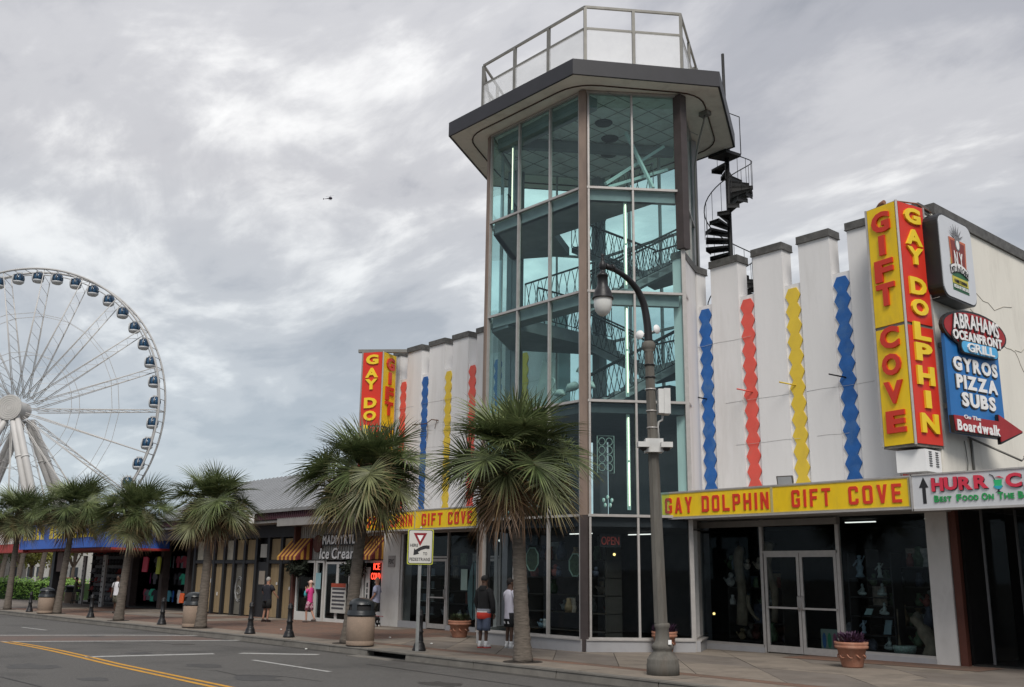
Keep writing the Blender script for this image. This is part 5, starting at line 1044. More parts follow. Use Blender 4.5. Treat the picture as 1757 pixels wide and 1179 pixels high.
k = MB(); k.lathe([(0, z0+.24), (.03, z0+.22), (.035, z0+.18), (.02, z0+.15), (.045, z0+.12), (.03, z0+.09), (.06, z0+.04), (.075, z0-.02), (.06, z0-.08), (.035, z0-.11), (.05, z0-.14), (.085, z0-.18), (.11, z0-.20), (.11, z0-.235), (.10, z0-.24), (.105, z0-.42), (.15, z0-.50), (.185, z0-.60), (.19, z0-.65), (.21, z0-.67), (.21, z0-.69), (.17, z0-.69)], 22, (hx_, hy_)); k.build('lamp_shade', BLK_, t)
GL = mat('lamp_globe', (.62, .62, .60), .15, var=.05, vs=10); k = MB(); k.lathe([(.175, z0-.685), (.18, z0-.74), (.172, z0-.84), (.145, z0-.93), (.10, z0-.995), (.04, z0-1.03), (0, z0-1.035)], 22, (hx_, hy_)); k.build('globe', GL, t)
CR_, CU = Vector((.652, .758, 0)), Vector((-.758, .652, 0))
for s_ in (-1, 1):
    c_ = pz(6.52)+CR_*.17*s_-CU*.02; k = MB(); k.lathe([(0, -.015), (.08, -.015), (.095, 0), (.09, .012), (0, .02)], 16); ax_ = (CU*-.75+CR_*s_*.6).normalized(); q_ = ax_.to_track_quat('Z', 'Y'); k.v = [tuple(q_ @ Vector(v)+c_+Z*(.06*s_)) for v in k.v]; k.tube([c_+Z*(.05*s_), pz(6.5)], .015, 5); k.build('antenna_disc', PUREW, t)
k = MB(); c_ = pz(5.12)+CR_*.24; k.obox(c_, CR_*.11, CU*.12, Z*.24); k.obox(c_+CR_*.06, CR_*.06, CU*.135, Z*.25); k.build('control_box', mat('box_white', (.55, .55, .54), .5), t)
k = MB(); k.tube([c_-Z*.26-CR_*.02, c_-Z*.36-CR_*.03, c_-Z*.40-CR_*.10, c_-Z*.5-CR_*.12, pz(4.36)+CR_*.12], .022, 7); k.build('conduit', mat('pipe_pale', (.4, .4, .39), .5), t)
for z in (5.36, 4.93, 4.6, 5.6, 5.85): k = MB(); c2 = pz(z); k.lathe([(.104, z-.012), (.108, z-.012), (.108, z+.012), (.104, z+.012)], 18, (c2.x, c2.y)); k.build('strap', ALU if z < 5.5 else BLK_, t)
k = MB(); c_ = pz(4.24)-CU*.08; k.obox(c_, CR_*.17, CU*.13, Z*.13); cmr = k.build('camera_mount', mat('box_white', (.55, .55, .54), .5), t)
for s_ in (-1, 1):
    k = MB(); k.obox(c_+CR_*s_*.22-CU*.14-Z*.0, CR_*.11, CU*.11, Z*.05); k.m = 1; k.ell(c_+CR_*s_*.22-CU*.14-Z*.06, (.075, .075, .06), 10, 6); k.build('dome_camera', [mat('box_white', (.55, .55, .54), .5), BK], t)
k = MB(); c_ = pz(.62)-CU*.2+CR_*.12; k.obox(c_, CR_*.03, CU*.005, Z*.04); k.build('tag', PUREW, t)
# bollards
def bollard():
    t = thing('bollard', '', 'bollard', (0, 0, 0), group='black iron bollards along the kerb')
    k = MB(); k.lathe([(.0, 0), (.17, 0), (.17, .05), (.15, .075), (.14, .13), (.12, .18), (.095, .22)], 8, ph=R(22)); k.build('foot', BLACK, t)
    k = MB(); k.lathe([(.095, .22), (.10, .26), (.085, .34), (.078, .42), (.095, .44), (.095, .47), (.075, .49), (.068, .80), (.082, .82), (.082, .84), (.072, .86)], 12); k.build('shaft', BLACK, t)
    k = MB(); k.lathe([(.072, .86), (.078, .90), (.06, .94), (.03, .96), (.02, .98), (0, .985)], 12); k.build('cap', BLACK, t); return t
b0 = bollard(); BL = [(-19.88, 14.27, 'bollard right behind the white yield sign post'), (-26.61, 14.4, 'bollard left of the large litter bin, nearest the palm by the bin'), (-29.02, 14.35, 'bollard in front of the man in black at the boarded front'), (-36.5, 14.5, 'bollard between the second litter bin and the walking man'), (-44.39, 14.5, 'bollard between the two leaning palms'), (-53.17, 14.4, 'farthest bollard, left of the farthest roadside litter bin')]
for i, (x, y, lb) in enumerate(BL):
    if i == 0: b0.location = (x, y, gz(x)-.005); b0['label'] = 'black iron '+lb
    else: dup(b0, (x, y, gz(x)-.005), 0, 'black iron '+lb)
# litter bins
AGG = mat('aggregate_tan', (.26, .195, .15), .9, var=.2, vs=60, bump=.4, bs=140, dirt=(.18, .14, .11), ds=2, da=.5); BDM = mat('bin_dome', (.022, .026, .030), .35, var=.2, vs=3)
def bin_():
    t = thing('litter_bin', '', 'litter bin', (0, 0, 0), group='litter bins with black domes')
    k = MB(); k.lathe([(.345, .0), (.345, .03)], 28); k.build('foot_ring', BLACK, t)
    k = MB(); k.lathe([(.0, .03), (.355, .03), (.36, .05), (.36, .14), (.355, .145), (.36, .15), (.36, .73), (.34, .75)], 28); k.build('drum', AGG, t)
    k = MB(); n = 28; prof = [(.345, .75), (.375, .76), (.38, .79), (.36, .81), (.365, .84), (.35, .86), (.345, .90), (.34, 1.04), (.31, 1.11), (.22, 1.17), (.1, 1.20), (0, 1.205)]
    vs = [(r*math.cos(2*math.pi*j/n), r*math.sin(2*math.pi*j/n), z) for r, z in prof for j in range(n)]; fs = []
    for i in range(len(prof)-1):
        for j in range(n):
            if 5 <= i <= 7 and (j in (2, 3, 4, 5, 6) or j in (9, 10, 11, 12, 13) or j in (16, 17, 18, 19, 20) or j in (23, 24, 25, 26, 27)) and i in (6,): continue
            fs.append((i*n+j, i*n+(j+1) % n, (i+1)*n+(j+1) % n, (i+1)*n+j))
    k.add(vs, fs, True); k.build('dome', BDM, t)
    k = MB(); k.lathe([(.30, .75), (.31, 1.0), (.2, 1.1)], 20); k.build('liner', mat('liner_dark', (.008, .008, .009), .8), t); return t
b0 = bin_(); BN = [(-22.12, 14.01, 12, 'large tan drum litter bin with black dome, leaning against the second palm'), (-33.73, 14.5, 200, 'tan litter bin with black dome, half behind the third palm trunk'), (-50.28, 14.32, 60, 'tan litter bin with black dome by the kerb near the hedge, beside a leaning palm'), (-68.4, 20.9, 100, 'small far litter bin beside the seated person')]
for i, (x, y, a, lb) in enumerate(BN):
    if i == 0: b0.location = (x, y, gz(x)); b0.rotation_euler.z = R(a); b0['label'] = lb
    else: dup(b0, (x, y, gz(x)), R(a), lb)
# flower pots
TERRA = mat('terracotta', (.32, .145, .095), .85, var=.15, vs=6, bump=.3, bs=60, dirt=(.40, .27, .21), ds=4, da=.5)
PURP = mat('purple_leaf', (.045, .018, .045), .6, var=.4, vs=20); GRL = mat('dark_leaf', (.03, .045, .02), .6, var=.4, vs=20)
def pot(x, y, lab, m, seed, s=1.0):
    t = thing('flower_pot', lab, 'flower pot', (x, y, gz(x)), group='terracotta pots along the shop windows'); z = gz(x); k = MB()
    k.lathe([(.0, z), (.20*s, z), (.215*s, z+.03), (.29*s, z+.36), (.335*s, z+.37), (.345*s, z+.42), (.325*s, z+.43), (.34*s, z+.45), (.345*s, z+.50), (.31*s, z+.50), (.29*s, z+.46)], 26, (x, y)); k.build('pot', TERRA, t)
    k = MB()
    for i in range(9):      # relief swags
        a = i*2*math.pi/9; k.tube([(x+(.255+.03*math.sin(u*1.05))*s*math.cos(a+.32*u/3), y+(.255+.03*math.sin(u*1.05))*s*math.sin(a+.32*u/3), z+.26-.07*math.sin(math.pi*u/6)) for u in range(7)], .018, 4)
    k.build('relief', TERRA, t)
    k = MB(); k.lathe([(0, z+.45), (.3*s, z+.45)], 16, (x, y)); k.build('soil', mat('pit_soil', (.02, .016, .013), .95), t)
    rnd = random.Random(seed); k = MB()
    for i in range(330):
        a = rnd.uniform(0, 6.28); r = .26*s*math.sqrt(rnd.random()); p = Vector((x+r*math.cos(a), y+r*math.sin(a), z+.44+rnd.uniform(0, .17))); d = Vector((math.cos(a)*rnd.uniform(.1, 1), math.sin(a)*rnd.uniform(.1, 1), rnd.uniform(.1, 1.2))).normalized()*rnd.uniform(.08, .16); b_ = d.cross(Z).normalized()*.022
        k.add([p, p+d*.5+b_, p+d, p+d*.5-b_], [(0, 1, 2, 3)], False)
    tag(k.build('foliage', m, t), kind='stuff')
pot(-23.89, 18.61, 'terracotta pot with dark plants before the doors left of the tower', GRL, 1, 1.02)
pot(-11.08, 18.81, 'terracotta pot with purple plants in front of the double doors', PURP, 2, .98)
pot(-16.0, 18.75, 'terracotta pot half hidden behind the lamp post base', PURP, 3, .9)
# yield sign
t = thing('yield_sign', 'white sign telling drivers to yield here to pedestrians, on a galvanised post', 'road sign', (-19.75, 14.11, -.03)); F_ = Vector((.80, -.60, 0)).normalized(); SRt = Z.cross(F_).normalized(); c_ = Vector((-19.75, 14.11, 2.42))
k = MB(); b_ = Vector((-19.75, 14.11, 0)); k.obox(b_+Z*1.4-F_*.03, SRt*.035, F_*.006, Z*1.45); k.obox(b_+Z*1.4-F_*.015+SRt*.033, SRt*.006, F_*.022, Z*1.45); k.obox(b_+Z*1.4-F_*.015-SRt*.033, SRt*.006, F_*.022, Z*1.45); k.build('post', mat('galvanised', (.30, .31, .31), .5, .4, var=.2, vs=6), t)
def sr(hw, hh, r, d): return [tuple(c_+SRt*x+Z*z+F_*d) for x, z in [(sx_*(hw-r)+r*math.cos(R(a0+a)), sz_*(hh-r)+r*math.sin(R(a0+a))) for sx_, sz_, a0 in ((1, -1, -90), (1, 1, 0), (-1, 1, 90), (-1, -1, 180)) for a in (0, 30, 60, 90)]]
for nm, hw, hh, d, m in (('border', .315, .425, .0, mat('sign_lime', (.50, .52, .06), .5)), ('black_edge', .295, .405, .008, BK), ('plate', .28, .39, .011, mat('plate_white', (.58, .57, .54), .4, var=.03))):
    k = MB(); k.ext(sr(hw, hh, .04, d), F_*.004 if d else F_*.008); k.build(nm, m, t)
def sp_(pts, d, m, nm): k = MB(); k.ext([tuple(c_+SRt*x+Z*z+F_*d) for x, z in pts], F_*.003); return k.build(nm, m, t)
sp_([(-.175, .33), (.155, .33), (-.01, .015)], .016, mat('sign_maroon', (.24, .012, .02), .5), 'triangle'); sp_([(-.088, .275), (.068, .275), (-.01, .125)], .020, PUREW, 'triangle_inner')
def yt(tx, x, z, wd, h): line(tx, 'mid', tuple(c_+SRt*x+Z*z+F_*.017), tuple(SRt), Z, wd, h, .003, BK, t)
yt('YIELD', -.01, .258, .13, .035); yt('HERE', -.155, .035, .19, .07); yt('TO', .12, -.165, .10, .07); yt('PEDESTRIANS', -.005, -.30, .50, .075)
ap = [(.225, .03), (.225, -.05), (.13, -.045), (.02, -.08), (-.06, -.125), (-.025, -.165), (-.165, -.205), (-.15, -.04), (-.115, -.075), (-.03, -.02), (.07, .025), (.15, .035)]
sp_(ap[::-1], .016, BK, 'arrow')
k = MB(); k.ell(c_+Z*.45-F_*.03, (.035, .035, .045), 8, 6); k.build('post_cap', ALU, t)

# ================================================================== spiral stair on the roof
t = thing('spiral_stair', 'black iron spiral staircase climbing to the tower roof', 'staircase', (-17.36, 23.91, 8.5)); SC = Vector((-17.36, 23.91, 0)); STM = mat('stair_iron', (.010, .010, .011), .6, var=.2)
k = MB(); k.tube([SC+Z*8.0, SC+Z*15.2], .075, 8); k.tube([SC+Z*15.2, SC+Z*18.6], .05, 8); k.build('centre_pole', STM, t)
A0 = math.atan2(.758, .652); nst = 34; rise = .218; hr = []
def sa(z): return A0+2*math.pi*(z-14.0)/3.2
for i in range(nst):
    z = 7.6+rise*i; a = sa(z); a2 = a+.50; k = MB(); ca, sa_, cb, sb = math.cos(a), math.sin(a), math.cos(a2), math.sin(a2)
    P4 = [SC+Vector((.06*ca, .06*sa_, z)), SC+Vector((.77*ca, .77*sa_, z)), SC+Vector((.77*cb, .77*sb, z)), SC+Vector((.06*cb, .06*sb, z))]
    k.ext(P4, (0, 0, -.07)); k.ext([P4[0], P4[1], P4[1]-Z*.10, P4[0]-Z*.2], (-.012*sa_, .012*ca, 0)); k.ext([P4[1], P4[2], P4[2]-Z*.14, P4[1]-Z*.14], (-.012*ca, -.012*sa_, 0)); k.build('tread', STM, t)
    k = MB(); q = SC+Vector((.77*math.cos(a+.2), .77*math.sin(a+.2), z)); k.tube([q, q+Z*.92], .010, 4); k.build('baluster', STM, t)
for dz, r_ in ((.92, .018),):
    k = MB(); k.tube([SC+Vector((.77*math.cos(sa(z)+.2), .77*math.sin(sa(z)+.2), z+dz)) for z in [7.6+rise*i*.5 for i in range(nst*2)]], r_, 5); k.build('handrail', STM, t)
k = MB(); k.ext([(-17.75, 23.45, 14.97), (-17.05, 23.45, 14.97), (-16.95, 24.1, 14.97), (-17.5, 24.15, 14.97)], (0, 0, -.10)); k.build('top_landing', STM, t)
k = MB()
for p in ((-17.02, 23.6), (-16.95, 24.1)): k.tube([(*p, 14.95), (*p, 16.25)], .018, 4)
k.tube([(-17.02, 23.6, 16.25), (-16.95, 24.1, 16.25)], .018, 4); k.build('landing_rail', STM, t)
# ================================================================== observation wheel
HB = Vector((-194.5, 46.5, 30.3)); WT = Vector((.70, .714, 0)); WN = Vector((.714, -.70, 0)); RW = 27.2
t = thing('ferris_wheel', 'big white observation wheel with dark blue glass cabins beyond the palms', 'ferris wheel', (HB.x, HB.y, -.5)); WM = mat('wheel_white', (.52, .51, .50), .5, var=.06, vs=.3); WM2 = mat('wheel_grey', (.42, .415, .41), .5, var=.06)
def wp(r, a, n=0): return HB+WT*(r*math.cos(a))+Z*(r*math.sin(a))+WN*n
for n_ in (-1.35, 1.35):
    k = MB(); k.tube([wp(RW, 2*math.pi*i/126, n_) for i in range(126)], .20, 6, closed=True); k.build('rim', WM2, t)
k = MB(); k.tube([wp(RW-.9, 2*math.pi*i/126, 0) for i in range(126)], .10, 5, closed=True)
for i in range(84): k.tube([wp(RW, 2*math.pi*i/84, -1.35), wp(RW, 2*math.pi*i/84, 1.35)], .07, 4)
k.build('rim_lattice', WM2, t)
for r_ in (.40, .68): 
    for n_ in (-1.3, 1.3):
        k = MB(); k.tube([wp(RW*r_, 2*math.pi*i/21+math.pi/42*0, n_*(1+.25*(1-r_))) for i in range(21)], .055, 4, closed=True, smooth=False); k.build('tie_ring', WM2, t)
AS = R(85.6)
for i in range(21):
    a = AS-i*2*math.pi/21; k = MB(); cs = []
    for n_ in (-1, 1):
        p, q = wp(2.6, a, n_*1.9), wp(RW, a, n_*1.3); cs.append((p, q)); k.tube([p, q], .085, 5)
        k.tube([wp(2.6, a-.12, n_*1.9), wp(RW, a, n_*1.3)], .06, 4)
    (p1, q1), (p2, q2) = cs; m = 22; pts = []
    for j in range(m+1): pts.append((p1.lerp(q1, j/m), p2.lerp(q2, j/m))[j % 2])
    k.tube(pts, .05, 4, smooth=False)
    k.build('spoke', WM, t)
k = MB(); u, v = WT, Z
n = 36
def disc(r, d0, d1, r1=None):
    r1 = r1 or r; vs = [HB+u*r*math.cos(2*math.pi*i/n)+v*r*math.sin(2*math.pi*i/n)+WN*d0 for i in range(n)]+[HB+u*r1*math.cos(2*math.pi*i/n)+v*r1*math.sin(2*math.pi*i/n)+WN*d1 for i in range(n)]
    return vs, [list(range(n, 2*n)), list(range(n))[::-1]]+[(i, (i+1) % n, n+(i+1) % n, n+i) for i in range(n)]
k.add(*disc(1.6, -1.5, 3)); k.build('hub', WM, t)
k = MB(); k.add(*disc(2.35, 3.0, 3.3)); 
for r_ in (.5, .9, 1.3, 1.7, 2.1): k.tube([HB+u*r_*math.cos(2*math.pi*i/24)+v*r_*math.sin(2*math.pi*i/24)+WN*3.32 for i in range(24)], .05, 4, closed=True)
k.build('hub_cover', mat('hub_cover', (.48, .47, .455), .6, var=.08, vs=3), t)
for s_ in (-1, 1):
    for side in (-1, 1):
        for off in (-.75, .75):
            top = HB+WN*(s_*2.5)-Z*1.5+WT*side*.8+WT*off*.6; bot = Vector((HB.x, HB.y, -1))+WN*(s_*7.5)+WT*(side*13.5+off*1.2)
            k = MB(); k.tube([top, top.lerp(bot, .1), bot], [.45, .62, .62], 12)
            for f in (.25, .5, .75): 
                p = top.lerp(bot, f); q = top.lerp(bot, f+.008); k.tube([p, q], .72, 12)
            k.build('support_leg', WM, t)
GSK = mat('cabin_white', (.50, .51, .52), .4, var=.05); GBL = mat('cabin_blue', (.012, .06, .13), .12, .0, var=.3, vs=2, spec=.8); GFR = mat('cabin_frame', (.04, .05, .07), .5)
def gl_():
    m0 = MB(); m0.ell((0, 0, 0), (1.0, 1.0, 1.05), 14, 10)
    low = MB(); vs = []; n = 14
    prof = [(.05, -1.12), (.62, -1.06), (.92, -.78), (1.03, -.55)]
    low.lathe(prof, n); 
    low.tube([Vector((-.78+.0, .86*math.cos(a*math.pi/9), .90*math.sin(a*math.pi/9))) for a in range(18)], .13, 5, closed=True)
    low.tube([Vector((.05, 1.06*math.cos(a*math.pi/9), 1.1*math.sin(a*math.pi/9))) for a in range(10)], .06, 4)
    low.box(-.5, .5, -.12, .12, 1.0, 1.3)
    fr = MB()
    for a in range(0, 360, 40): fr.tube([Vector((1.03*math.cos(R(a))*math.cos(R(b)), 1.03*math.sin(R(a))*math.cos(R(b)), 1.08*math.sin(R(b)))) for b in range(-20, 91, 22)], .05, 4)
    return m0.mesh('cabin_glass', GBL), low.mesh('cabin_shell', GSK), fr.mesh('cabin_frame', GFR)
gm, lm_, fm = gl_()
yawg = math.atan2(WT.y, WT.x)
for i in range(42):
    a = R(89.3)-i*2*math.pi/42; p = wp(RW-1.35, a, 0)-Z*.05
    g_ = inst('gondola', lm_, t, p-t.location, (0, 0, yawg+R(8))); inst('glass', gm, g_); inst('glazing_bars', fm, g_)
# helicopter
hp = Vector((-812.6, 453.2, 368)); t = thing('helicopter', 'tiny dark helicopter flying in the cloudy sky left of the tower', 'helicopter', hp); HM = mat('heli_dark', (.03, .02, .04), .5); hr_ = WT; 
k = MB(); k.ell(hp+hr_*1.2, (1.9, 1.9, 1.3), 10, 8); k.build('cabin', HM, t)
k = MB(); k.tube([hp, hp-hr_*3-Z*.5, hp-hr_*6-Z*.7], [.6, .3, .2], 6); k.build('tail_boom', HM, t)
k = MB(); k.obox(hp-hr_*6-Z*.7, hr_*.3, WN*.05, Z*.9); k.build('tail_fin', HM, t)
k = MB(); k.tube([hp+Z*1.1+hr_*.6, hp+Z*2.0+hr_*.6], .25, 6); k.build('mast', HM, t)
k = MB()
for a in (25, 115, 205, 295): d_ = (hr_*math.cos(R(a))+Vector((-WN.x, -WN.y, 0))*math.sin(R(a))*1+Z*(.5 if a == 25 else -.2)*.9).normalized(); k.beam(hp+Z*2+hr_*.6, hp+Z*2+hr_*.6+d_*4.2, .28, .06)
k.build('rotor_blade', HM, t)
k = MB()
for s_ in (-1, 1): k.tube([hp+hr_*2.6-Z*1.7+WN*s_*.8, hp-hr_*.8-Z*1.7+WN*s_*.8], .1, 4); k.tube([hp+hr_*1.2-Z*.9, hp+hr_*1.2-Z*1.7+WN*s_*.8], .08, 4)
k.build('skid', HM, t)

# ================================================================== background left: hedge, trees, houses, cars
HEDG = mat('hedge_leaf', (.20, .36, .07), .6, var=.45, vs=2.2); HED2 = mat('hedge_core', (.02, .045, .012), .9, var=.3)
t = thing('hedge', 'bright green clipped hedge at the left edge behind the palms', 'hedge', (-80, 22, -.55)); rnd = random.Random(3); k = MB()
def hb(f): return Vector((-92+19.5*f, 14.8+8.0*f, 0))
for i in range(7000):
    f = rnd.random(); p = hb(f)+Vector((0, -.25+2.4*rnd.random()**2, 0)); top = .98+.16*math.sin(f*23)+.10*math.sin(f*61); z = -.55+rnd.random()**.6*(top+.55)
    d = Vector((rnd.gauss(0, 1), rnd.gauss(0, 1), rnd.gauss(0, 1)+.4)).normalized()*rnd.uniform(.07, .13); b_ = d.cross(Vector((rnd.random(), rnd.random(), rnd.random()))).normalized()*.05; p.z = z
    k.add([p-d, p+b_, p+d, p-b_], [(0, 1, 2, 3)], False)
tag(k.build('foliage', HEDG, t), kind='stuff')
k = MB(); a, b = hb(0), hb(1); k.ext([(a.x, a.y, -.6), (b.x, b.y, -.6), (b.x, b.y+2, -.6), (a.x, a.y+2, -.6)], (0, 0, 1.35)); k.build('core', HED2, t)
TL = mat('tree_leaf', (.055, .085, .028), .6, var=.45, vs=.9); TL2 = mat('tree_leaf_yellow', (.20, .20, .04), .6, var=.4, vs=.9); TRK = mat('tree_trunk', (.14, .11, .085), .9, var=.25, bump=.5, bs=8)
def tree(x, y, h, r, m, lab, seed, n=2600, tr=.22):
    t = thing('tree', lab, 'tree', (x, y, -.6), group='trees behind the hedge'); rnd = random.Random(seed); k = MB()
    cl_ = [Vector((x+rnd.uniform(-.6, .6)*r, y+rnd.uniform(-.6, .6)*r, h*rnd.uniform(.5, .95))) for _ in range(11)]
    k.tube([(x, y, -.7), (x+.1, y, h*.3), (x+.2, y+.1, h*.6)], [tr, tr*.8, tr*.5], 8)
    for c_ in cl_: k.tube([(x+.1, y, h*.32), tuple((Vector((x, y, h*.45))+c_)/2), tuple(c_)], [tr*.5, tr*.3, tr*.12], 5)
    k.build('trunk', TRK, t); k = MB()
    for i in range(n):
        c_ = rnd.choice(cl_); d = Vector((rnd.gauss(0, 1), rnd.gauss(0, 1), rnd.gauss(0, .8))).normalized(); p = c_+d*(r*.42*rnd.random()**.45); e = Vector((rnd.gauss(0, 1), rnd.gauss(0, 1), rnd.gauss(0, 1))).normalized()*rnd.uniform(.12, .26); b_ = e.cross(d).normalized()*.10
        k.add([p-e, p+b_, p+e, p-b_], [(0, 1, 2, 3)], False)
    tag(k.build('crown', m, t), kind='stuff'); return t
for i, (x, y, h, r, m, lab) in enumerate(((-115, 27.6, 7.5, 4.2, TL, 'dark bushy tree behind the hedge at the left edge'), (-108, 27.8, 6.5, 3.4, TL, 'green tree behind the hedge, between the two left palm trunks'), (-118, 31.6, 5.4, 3.0, TL2, 'yellowish tree behind the hedge under the blue canopy'), (-110, 33.6, 5.6, 2.8, TL2, 'yellow green tree beside the sunglasses rack, above the seated person'), (-135, 38.5, 8.5, 5, TL, 'dark tree far behind the black canopy column'), (-150, 35, 8, 6, TL, 'distant tree mass at the far left'), (-160, 47, 8, 6, TL, 'dark distant tree behind the pale house'))):
    tree(x, y, h, r, m, lab, 20+i)
for i, (x, y, h, lab) in enumerate(((-92, 23.6, 6.6, 'pale trunked palm beyond the hedge, left of the litter bin'), (-84, 23.1, 6.9, 'grey trunked palm beyond the hedge, beside the canopy column'), (-96, 23.2, 6.4, 'distant palm beyond the hedge at the left edge'))):
    t2 = palm((x, y, -.55), (x+.5, y+.3, h-1.7), 1.15, lab, 9.0+i, 26, r0=.24, r1=.16); t2['group'] = 'palms beyond the hedge'
def house(name, lab, x, y, w_, d_, h, m, roofc):
    t = thing(name, lab, 'building', (x, y, -.6)); k = MB(); k.box(x-w_/2, x+w_/2, y-d_/2, y+d_/2, -.7, h); k.build('wall', m, t)
    k = MB(); k.ext([(x-w_/2-.4, y-d_/2-.4, h), (x+w_/2+.4, y-d_/2-.4, h), (x+w_/2+.4, y, h+1.8), (x-w_/2-.4, y, h+1.8)], (0, 0, .12)); k.ext([(x-w_/2-.4, y+d_/2+.4, h), (x+w_/2+.4, y+d_/2+.4, h), (x+w_/2+.4, y, h+1.8), (x-w_/2-.4, y, h+1.8)], (0, 0, .12)); k.build('roof', roofc, t)
    k2 = MB(); k2.box(-.5, .5, -.06, .0, -.65, .65); wm_ = k2.mesh('window', mat('house_window', (.04, .05, .06), .3))
    nx = int(w_/2.2)
    for f in range(int(h/2.8)):
        for i in range(nx): inst('window', wm_, t, Vector((x-w_/2+1.1+i*2.2, y-d_/2-.01, 1.3+2.8*f))-t.location)
        for i in range(int(d_/2.2)): inst('window', wm_, t, Vector((x+w_/2+.01, y-d_/2+1.1+i*2.2, 1.3+2.8*f))-t.location, (0, 0, R(90)))
    return t
house('house', 'pale two storey house far behind the blue canopy', -145, 42.6, 10, 6, 4.6, mat('house_white', (.5, .49, .46), .8), mat('roof_grey', (.12, .11, .10), .8))
house('house', 'brown low house far behind the hedge', -150, 46.5, 14, 5, 3.2, mat('house_brown', (.20, .12, .08), .8), mat('roof_brown', (.1, .07, .055), .8))
house('house', 'grey house at the far left edge behind the trees', -160, 38.5, 12, 6, 4.4, mat('house_grey', (.26, .25, .24), .8), mat('roof_brown', (.1, .07, .055), .8))
def car(x, y, rz, c_, lab):
    t = thing('parked_car', lab, 'car', (x, y, -.6), rz); m = mat('car_%s' % lab.split()[1], c_, .25, .2, spec=.6)
    k = MB(); k.ext([(-2.2, -.85, .3), (-2.15, -.85, .8), (-1.5, -.85, .92), (-.9, -.85, 1.4), (.6, -.85, 1.42), (1.2, -.85, .95), (2.1, -.85, .8), (2.2, -.85, .35)], (0, 1.7, 0)); k.build('body', m, t, (0, 0, 0))
    k = MB(); k.ext([(-1.4, -.87, .95), (-.85, -.87, 1.33), (.55, -.87, 1.35), (1.1, -.87, .97)], (0, 1.74, 0)); k.build('window', mat('house_window', (.04, .05, .06), .3), t, (0, 0, 0))
    for a in (-1.35, 1.35):
        for b in (-.88, .70):
            k = MB(); k.ext([(a+.32*math.cos(i*math.pi/6), b, .32+.32*math.sin(i*math.pi/6)) for i in range(12)], (0, .18, 0)); k.build('wheel', BLACK, t, (0, 0, 0))
car(-122, 35, R(35), (.55, .55, .55), 'parked white car far behind the hedge, right of the dark column'); car(-118, 30.6, R(10), (.45, .46, .48), 'parked silver car behind the hedge at the left'); car(-116, 35.2, R(60), (.40, .12, .05), 'parked rusty-red car far behind the seated person')

# ================================================================== people
def skin_mesh(vs, es, rad, root=0, sub=1):
    me = bpy.data.meshes.new('sk'); me.from_pydata([tuple(v) for v in vs], es, []); o = bpy.data.objects.new('sk', me); col.objects.link(o)
    md = o.modifiers.new('s', 'SKIN'); md.use_smooth_shade = True
    if not me.skin_vertices: 
        bpy.context.view_layer.objects.active = o
    for i, r in enumerate(rad):
        d = me.skin_vertices[0].data[i]; d.radius = r if isinstance(r, tuple) else (r, r); d.use_root = (i == root)
    if sub: s_ = o.modifiers.new('u', 'SUBSURF'); s_.levels = sub; s_.render_levels = sub
    bpy.context.view_layer.update(); ev = bpy.data.meshes.new_from_object(o.evaluated_get(bpy.context.evaluated_depsgraph_get()))
    out = ([v.co.copy() for v in ev.vertices], [list(p.vertices) for p in ev.polygons]); bpy.data.objects.remove(o); bpy.data.meshes.remove(me); bpy.data.meshes.remove(ev); return out
def loft(k, rings, n=14, capt=True, capb=False):
    vs = []; m = len(rings)
    for (c_, rx, ry) in rings:
        for j in range(n): a = 2*math.pi*j/n; vs.append((c_[0]+rx*math.cos(a), c_[1]+ry*math.sin(a), c_[2]))
    fs = [(i*n+j, i*n+(j+1) % n, (i+1)*n+(j+1) % n, (i+1)*n+j) for i in range(m-1) for j in range(n)]
    k.add(vs, fs, True); o = len(k.v)-len(vs)
    for fl_, i in ((capb, 0), (capt, m-1)):
        if fl_: k.f.append([o+i*n+j for j in range(n)]); k.mi.append(k.m); k.sm.append(False)
SKN = {'light': (.42, .23, .165), 'dark': (.085, .045, .03), 'tan': (.36, .19, .13)}
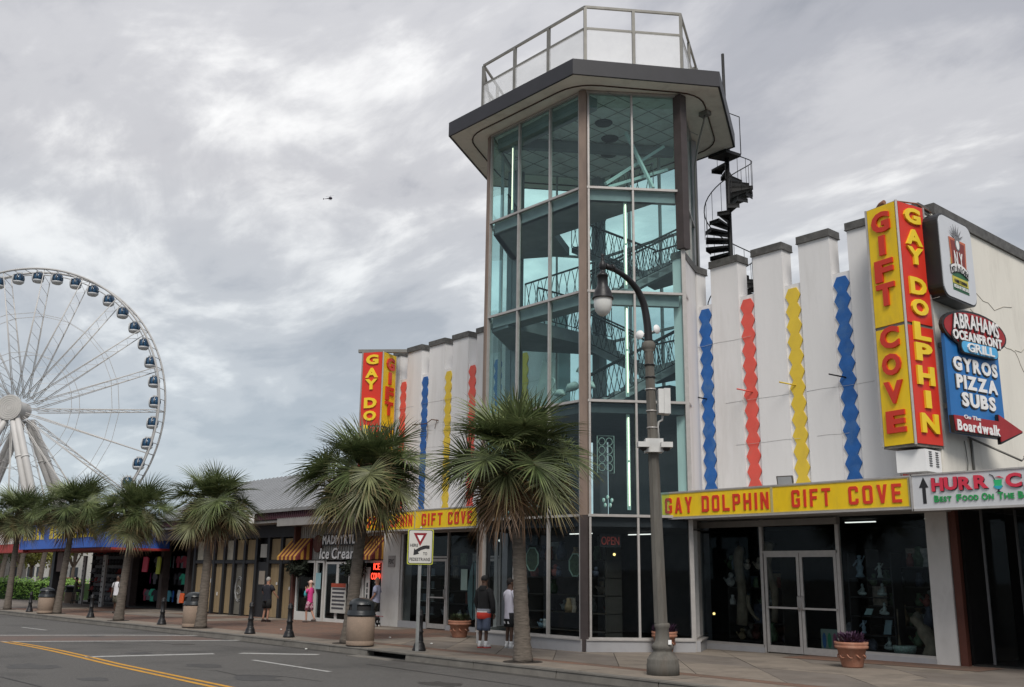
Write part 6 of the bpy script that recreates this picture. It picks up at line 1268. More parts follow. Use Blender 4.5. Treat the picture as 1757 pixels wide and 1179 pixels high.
def person(lab, loc, rz, h=1.75, skin='light', shirt=(.3, .3, .3), shorts=(.1, .1, .1), shoe=(.05, .05, .05), sock=None, sleeve='short', arms=None, legs=None, hair=None, cap=None, hood=False, girth=1.0, hem=.50, short_to=.27, lean=0.0, extra=None, headturn=0.0, plaid=None):
    """faces -Y before rotation; x is its own left"""
    t = thing('person', lab, 'person', loc, rz); S = h; g = girth
    V = lambda x, y, z: Vector((x*S, y*S+lean*(z-.5)*S, z*S))
    arms = arms or [((.145, .0, .635), (.15, -.02, .47)), ((-.145, .0, .635), (-.15, -.02, .47))]
    legs = legs or [((.052, .0, .28), (.055, .01, .045)), ((-.052, .0, .28), (-.055, .01, .045))]
    vs = [V(0, 0, .52), V(0, -.003, .60), V(0, -.004, .69), V(0, 0, .775), V(0, .004, .83), V(0, -.004, .875), V(0, -.004, .935)]
    rad = [(.075*g*S, .06*g*S), (.068*g*S, .055*g*S), (.08*g*S, .058*g*S), (.062*g*S, .05*g*S), .033*S, .046*S, .047*S]; es = [(0, 1), (1, 2), (2, 3), (3, 4), (4, 5), (5, 6)]
    fing = MB()
    for s_, (kn, an) in zip((1, -1), legs):
        b = len(vs); hp_ = V(s_*.048*g, 0, .49); kn_, an_ = V(*kn), V(*an); vs += [hp_, kn_, an_]; rad += [.052*g*S, .031*S, .021*S]; es += [(0, b), (b, b+1), (b+1, b+2)]
    for s_, (el, wr) in zip((1, -1), arms):
        b = len(vs); sh_ = V(s_*.098*g, 0, .795); el_, wr_v = V(*el), V(*wr); d = (wr_v-el_).normalized(); pm = wr_v+d*.04*S; vs += [sh_, el_, wr_v, pm]; rad += [.031*S, .023*S, .015*S, (.021*S, .013*S)]; es += [(3, b), (b, b+1), (b+1, b+2), (b+2, b+3)]
        sd_ = d.cross(Vector((0, 1, 0))); sd_ = sd_.normalized() if sd_.length > .1 else Vector((1, 0, 0)); cu = d.cross(sd_).normalized()*s_
        for fi, (fo, fl_) in enumerate(((-1.5, .040), (-.5, .046), (.5, .043), (1.5, .034))):
            p0 = pm+sd_*fo*.009*S-d*.01*S; p1 = p0+d*fl_*.55*S; p2 = p1+(d*.8+cu*.5).normalized()*fl_*.5*S; fing.tube([p0, p1, p2], [.0062*S, .0056*S, .0045*S], 6)
        th_ = wr_v+d*.012*S-sd_*.013*S; fing.tube([th_, th_-sd_*.014*S+d*.018*S, th_-sd_*.012*S+d*.036*S], [.0075*S, .0066*S, .005*S], 6)
    sv, sf = skin_mesh(vs, es, rad)
    k = MB(); k.add(sv, sf, True); k.v += []; o = len(k.v); k.v += fing.v; k.f += [[i+o for i in f] for f in fing.f]; k.mi += fing.mi; k.sm += fing.sm
    hc = V(0, -.006, .928); ct, st_ = math.cos(headturn), math.sin(headturn)
    def hv(x, y, z): return hc+Vector((x*ct-y*st_, x*st_+y*ct, z))*S
    k.ell(hc, (.044*S, .053*S, .064*S), 12, 9); k.ell(hv(0, -.020, -.035), (.030*S, .032*S, .028*S), 10, 6)   # skull, jaw
    k.ell(hv(0, -.056, -.008), (.008*S, .012*S, .015*S), 6, 5)
    for s_ in (-1, 1): k.ell(hv(s_*.044, .002, -.004), (.007*S, .012*S, .017*S), 6, 5)
    k.build('body', mat('skin_'+skin, SKN[skin], .55, var=.06, vs=12), t, (0, 0, 0))
    k = MB()
    for s_ in (-1, 1): k.ell(hv(s_*.018, -.050, .006), (.007*S, .004*S, .004*S), 6, 4)
    k.ell(hv(0, -.051, -.034), (.014*S, .004*S, .004*S), 6, 4); k.build('face_features', mat('dark_feature', (.03, .015, .012), .5), t, (0, 0, 0))
    nm = '_%02x%02x%02x' % tuple(int(c_*99) for c_ in shirt)
    CS = mat('shirt'+nm, shirt, .85, var=.10, vs=6, bump=.5, bs=14); k = MB()
    loft(k, [(V(0, 0, hem), .094*g*S, .070*g*S), (V(0, 0, hem+.04), .092*g*S, .068*g*S), (V(0, 0, .60), .086*g*S, .065*g*S), (V(0, 0, .70), .097*g*S, .068*g*S), (V(0, 0, .765), .102*g*S, .064*g*S), (V(0, 0, .80), .088*g*S, .052*g*S), (V(0, 0.003, .828), .045*g*S, .040*g*S)], 18)
    for s_, (el, wr) in zip((1, -1), arms):
        sh_ = V(s_*.088*g, 0, .79); el_, wr_v = V(*el), V(*wr)
        if sleeve == 'short': k.tube([sh_-Vector((s_*.03*S, 0, 0)), sh_+(el_-sh_)*.15, sh_.lerp(el_, .75)], [.036*S*g, .041*S*g, .041*S*g], 12)
        else: k.tube([sh_-Vector((s_*.03*S, 0, 0)), sh_+(el_-sh_)*.15, sh_.lerp(el_, .6), el_, el_.lerp(wr_v, .5), wr_v.lerp(el_, .03)], [.040*S*g, .044*S*g, .038*S*g, .036*S*g, .032*S*g, .026*S*g], 12)
    if hood: loft(k, [(V(0, .02, .79), .075*S, .06*S), (V(0, .025, .825), .065*S, .055*S), (V(0, .02, .855), .05*S, .045*S)], 12)
    k.build('shirt', CS, t, (0, 0, 0))
    nm = '_%02x%02x%02x' % tuple(int(c_*99) for c_ in shorts); CT = plaid or mat('shorts'+nm, shorts, .85, var=.14, vs=5, bump=.5, bs=14); k = MB()
    loft(k, [(V(0, 0, .455), .086*g*S, .064*g*S), (V(0, 0, .50), .086*g*S, .066*g*S), (V(0, 0, .56), .078*g*S, .062*g*S)], 16, capb=True)
    for s_, (kn, an) in zip((1, -1), legs):
        hp_, kn_ = V(s_*.046*g, 0, .50), V(*kn); an_ = V(*an); f = min(1, (.50-short_to)/max(.01, .50-kn[2])); e_ = hp_.lerp(kn_, f)
        pts = [hp_, hp_.lerp(e_, .5), e_]; rs = [.054*g*S, .054*g*S, .053*g*S]
        if short_to < kn[2]-.02: pts.append(kn_.lerp(an_, (kn[2]-short_to)/(kn[2]-.045))); rs.append(.050*g*S)
        k.tube(pts, rs, 12)
    k.build('shorts', CT, t, (0, 0, 0))
    for s_, (kn, an) in zip((1, -1), legs):
        an_ = V(*an); kn_ = V(*kn); fz = an_.z-.045*S
        if sock: k = MB(); k.tube([an_-Z*.02*S, an_.lerp(kn_, .22)], [.024*S, .026*S], 10); k.build('sock', mat('sock_white', (.62, .62, .62), .9), t, (0, 0, 0))
        k = MB(); k.ell((an_.x, an_.y-.035*S, fz+.026*S), (.028*S, .075*S, .026*S), 12, 7); k.ell((an_.x, an_.y+.005*S, fz+.034*S), (.026*S, .032*S, .032*S), 10, 6); nm = '_%02x%02x%02x' % tuple(int(c_*99) for c_ in shoe); sh2 = k.build('shoe', mat('shoe'+nm, shoe, .6), t, (0, 0, 0))
        k = MB(); k.ext([(an_.x+(.030*math.cos(a*math.pi/7))*S, an_.y-.032*S+(.080*math.sin(a*math.pi/7))*S, fz) for a in range(14)], (0, 0, .014*S)); k.build('sole', mat('sole_red', (.45, .03, .03), .6) if (shoe[0] > .5 and 'red' in lab) else mat('sole_grey', (.3, .3, .3), .7) if shoe[0] > .4 else BLACK, sh2, (0, 0, 0))
    if hair:
        k = MB(); vs_ = []; k.ell(hv(0, .010, .012), (.048*S, .054*S, .060*S), 12, 8); k.build('hair', mat('hair_%02x' % int(hair[0]*255), hair, .8, var=.3, vs=30), t, (0, 0, 0))
    if cap:
        k = MB(); k.ell(hv(0, .004, .022), (.051*S, .058*S, .050*S), 14, 8); bc = hv(0, -.062, .022); k.ell(bc, (.036*S, .036*S, .007*S), 10, 5); k.build('cap', mat('cap_%02x' % int(cap[0]*255), cap, .8), t, (0, 0, 0))
    if extra: extra(t, V, S, hv)
    return t
# man in black hoodie
def ex1(t, V, S, hv):
    k = MB(); loft(k, [(V(0, 0, .395), .098*S, .078*S), (V(0, 0, .42), .114*S, .094*S), (V(0, 0, .47), .112*S, .092*S), (V(0, 0, .488), .106*S, .086*S)], 18); k.build('red_boxers', mat('boxer_red', (.55, .045, .03), .8, var=.12), t, (0, 0, 0))
    k = MB(); loft(k, [(V(0, 0, .486), .108*S, .088*S), (V(0, 0, .503), .107*S, .087*S)], 18); k.build('waistband', mat('band_white', (.55, .53, .52), .8), t, (0, 0, 0))
    k = MB(); loft(k, [(V(0, 0, .50), .106*S, .086*S), (V(0, 0, .535), .107*S, .086*S)], 18); k.build('undershirt', mat('undershirt_grey', (.22, .23, .26), .8), t, (0, 0, 0))
person('man in black hoodie and cap, sagging denim shorts and red-white trainers', (-19.86, 16.25, gz(-19.8)), R(190), 1.80, 'dark', (.010, .010, .011), (.085, .105, .16), (.6, .58, .58), True, 'long', cap=(.012, .012, .013), hood=True, girth=1.12, hem=.525, short_to=.235, extra=ex1, headturn=R(20),
       arms=[((.155, -.01, .63), (.13, -.05, .49)), ((-.16, .0, .63), (-.165, -.02, .47))])
def ex2(t, V, S, hv):
    for s_ in (-1, 1):
        k = MB(); k.ext([((s_*.05-.02)*S, .047*S, .345*S), ((s_*.05+.018)*S, .047*S, .345*S), ((s_*.05+.022)*S, .047*S, .38*S), ((s_*.05-.008)*S, .047*S, .375*S)], (0, .012*S, 0)); k.build('shorts_print', PUREW, t, (0, 0, 0))
person('man in long white T-shirt and black shorts, half hidden by the nearest palm trunk', (-19.42, 16.75, gz(-19.4)), R(172), 1.74, 'dark', (.62, .60, .68), (.012, .012, .014), (.60, .60, .60), True, 'short', hair=(.012, .01, .01), girth=1.10, hem=.415, short_to=.30, extra=ex2, headturn=R(-15), arms=[((.155, -.02, .65), (.12, -.09, .56)), ((-.175, -.02, .65), (-.235, -.09, .53))])
# woman in pink
PL_ = bpy.data.materials.new('plaid_pink'); PL_.use_nodes = True; tt = PL_.node_tree; bb = tt.nodes['Principled BSDF']; gg_ = tt.nodes.new('ShaderNodeNewGeometry'); ck = tt.nodes.new('ShaderNodeTexChecker'); ck.inputs['Scale'].default_value = 13; ck.inputs['Color1'].default_value = (.55, .38, .43, 1); ck.inputs['Color2'].default_value = (.30, .07, .14, 1); tt.links.new(gg_.outputs['Position'], ck.inputs[0]); tt.links.new(ck.outputs[0], bb.inputs['Base Color'])
def ex3(t, V, S, hv):
    k = MB(); k.ell(V(.10, -.06, .67), (.05*S, .045*S, .085*S), 10, 7); k.build('teal_wrap', mat('teal_cloth', (.05, .30, .34), .8), t, (0, 0, 0))
    k = MB(); k.ell(V(.165, -.0, .585), (.06*S, .035*S, .05*S), 10, 7); k.tube([V(.16, 0, .62), V(.13, 0, .72), V(.06, .0, .82)], .006*S, 5); k.build('shoulder_bag', BLACK, t, (0, 0, 0))
    k = MB(); k.tube([V(0, .045, .93), V(0, .085, .91), V(0, .095, .87)], [.018*S, .02*S, .008*S], 8); k.build('pony_tail', mat('hair_brown', (.05, .03, .02), .8), t, (0, 0, 0))
person('woman in bright pink tee, plaid shorts and pale cap by the ice cream shop', (-35.6, 20.1, gz(-35.6)), R(-68), 1.64, 'light', (.62, .05, .24), (.5, .3, .3), (.12, .09, .08), None, 'short', cap=(.60, .42, .36), girth=.92, hem=.47, short_to=.29, plaid=PL_, extra=ex3,
       legs=[((.05, -.05, .28), (.05, -.04, .045)), ((-.05, .03, .275), (-.045, .14, .075))], arms=[((.11, -.05, .66), (.05, -.10, .78)), ((-.13, -.02, .66), (-.06, -.10, .80))])
# older man with the dog
def ex4(t, V, S, hv):
    k = MB(); k.ell(hv(0, -.035, -.045), (.030*S, .026*S, .026*S), 10, 6); k.build('beard', mat('beard_grey', (.36, .34, .32), .9), t, (0, 0, 0))
    k = MB(); k.obox(hv(0, -.054, .008), Vector((.034*S, 0, 0)), Vector((0, .006*S, 0)), Z*.009*S); k.build('sunglasses', BK, t, (0, 0, 0))
    k = MB(); k.tube([V(.05, -.13, .46), V(.12, -.12, .36), V(.10, .0, .22), V(-.0, .20, .20)], .006*S, 5); k.tube([V(.05, -.13, .46), V(.05, -.15, .38), V(.0, -.12, .36), V(.04, -.12, .46)], .007*S, 5); k.build('red_leash', mat('leash_red', (.45, .03, .03), .7), t, (0, 0, 0))
    k = MB(); k.tube([V(.10, -.075, .53), V(.115, -.085, .545)], .018*S, 8); k.build('watch', BLACK, t, (0, 0, 0))
person('older bald man with grey beard in light blue shirt, holding a leash', (-31.35, 20.45, gz(-31.3)), R(-52), 1.78, 'tan', (.36, .38, .52), (.045, .048, .042), (.58, .58, .58), True, 'short', girth=1.18, hem=.475, short_to=.30, lean=.06, extra=ex4,
       legs=[((.06, -.06, .275), (.06, -.05, .045)), ((-.06, -.03, .275), (-.06, -.01, .045))], arms=[((.15, .02, .64), (.10, -.09, .52)), ((-.15, .02, .64), (-.03, -.12, .49))])
person('grey haired man in black shirt and shorts, back turned, at the boarded front', (-36.93, 18.91, gz(-36.9)), R(196), 1.76, 'tan', (.014, .015, .022), (.010, .010, .011), (.03, .018, .018), None, 'short', hair=(.30, .29, .28), girth=1.25, hem=.46, short_to=.30, headturn=R(-10),
       legs=[((.075, -.02, .28), (.08, .02, .045)), ((-.06, .0, .28), (-.075, .03, .045))], arms=[((.18, -.02, .655), (.20, -.09, .575)), ((-.18, -.02, .655), (-.20, -.09, .575))])
def ex5(t, V, S, hv):
    k = MB(); k.box(-.07*S, .07*S, .065*S, .12*S, .60*S, .78*S); k.build('backpack', BLACK, t, (0, 0, 0))
    k = MB()
    for s_ in (-1, 1): k.tube([V(s_*.06, .06, .80), V(s_*.065, -.02, .835), V(s_*.07, -.068, .77), V(s_*.07, -.07, .70), V(s_*.085, .03, .63)], .011*S, 5)
    k.build('backpack_strap', BLACK, t, (0, 0, 0))
person('man in white T-shirt with black backpack straps and camouflage shorts, beside a leaning palm', (-49.5, 17.3, gz(-49.5)), R(38), 1.80, 'dark', (.60, .60, .64), (.085, .08, .06), (.05, .04, .035), None, 'short', hair=(.015, .012, .012), girth=1.08, hem=.47, short_to=.26, extra=ex5,
       legs=[((.052, -.05, .28), (.05, -.04, .045)), ((-.052, .02, .28), (-.05, .07, .05))])
# seated person on a bar stool
def ex6(t, V, S, hv):
    k = MB(); zs = .40
    k.lathe([(0, zs*S), (.13*S, zs*S), (.13*S, (zs+.02)*S), (0, (zs+.02)*S)], 14)
    for a in range(4): k.tube([(.10*S*math.cos(a*1.57+.78), .10*S*math.sin(a*1.57+.78), zs*S), (.14*S*math.cos(a*1.57+.78), .14*S*math.sin(a*1.57+.78), 0)], .012*S, 5)
    k.tube([(.125*S*math.cos(a*.5236), .125*S*math.sin(a*.5236), .15*S) for a in range(12)], .01*S, 4, closed=True); st_ = tag(k.build('bar_stool', BLACK), 'black bar stool under the seated person by the sunglasses rack', 'stool'); st_.location = t.location
t6 = person('person in olive top with black hair seated on a bar stool beyond the sunglasses rack', (-66.9, 20.75, gz(-66.9)+.0), R(160), 1.72, 'tan', (.06, .065, .04), (.03, .03, .035), (.3, .3, .3), None, 'short', hair=(.012, .012, .012), girth=1.1, hem=.46, short_to=.30, extra=ex6,
       legs=[((.06, -.22, .50), (.06, -.20, .26)), ((-.06, -.22, .50), (-.06, -.18, .26))], arms=[((.14, -.07, .66), (.08, -.19, .62)), ((-.14, -.07, .66), (-.08, -.19, .62))])
# dog
t = thing('dog', 'small black and white dog standing at the feet of the older man', 'dog', (-30.95, 20.2, gz(-31))); g0 = gz(-31)
dv = [(.0, .17, .30), (0, .0, .31), (0, -.14, .31), (0, -.22, .39), (0, -.27, .45), (0, -.34, .43), (0, .27, .36)]; dr_ = [.065, .075, .085, .055, .06, .03, .014]; de = [(0, 1), (1, 2), (2, 3), (3, 4), (4, 5), (0, 6)]
for s_ in (-1, 1):
    b = len(dv); dv += [(s_*.06, .18, .26), (s_*.06, .14, .19), (s_*.06, .20, .11), (s_*.06, .18, .02)]; dr_ += [.045, .03, .018, .02]; de += [(0, b), (b, b+1), (b+1, b+2), (b+2, b+3)]
    b = len(dv); dv += [(s_*.06, -.15, .25), (s_*.06, -.14, .14), (s_*.06, -.15, .02)]; dr_ += [.035, .02, .02]; de += [(2, b), (b, b+1), (b+1, b+2)]
sv, sf = skin_mesh(dv, de, dr_, 1); rm = Matrix.Rotation(R(25), 4, 'Z'); k = MB(); k.add([(rm @ Vector(v)) for v in sv], sf, True)
for s_ in (-1, 1): k.add([rm @ Vector((s_*.045, -.25, .49)), rm @ Vector((s_*.02, -.26, .50)), rm @ Vector((s_*.045, -.25, .57)), rm @ Vector((s_*.04, -.235, .50))], [(0, 1, 2), (1, 3, 2), (0, 2, 3)], False)
k.build('body', mat('dog_black', (.012, .012, .013), .7), t, (0, 0, 0))
k = MB(); k.ell(rm @ Vector((0, -.20, .30)), (.07, .06, .09), 10, 7); k.ell(rm @ Vector((0, -.345, .425)), (.028, .035, .026), 8, 5)
for s_ in (-1, 1): k.tube([rm @ Vector((s_*.06, -.15, .10)), rm @ Vector((s_*.06, -.15, .0))], .024, 7); k.tube([rm @ Vector((s_*.06, .185, .07)), rm @ Vector((s_*.06, .18, .0))], .024, 7)
k.build('white_patches', mat('dog_white', (.55, .54, .52), .8), t, (0, 0, 0))

# ================================================================== goods behind the glass
def lit(): pass
t = thing('open_sign', 'dim red neon OPEN sign inside the ground floor tower window', 'neon sign', (-17.35, 18.3, 2.6)); od = Vector((.592, .806, 0)); on = Vector((.806, -.592, 0)); oc = Vector((-17.36, 18.32, 2.66))
k = MB(); k.obox(oc-on*.03, od*.27, on*.015, Z*.16); k.build('backing', BK, t)
line('OPEN', 'thin', oc, od, Z, .46, .2, .015, mat('neon_dim', (.35, .06, .05), .5, emit=(1, .16, .1), es=.05), t)
def spot(p, d, lab):
    t = thing('spot_lamp', lab, 'lamp', p); p = Vector(p); d = Vector(d).normalized(); k = MB(); k.tube([p-d*.16, p-d*.05, p], [.015, .02, .04], 10); k.build('lamp_body', GREYM, t); k = MB(); k.tube([p, p+d*.01], .034, 10); k.build('lamp_glass', WARM, t)
spot((-17.25, 18.35, 2.32), (.5, -.9, -.2), 'lit spot lamp below the OPEN sign in the tower window'); spot((-16.5, 21.35, .86), (.6, -.9, -.3), 'lit spot lamp low in the shop window left of the double doors')
def octa(x, y, z, r, lab):
    t = thing('stained_glass_panel', lab, 'ornament', (x, y, z)); k = MB(); k.tube([(x+r*math.cos(R(22.5+45*i)), y, z+r*1.25*math.sin(R(22.5+45*i))) for i in range(8)], .018, 5, closed=True, smooth=False); k.build('frame', mat('jade', (.2, .3, .24), .5), t)
    k = MB(); k.ext([(x+r*.95*math.cos(R(22.5+45*i)), y+.01, z+r*1.2*math.sin(R(22.5+45*i))) for i in range(8)], (0, .01, 0)); k.build('glass', mat('leafy_glass', (.03, .05, .02), .4, var=.6, vs=14), t)
octa(-19.86, 17.9, 2.2, .26, 'octagonal leaf patterned glass panel hanging right of the nearest palm trunk'); octa(-18.2, 17.9, 2.05, .24, 'octagonal glass panel hanging beside the dark corner post of the tower')
MER = mat('figurine_pale', (.30, .36, .35), .5, var=.35, vs=10); MER2 = mat('figurine_blue', (.22, .30, .36), .5, var=.35, vs=9); DRW = mat('driftwood', (.20, .165, .12), .8, var=.3, vs=5); DKG = mat('goods_dark', (.05, .048, .045), .7, var=.5, vs=6)
t = thing('display_shelf', 'dark display shelves full of pale figurines right of the double doors', 'shelf', (-12, 21.7, .1)); 
for z in (1.82, 1.40, .97, .55, .2): k = MB(); k.box(-12.62, -11.55, 21.5, 21.95, z-.03, z-.005); k.build('shelf', BFR, t)
for x in (-12.64, -11.55): k = MB(); k.box(x, x+.03, 21.5, 21.95, .05, 2.4); k.build('side', BFR, t)
def figurine(x, y, z, h, m, lab, kind=0, seed=0):
    rnd = random.Random(seed+int(h*100)); k = MB()
    if kind == 0: k.lathe([(0, z), (.09*h/.4, z), (.08*h/.4, z+.04*h), (.05*h/.4, z+.2*h), (.07*h/.4, z+.45*h), (.035*h/.4, z+.6*h), (.07*h/.4, z+.75*h), (.02*h/.4, z+.82*h), (.045*h/.4, z+.9*h), (.04*h/.4, z+.97*h), (0, z+h)], 9, (x, y)); k.tube([(x-.06*h/.4, y, z+.72*h), (x-.12*h/.4, y-.03, z+.5*h)], .018, 5); k.tube([(x+.06*h/.4, y, z+.74*h), (x+.11*h/.4, y-.02, z+.95*h)], .016, 5)
    elif kind == 1: k.ell((x, y, z+.05), (.14*h/.3, .07, .05), 8, 5); k.tube([(x, y, z+.06), (x+.02, y, z+h*.6), (x+.01, y, z+h*.8)], [.05, .045, .02], 7); k.ell((x+.01, y, z+h*.9), (.035, .035, .045), 8, 5); k.tube([(x-.02, y, z+h*.6), (x-.10, y-.03, z+h*.3)], .016, 5)
    else: k.ext([(x-.09, y, z), (x+.09, y, z), (x+.13, y+.03, z+h), (x-.03, y+.03, z+h)], (0, .03, 0))
    tag(k.build('figurine' if kind < 2 else 'plaque', m), lab, 'figurine' if kind < 2 else 'plaque', 'figurines on the window shelves')
FIG = [(-12.38, 1.84, .52, 0, 'tall pale blue figurine on the top shelf, left'), (-11.88, 1.84, .34, 0, 'slim mermaid figurine on the top shelf, right'), (-12.36, 1.42, .26, 1, 'crouching figurine on the second shelf, left'), (-11.86, 1.42, .28, 1, 'seated pale figurine on the second shelf, right'), (-11.84, .99, .28, 1, 'kneeling cream figurine on the third shelf, right'), (-12.38, .57, .30, 0, 'pale rider figurine on the fourth shelf, left'), (-11.78, .22, .30, 1, 'small teal mermaid on the lowest shelf, right')]
for i, (x, z, h, kd, lb) in enumerate(FIG): figurine(x, 21.62, z, h, (MER2 if i in (0, 5) else MER), lb+' of the window display', kd, i)
figurine(-12.25, 21.6, .99, .14, mat('plaque_teal', (.28, .42, .42), .5), 'small two tone plaque on the third shelf', 2); figurine(-11.8, 21.6, .57, .32, mat('plaque_slate', (.16, .24, .27), .5), 'leaning lettered plaque on the fourth shelf', 2)
t = thing('basket', 'pale green woven basket on the window floor right of the shelves', 'basket', (-11.35, 21.5, .18)); k = MB(); k.lathe([(0, .19), (.2, .19), (.24, .3), (.25, .36), (.22, .35)], 16, (-11.35, 21.5)); k.build('weave', mat('basket_green', (.26, .36, .32), .7, var=.4, vs=40), t); k = MB()
for i in range(16): a = i*math.pi/8; k.tube([(-11.35+.21*math.cos(a), 21.5+.21*math.sin(a), .2), (-11.35+.25*math.cos(a), 21.5+.25*math.sin(a), .36)], .012, 4)
k.build('ribs', MER, t)
def drift(x, y, z, lab, pts, r): tag(MBt(pts, r).build('driftwood', DRW), lab, 'driftwood')
def MBt(pts, r): k = MB(); k.tube(smooth([Vector(p) for p in pts], 3), [r[min(int(i/3), len(r)-1)] for i in range(3*(len(pts)-1)+1)], 8); return k
drift(0, 0, 0, 'broad pale driftwood stump in the window beside the white pillar', [(-10.55, 21.5, .18), (-10.7, 21.5, .45), (-10.95, 21.5, .8), (-11.15, 21.5, .98)], [.32, .17, .09, .03])
drift(0, 0, 0, 'thin upright driftwood stick behind the basket', [(-11.5, 21.6, .2), (-11.55, 21.6, .6), (-11.52, 21.6, 1.15)], [.05, .035, .02])
for i, (x, z, h, c_) in enumerate(((-12.9, .3, .5, (.2, .2, .22)), (-12.35, .15, .3, (.12, .13, .16)), (-11.2, .7, .4, (.16, .14, .11)), (-10.75, 1.1, .35, (.09, .085, .08)))):
    k = MB(); k.ell((x, 21.9, z+h/2), (.14, .08, h/2), 8, 6); tag(k.build('ornament', mat('orn%d' % i, c_, .6, var=.5, vs=12)), ('dark rounded ornament just inside the right door', 'dark ornament on the window floor below the figurine shelves', 'brown ornament behind the basket', 'dark ornament above the broad driftwood stump')[i], 'ornament', 'small ornaments in the shop window')
# sandal tiles and kite by the door
t = thing('sandal_display', 'mint board with a row of coloured flip flops inside the right door', 'display', (-13.2, 21.6, .1)); k = MB(); k.box(-13.45, -12.85, 21.5, 21.53, .12, .62); k.build('board', mat('mint', (.26, .34, .30), .6), t)
for i, c_ in enumerate(((.05, .15, .35), (.05, .3, .15), (.4, .1, .2), (.35, .3, .05))): k = MB(); k.ext([(-13.36+.14*i+.05*math.cos(a*math.pi/5), 21.49, .36+.18*math.sin(a*math.pi/5)) for a in range(10)], (0, .01, 0)); k.build('flip_flop', mat('flip%d' % i, c_, .6), t)
drift(0, 0, 0, 'tall grey driftwood column in the window left of the double doors', [(-15.8, 21.6, .6), (-15.75, 21.6, 1.4), (-15.85, 21.6, 2.2), (-15.75, 21.6, 2.6)], [.15, .12, .13, .06])
drift(0, 0, 0, 'second pale driftwood column near the left door post', [(-14.95, 21.8, .7), (-14.9, 21.8, 1.5), (-15.1, 21.8, 2.1), (-15.0, 21.8, 2.7)], [.08, .10, .13, .14])
drift(0, 0, 0, 'curved bone-like branch low in the window left of the doors', [(-15.5, 21.5, 1.35), (-15.5, 21.5, 1.1), (-15.35, 21.5, .85), (-15.2, 21.5, .75)], [.05, .05, .04, .03])
# left wing window goods
t = thing('surfboard', 'pale teal surfboard shaped display standing inside the left shop window', 'surfboard', (-27.2, 21.6, .2)); k = MB(); k.ext([(-27.0+.33*math.cos(a*math.pi/9)*(1 if math.sin(a*math.pi/9) < 0 else (1-.35*math.sin(a*math.pi/9))), 21.6, 1.25+1.0*math.sin(a*math.pi/9)) for a in range(18)], (0, .05, 0)); k.build('board', mat('surf_teal', (.22, .36, .36), .4, var=.2), t)
k = MB(); k.box(-27.03, -26.98, 21.59, 21.6, .3, 2.2); k.build('stringer', DKG, t)
t = thing('postcard_rack', 'wire rack of cards in the window beside the white pillar left of the tower', 'rack', (-29.6, 21.6, 0)); 
for i in range(5):
    k = MB(); k.box(-30.2, -29.2, 21.55, 21.6, .35+.45*i, .37+.45*i); k.build('shelf', MER, t)
    for j in range(4): k = MB(); k.box(-30.15+.25*j, -29.95+.25*j, 21.54, 21.56, .38+.45*i, .62+.45*i); k.build('card', mat('card%d' % ((i*3+j) % 4), [(.10, .13, .16), (.06, .09, .10), (.15, .14, .12), (.05, .05, .06)][(i*3+j) % 4], .5), t)
k = MB(); k.box(-26.95, -26.6, 21.0, 21.02, 1.25, 1.95); tag(k.build('window_notice', mat('notice_mint', (.30, .42, .38), .6)), 'pale mint notice taped in the window left of the flower pot', 'notice')
k = MB(); k.lathe([(0, 2.88), (.12, 2.9), (.16, 2.96), (0, 3.0)], 12, (-26.2, 22.2)); tag(k.build('ceiling_lamp', LIT), 'round lit lamp inside the doorway left of the tower', 'ceiling light')
# flamingos and kite on the second floor of the tower
FLM = mat('flamingo_pale', (.42, .46, .44), .6, var=.15)
def flamingo(x, y, z, s_, lab, flip=1):
    t = thing('flamingo_statue', lab, 'statue', (x, y, z), group='pale flamingo statues'); k = MB(); P_ = lambda a, b: Vector((x+a*s_*flip, y, z+b*s_))
    k.tube([P_(-.32, .50), P_(-.15, .60), P_(.05, .62), P_(.2, .58)], [.03*s_, .13*s_, .13*s_, .05*s_], 9); k.build('body', FLM, t)
    k = MB(); k.tube(smooth([P_(.18, .6), P_(.32, .72), P_(.28, .9), P_(.2, 1.02), P_(.24, 1.16), P_(.36, 1.17), P_(.44, 1.07)], 3), .03*s_, 7); k.build('neck', FLM, t)
    for d in (-.03, .06): k = MB(); k.tube([P_(d, .52), P_(d-.06, .28), P_(d+.02, .0)], .014*s_, 5); k.build('leg', FLM, t)
for (x, s_, f, lb) in ((-18.95, .78, -1, 'left flamingo statue with curled neck behind the second floor glass'), (-18.35, .95, 1, 'tallest upright flamingo statue, left of the brown corner post'), (-17.85, .9, -1, 'flamingo statue partly hidden by the brown corner post')): flamingo(x, 18.0, 6.18, s_, lb, f)
k = MB(); k.ext([(-20.55, 18.3, 6.3), (-19.3, 18.3, 6.3), (-19.45, 18.3, 7.1), (-19.42, 18.3, 7.75), (-19.65, 18.3, 7.6), (-19.9, 18.3, 7.8), (-20.1, 18.3, 7.15)], (0, .05, 0)); tag(k.build('manta_ray', mat('ray_pale', (.34, .36, .35), .7, var=.15)), 'large pale winged cut-out standing behind the second floor glass', 'model')
k = MB(); k.box(-21.2, -17.2, 20.6, 21.9, 6.18, 7.0); k.build('parapet', DARK, tw, (-19.4, 19.8, 0))
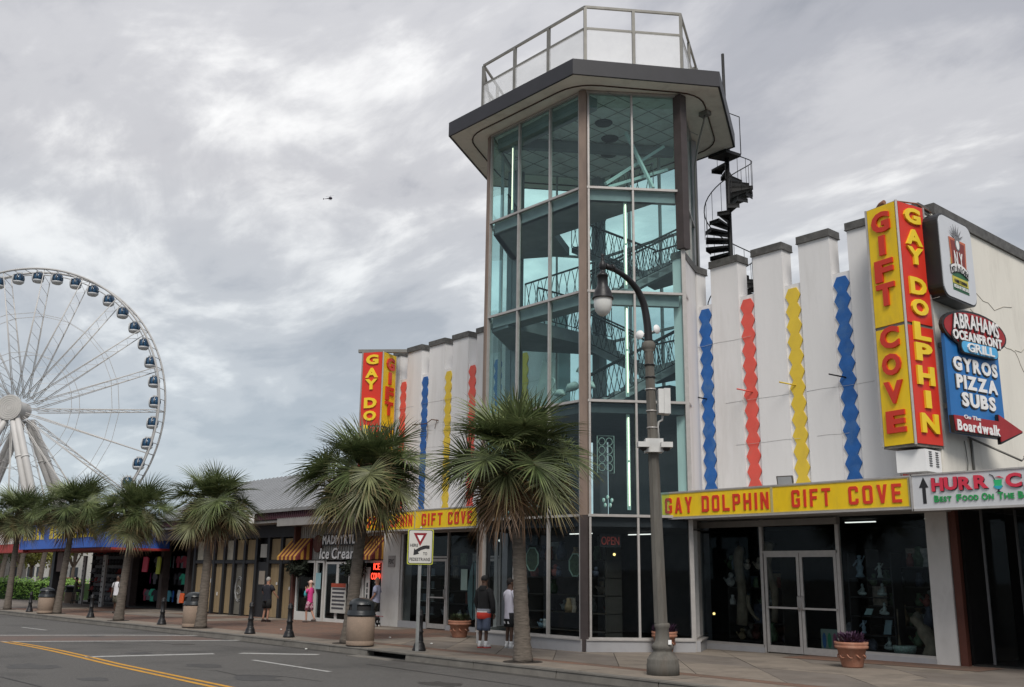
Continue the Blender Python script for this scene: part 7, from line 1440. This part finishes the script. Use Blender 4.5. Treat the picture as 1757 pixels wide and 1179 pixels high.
# more stock in the dark windows
rnd = random.Random(31); GC = [mat('stock%d' % i, c_, .6, var=.5, vs=10) for i, c_ in enumerate(((.30, .32, .31), (.12, .18, .22), (.25, .18, .10), (.10, .16, .09), (.35, .30, .25), (.20, .06, .05), (.45, .45, .44), (.06, .07, .10)))]
STK = []
def stock(x, y, z, s_, kind, m, lab, grp):
    k = MB()
    if kind == 0: k.lathe([(0, z), (.10*s_, z), (.13*s_, z+.15*s_), (.06*s_, z+.32*s_), (.08*s_, z+.38*s_), (0, z+.40*s_)], 10, (x, y)); nm = 'vase'
    elif kind == 1: k.tube([(x+.16*s_*math.cos(a*math.pi/6), y, z+.2*s_+.2*s_*math.sin(a*math.pi/6)) for a in range(12)], .025*s_, 5, closed=True); k.ext([(x-.03*s_, y, z+.1*s_), (x+.05*s_, y, z+.12*s_), (x+.03*s_, y, z+.3*s_)], (0, .01, 0)); nm = 'hanging_ring'
    elif kind == 2: k.box(x-.16*s_, x+.16*s_, y, y+.03, z, z+.4*s_); nm = 'framed_picture'
    else: k.ell((x, y, z+.12*s_), (.12*s_, .1*s_, .12*s_), 8, 6); k.ell((x+.03, y-.02, z+.28*s_), (.07*s_, .06*s_, .07*s_), 8, 6); k.tube([(x-.1*s_, y, z+.1*s_), (x-.2*s_, y, z+.22*s_)], .03*s_, 5); nm = 'soft_toy'
    o = k.build(nm, m); tag(o, lab, nm.replace('_', ' '), grp); STK.append((grp, lab, x, o))
for (xa, xb, ya, yb, z0_, z1_, n_, lab, grp) in ((-12.4, -10.5, 21.9, 22.8, .3, 2.6, 30, 'faint %s deep in the window beside the white pillar', 'stock in the window beside the white pillar'), (-16.5, -14.8, 21.7, 22.8, .2, 2.4, 26, 'faint %s in the window left of the double doors', 'stock in the window left of the double doors'), (-20.6, -17.8, 18.0, 19.4, .4, 2.6, 34, 'faint %s behind the ground floor tower glass', 'stock behind the ground floor tower glass'), (-30.2, -25.0, 21.7, 22.8, .3, 2.4, 26, 'faint %s in the shop window left of the tower', 'stock in the left shop window')):
    for i in range(n_):
        kd = rnd.choice((0, 0, 2, 3, 3)); stock(rnd.uniform(xa, xb), rnd.uniform(ya, yb), rnd.choice((z0_, z0_+.45, z0_+.9, z0_+1.35, z0_+1.8)), rnd.uniform(.6, 1.25), kd, rnd.choice(GC), lab % ('vase', 'ring ornament', 'framed picture', 'soft toy')[kd], grp)
ORD = ('leftmost', 'second', 'third', 'fourth', 'fifth', 'sixth', 'seventh', 'eighth', 'ninth', 'tenth', 'eleventh', 'twelfth', 'thirteenth', 'fourteenth', 'fifteenth', 'sixteenth', 'seventeenth', 'eighteenth')
for (xa, xb, y_, z0_, lb_) in ((-12.45, -10.45, 22.35, .3, 'dark shelving deep in the window beside the white pillar'), (-16.5, -14.8, 22.3, .2, 'dark shelving in the window left of the double doors'), (-20.7, -17.7, 18.8, .4, 'dark shelving behind the ground floor tower glass'), (-30.2, -25.0, 22.3, .3, 'dark shelving in the shop left of the tower')):
    t = thing('stock_shelving', lb_, 'shelving', ((xa+xb)/2, y_, z0_))
    for i in range(5): k = MB(); k.box(xa, xb, y_-.3, y_+.3, z0_+.45*i-.03, z0_+.45*i-.008); k.build('shelf', mat('shelf_dark', (.05, .045, .04), .7), t)
    for x_ in (xa, xb): k = MB(); k.box(x_-.03, x_, y_-.3, y_+.3, 0, z0_+2.2); k.build('side', mat('shelf_dark', (.05, .045, .04), .7), t)
for lb_ in sorted(set(s[1] for s in STK)):
    g2 = sorted([s for s in STK if s[1] == lb_], key=lambda s: s[2])
    for i, s in enumerate(g2): s[3]['label'] = lb_ if len(g2) == 1 else (ORD[i]+(' ' if i == 0 else ' from left, ')+lb_)
k = MB()
def tp(u, z, d=.06): return TB+(TC-TB)*u-Vector((.806, -.592, 0))*d+Z*z
fc = tp(.22, 3.62)
for a in range(5): c_ = fc+(TC-TB).normalized()*.11*math.cos(R(90+72*a))+Z*.11*math.sin(R(90+72*a)); k.ell(c_, (.055, .02, .06), 8, 5)
tag(k.build('flower_decal', mat('decal_mint', (.45, .60, .56), .6)), 'pale mint flower cut-out at the bottom of the first floor tower window', 'decal')
k = MB(); c0 = tp(.22, 4.85, .3); du = (TC-TB).normalized()
for i in range(4):
    for j in range(2): cc_ = c0+du*(.12*(j-.5)*1.6)+Z*(.22*(i-1.5)); k.tube([cc_+du*.085*math.cos(a*math.pi/5)+Z*.10*math.sin(a*math.pi/5) for a in range(10)], .012, 4, closed=True)
k.tube([c0+du*x_+Z*y_ for x_, y_ in ((-.22, -.48), (.22, -.48), (.22, .48), (-.22, .48))], .014, 4, closed=True, smooth=False); tag(k.build('lattice_screen', mat('screen_grey', (.25, .28, .26), .6)), 'ornate pale lattice screen hanging inside the first floor tower window', 'screen')
# bits of litter on the pavement and road, little things that make the street used
LIT_ = mat('litter_white', (.6, .6, .58), .8); rnd = random.Random(9)
for i, (x, y) in enumerate(((-23.6, 13.3), (-24.6, 16.6), (-21.6, 15.9), (-30.5, 16.2), (-14.1, 16.9))):
    k = MB(); z = gz(x)+(-.14 if y < 13.5 else .01); k.ell((x, y, z+.02), (.05, .035, .02), 6, 4); tag(k.build('litter', LIT_), 'small scrap of white litter on the ground near the kerb', 'litter', 'scraps of litter')
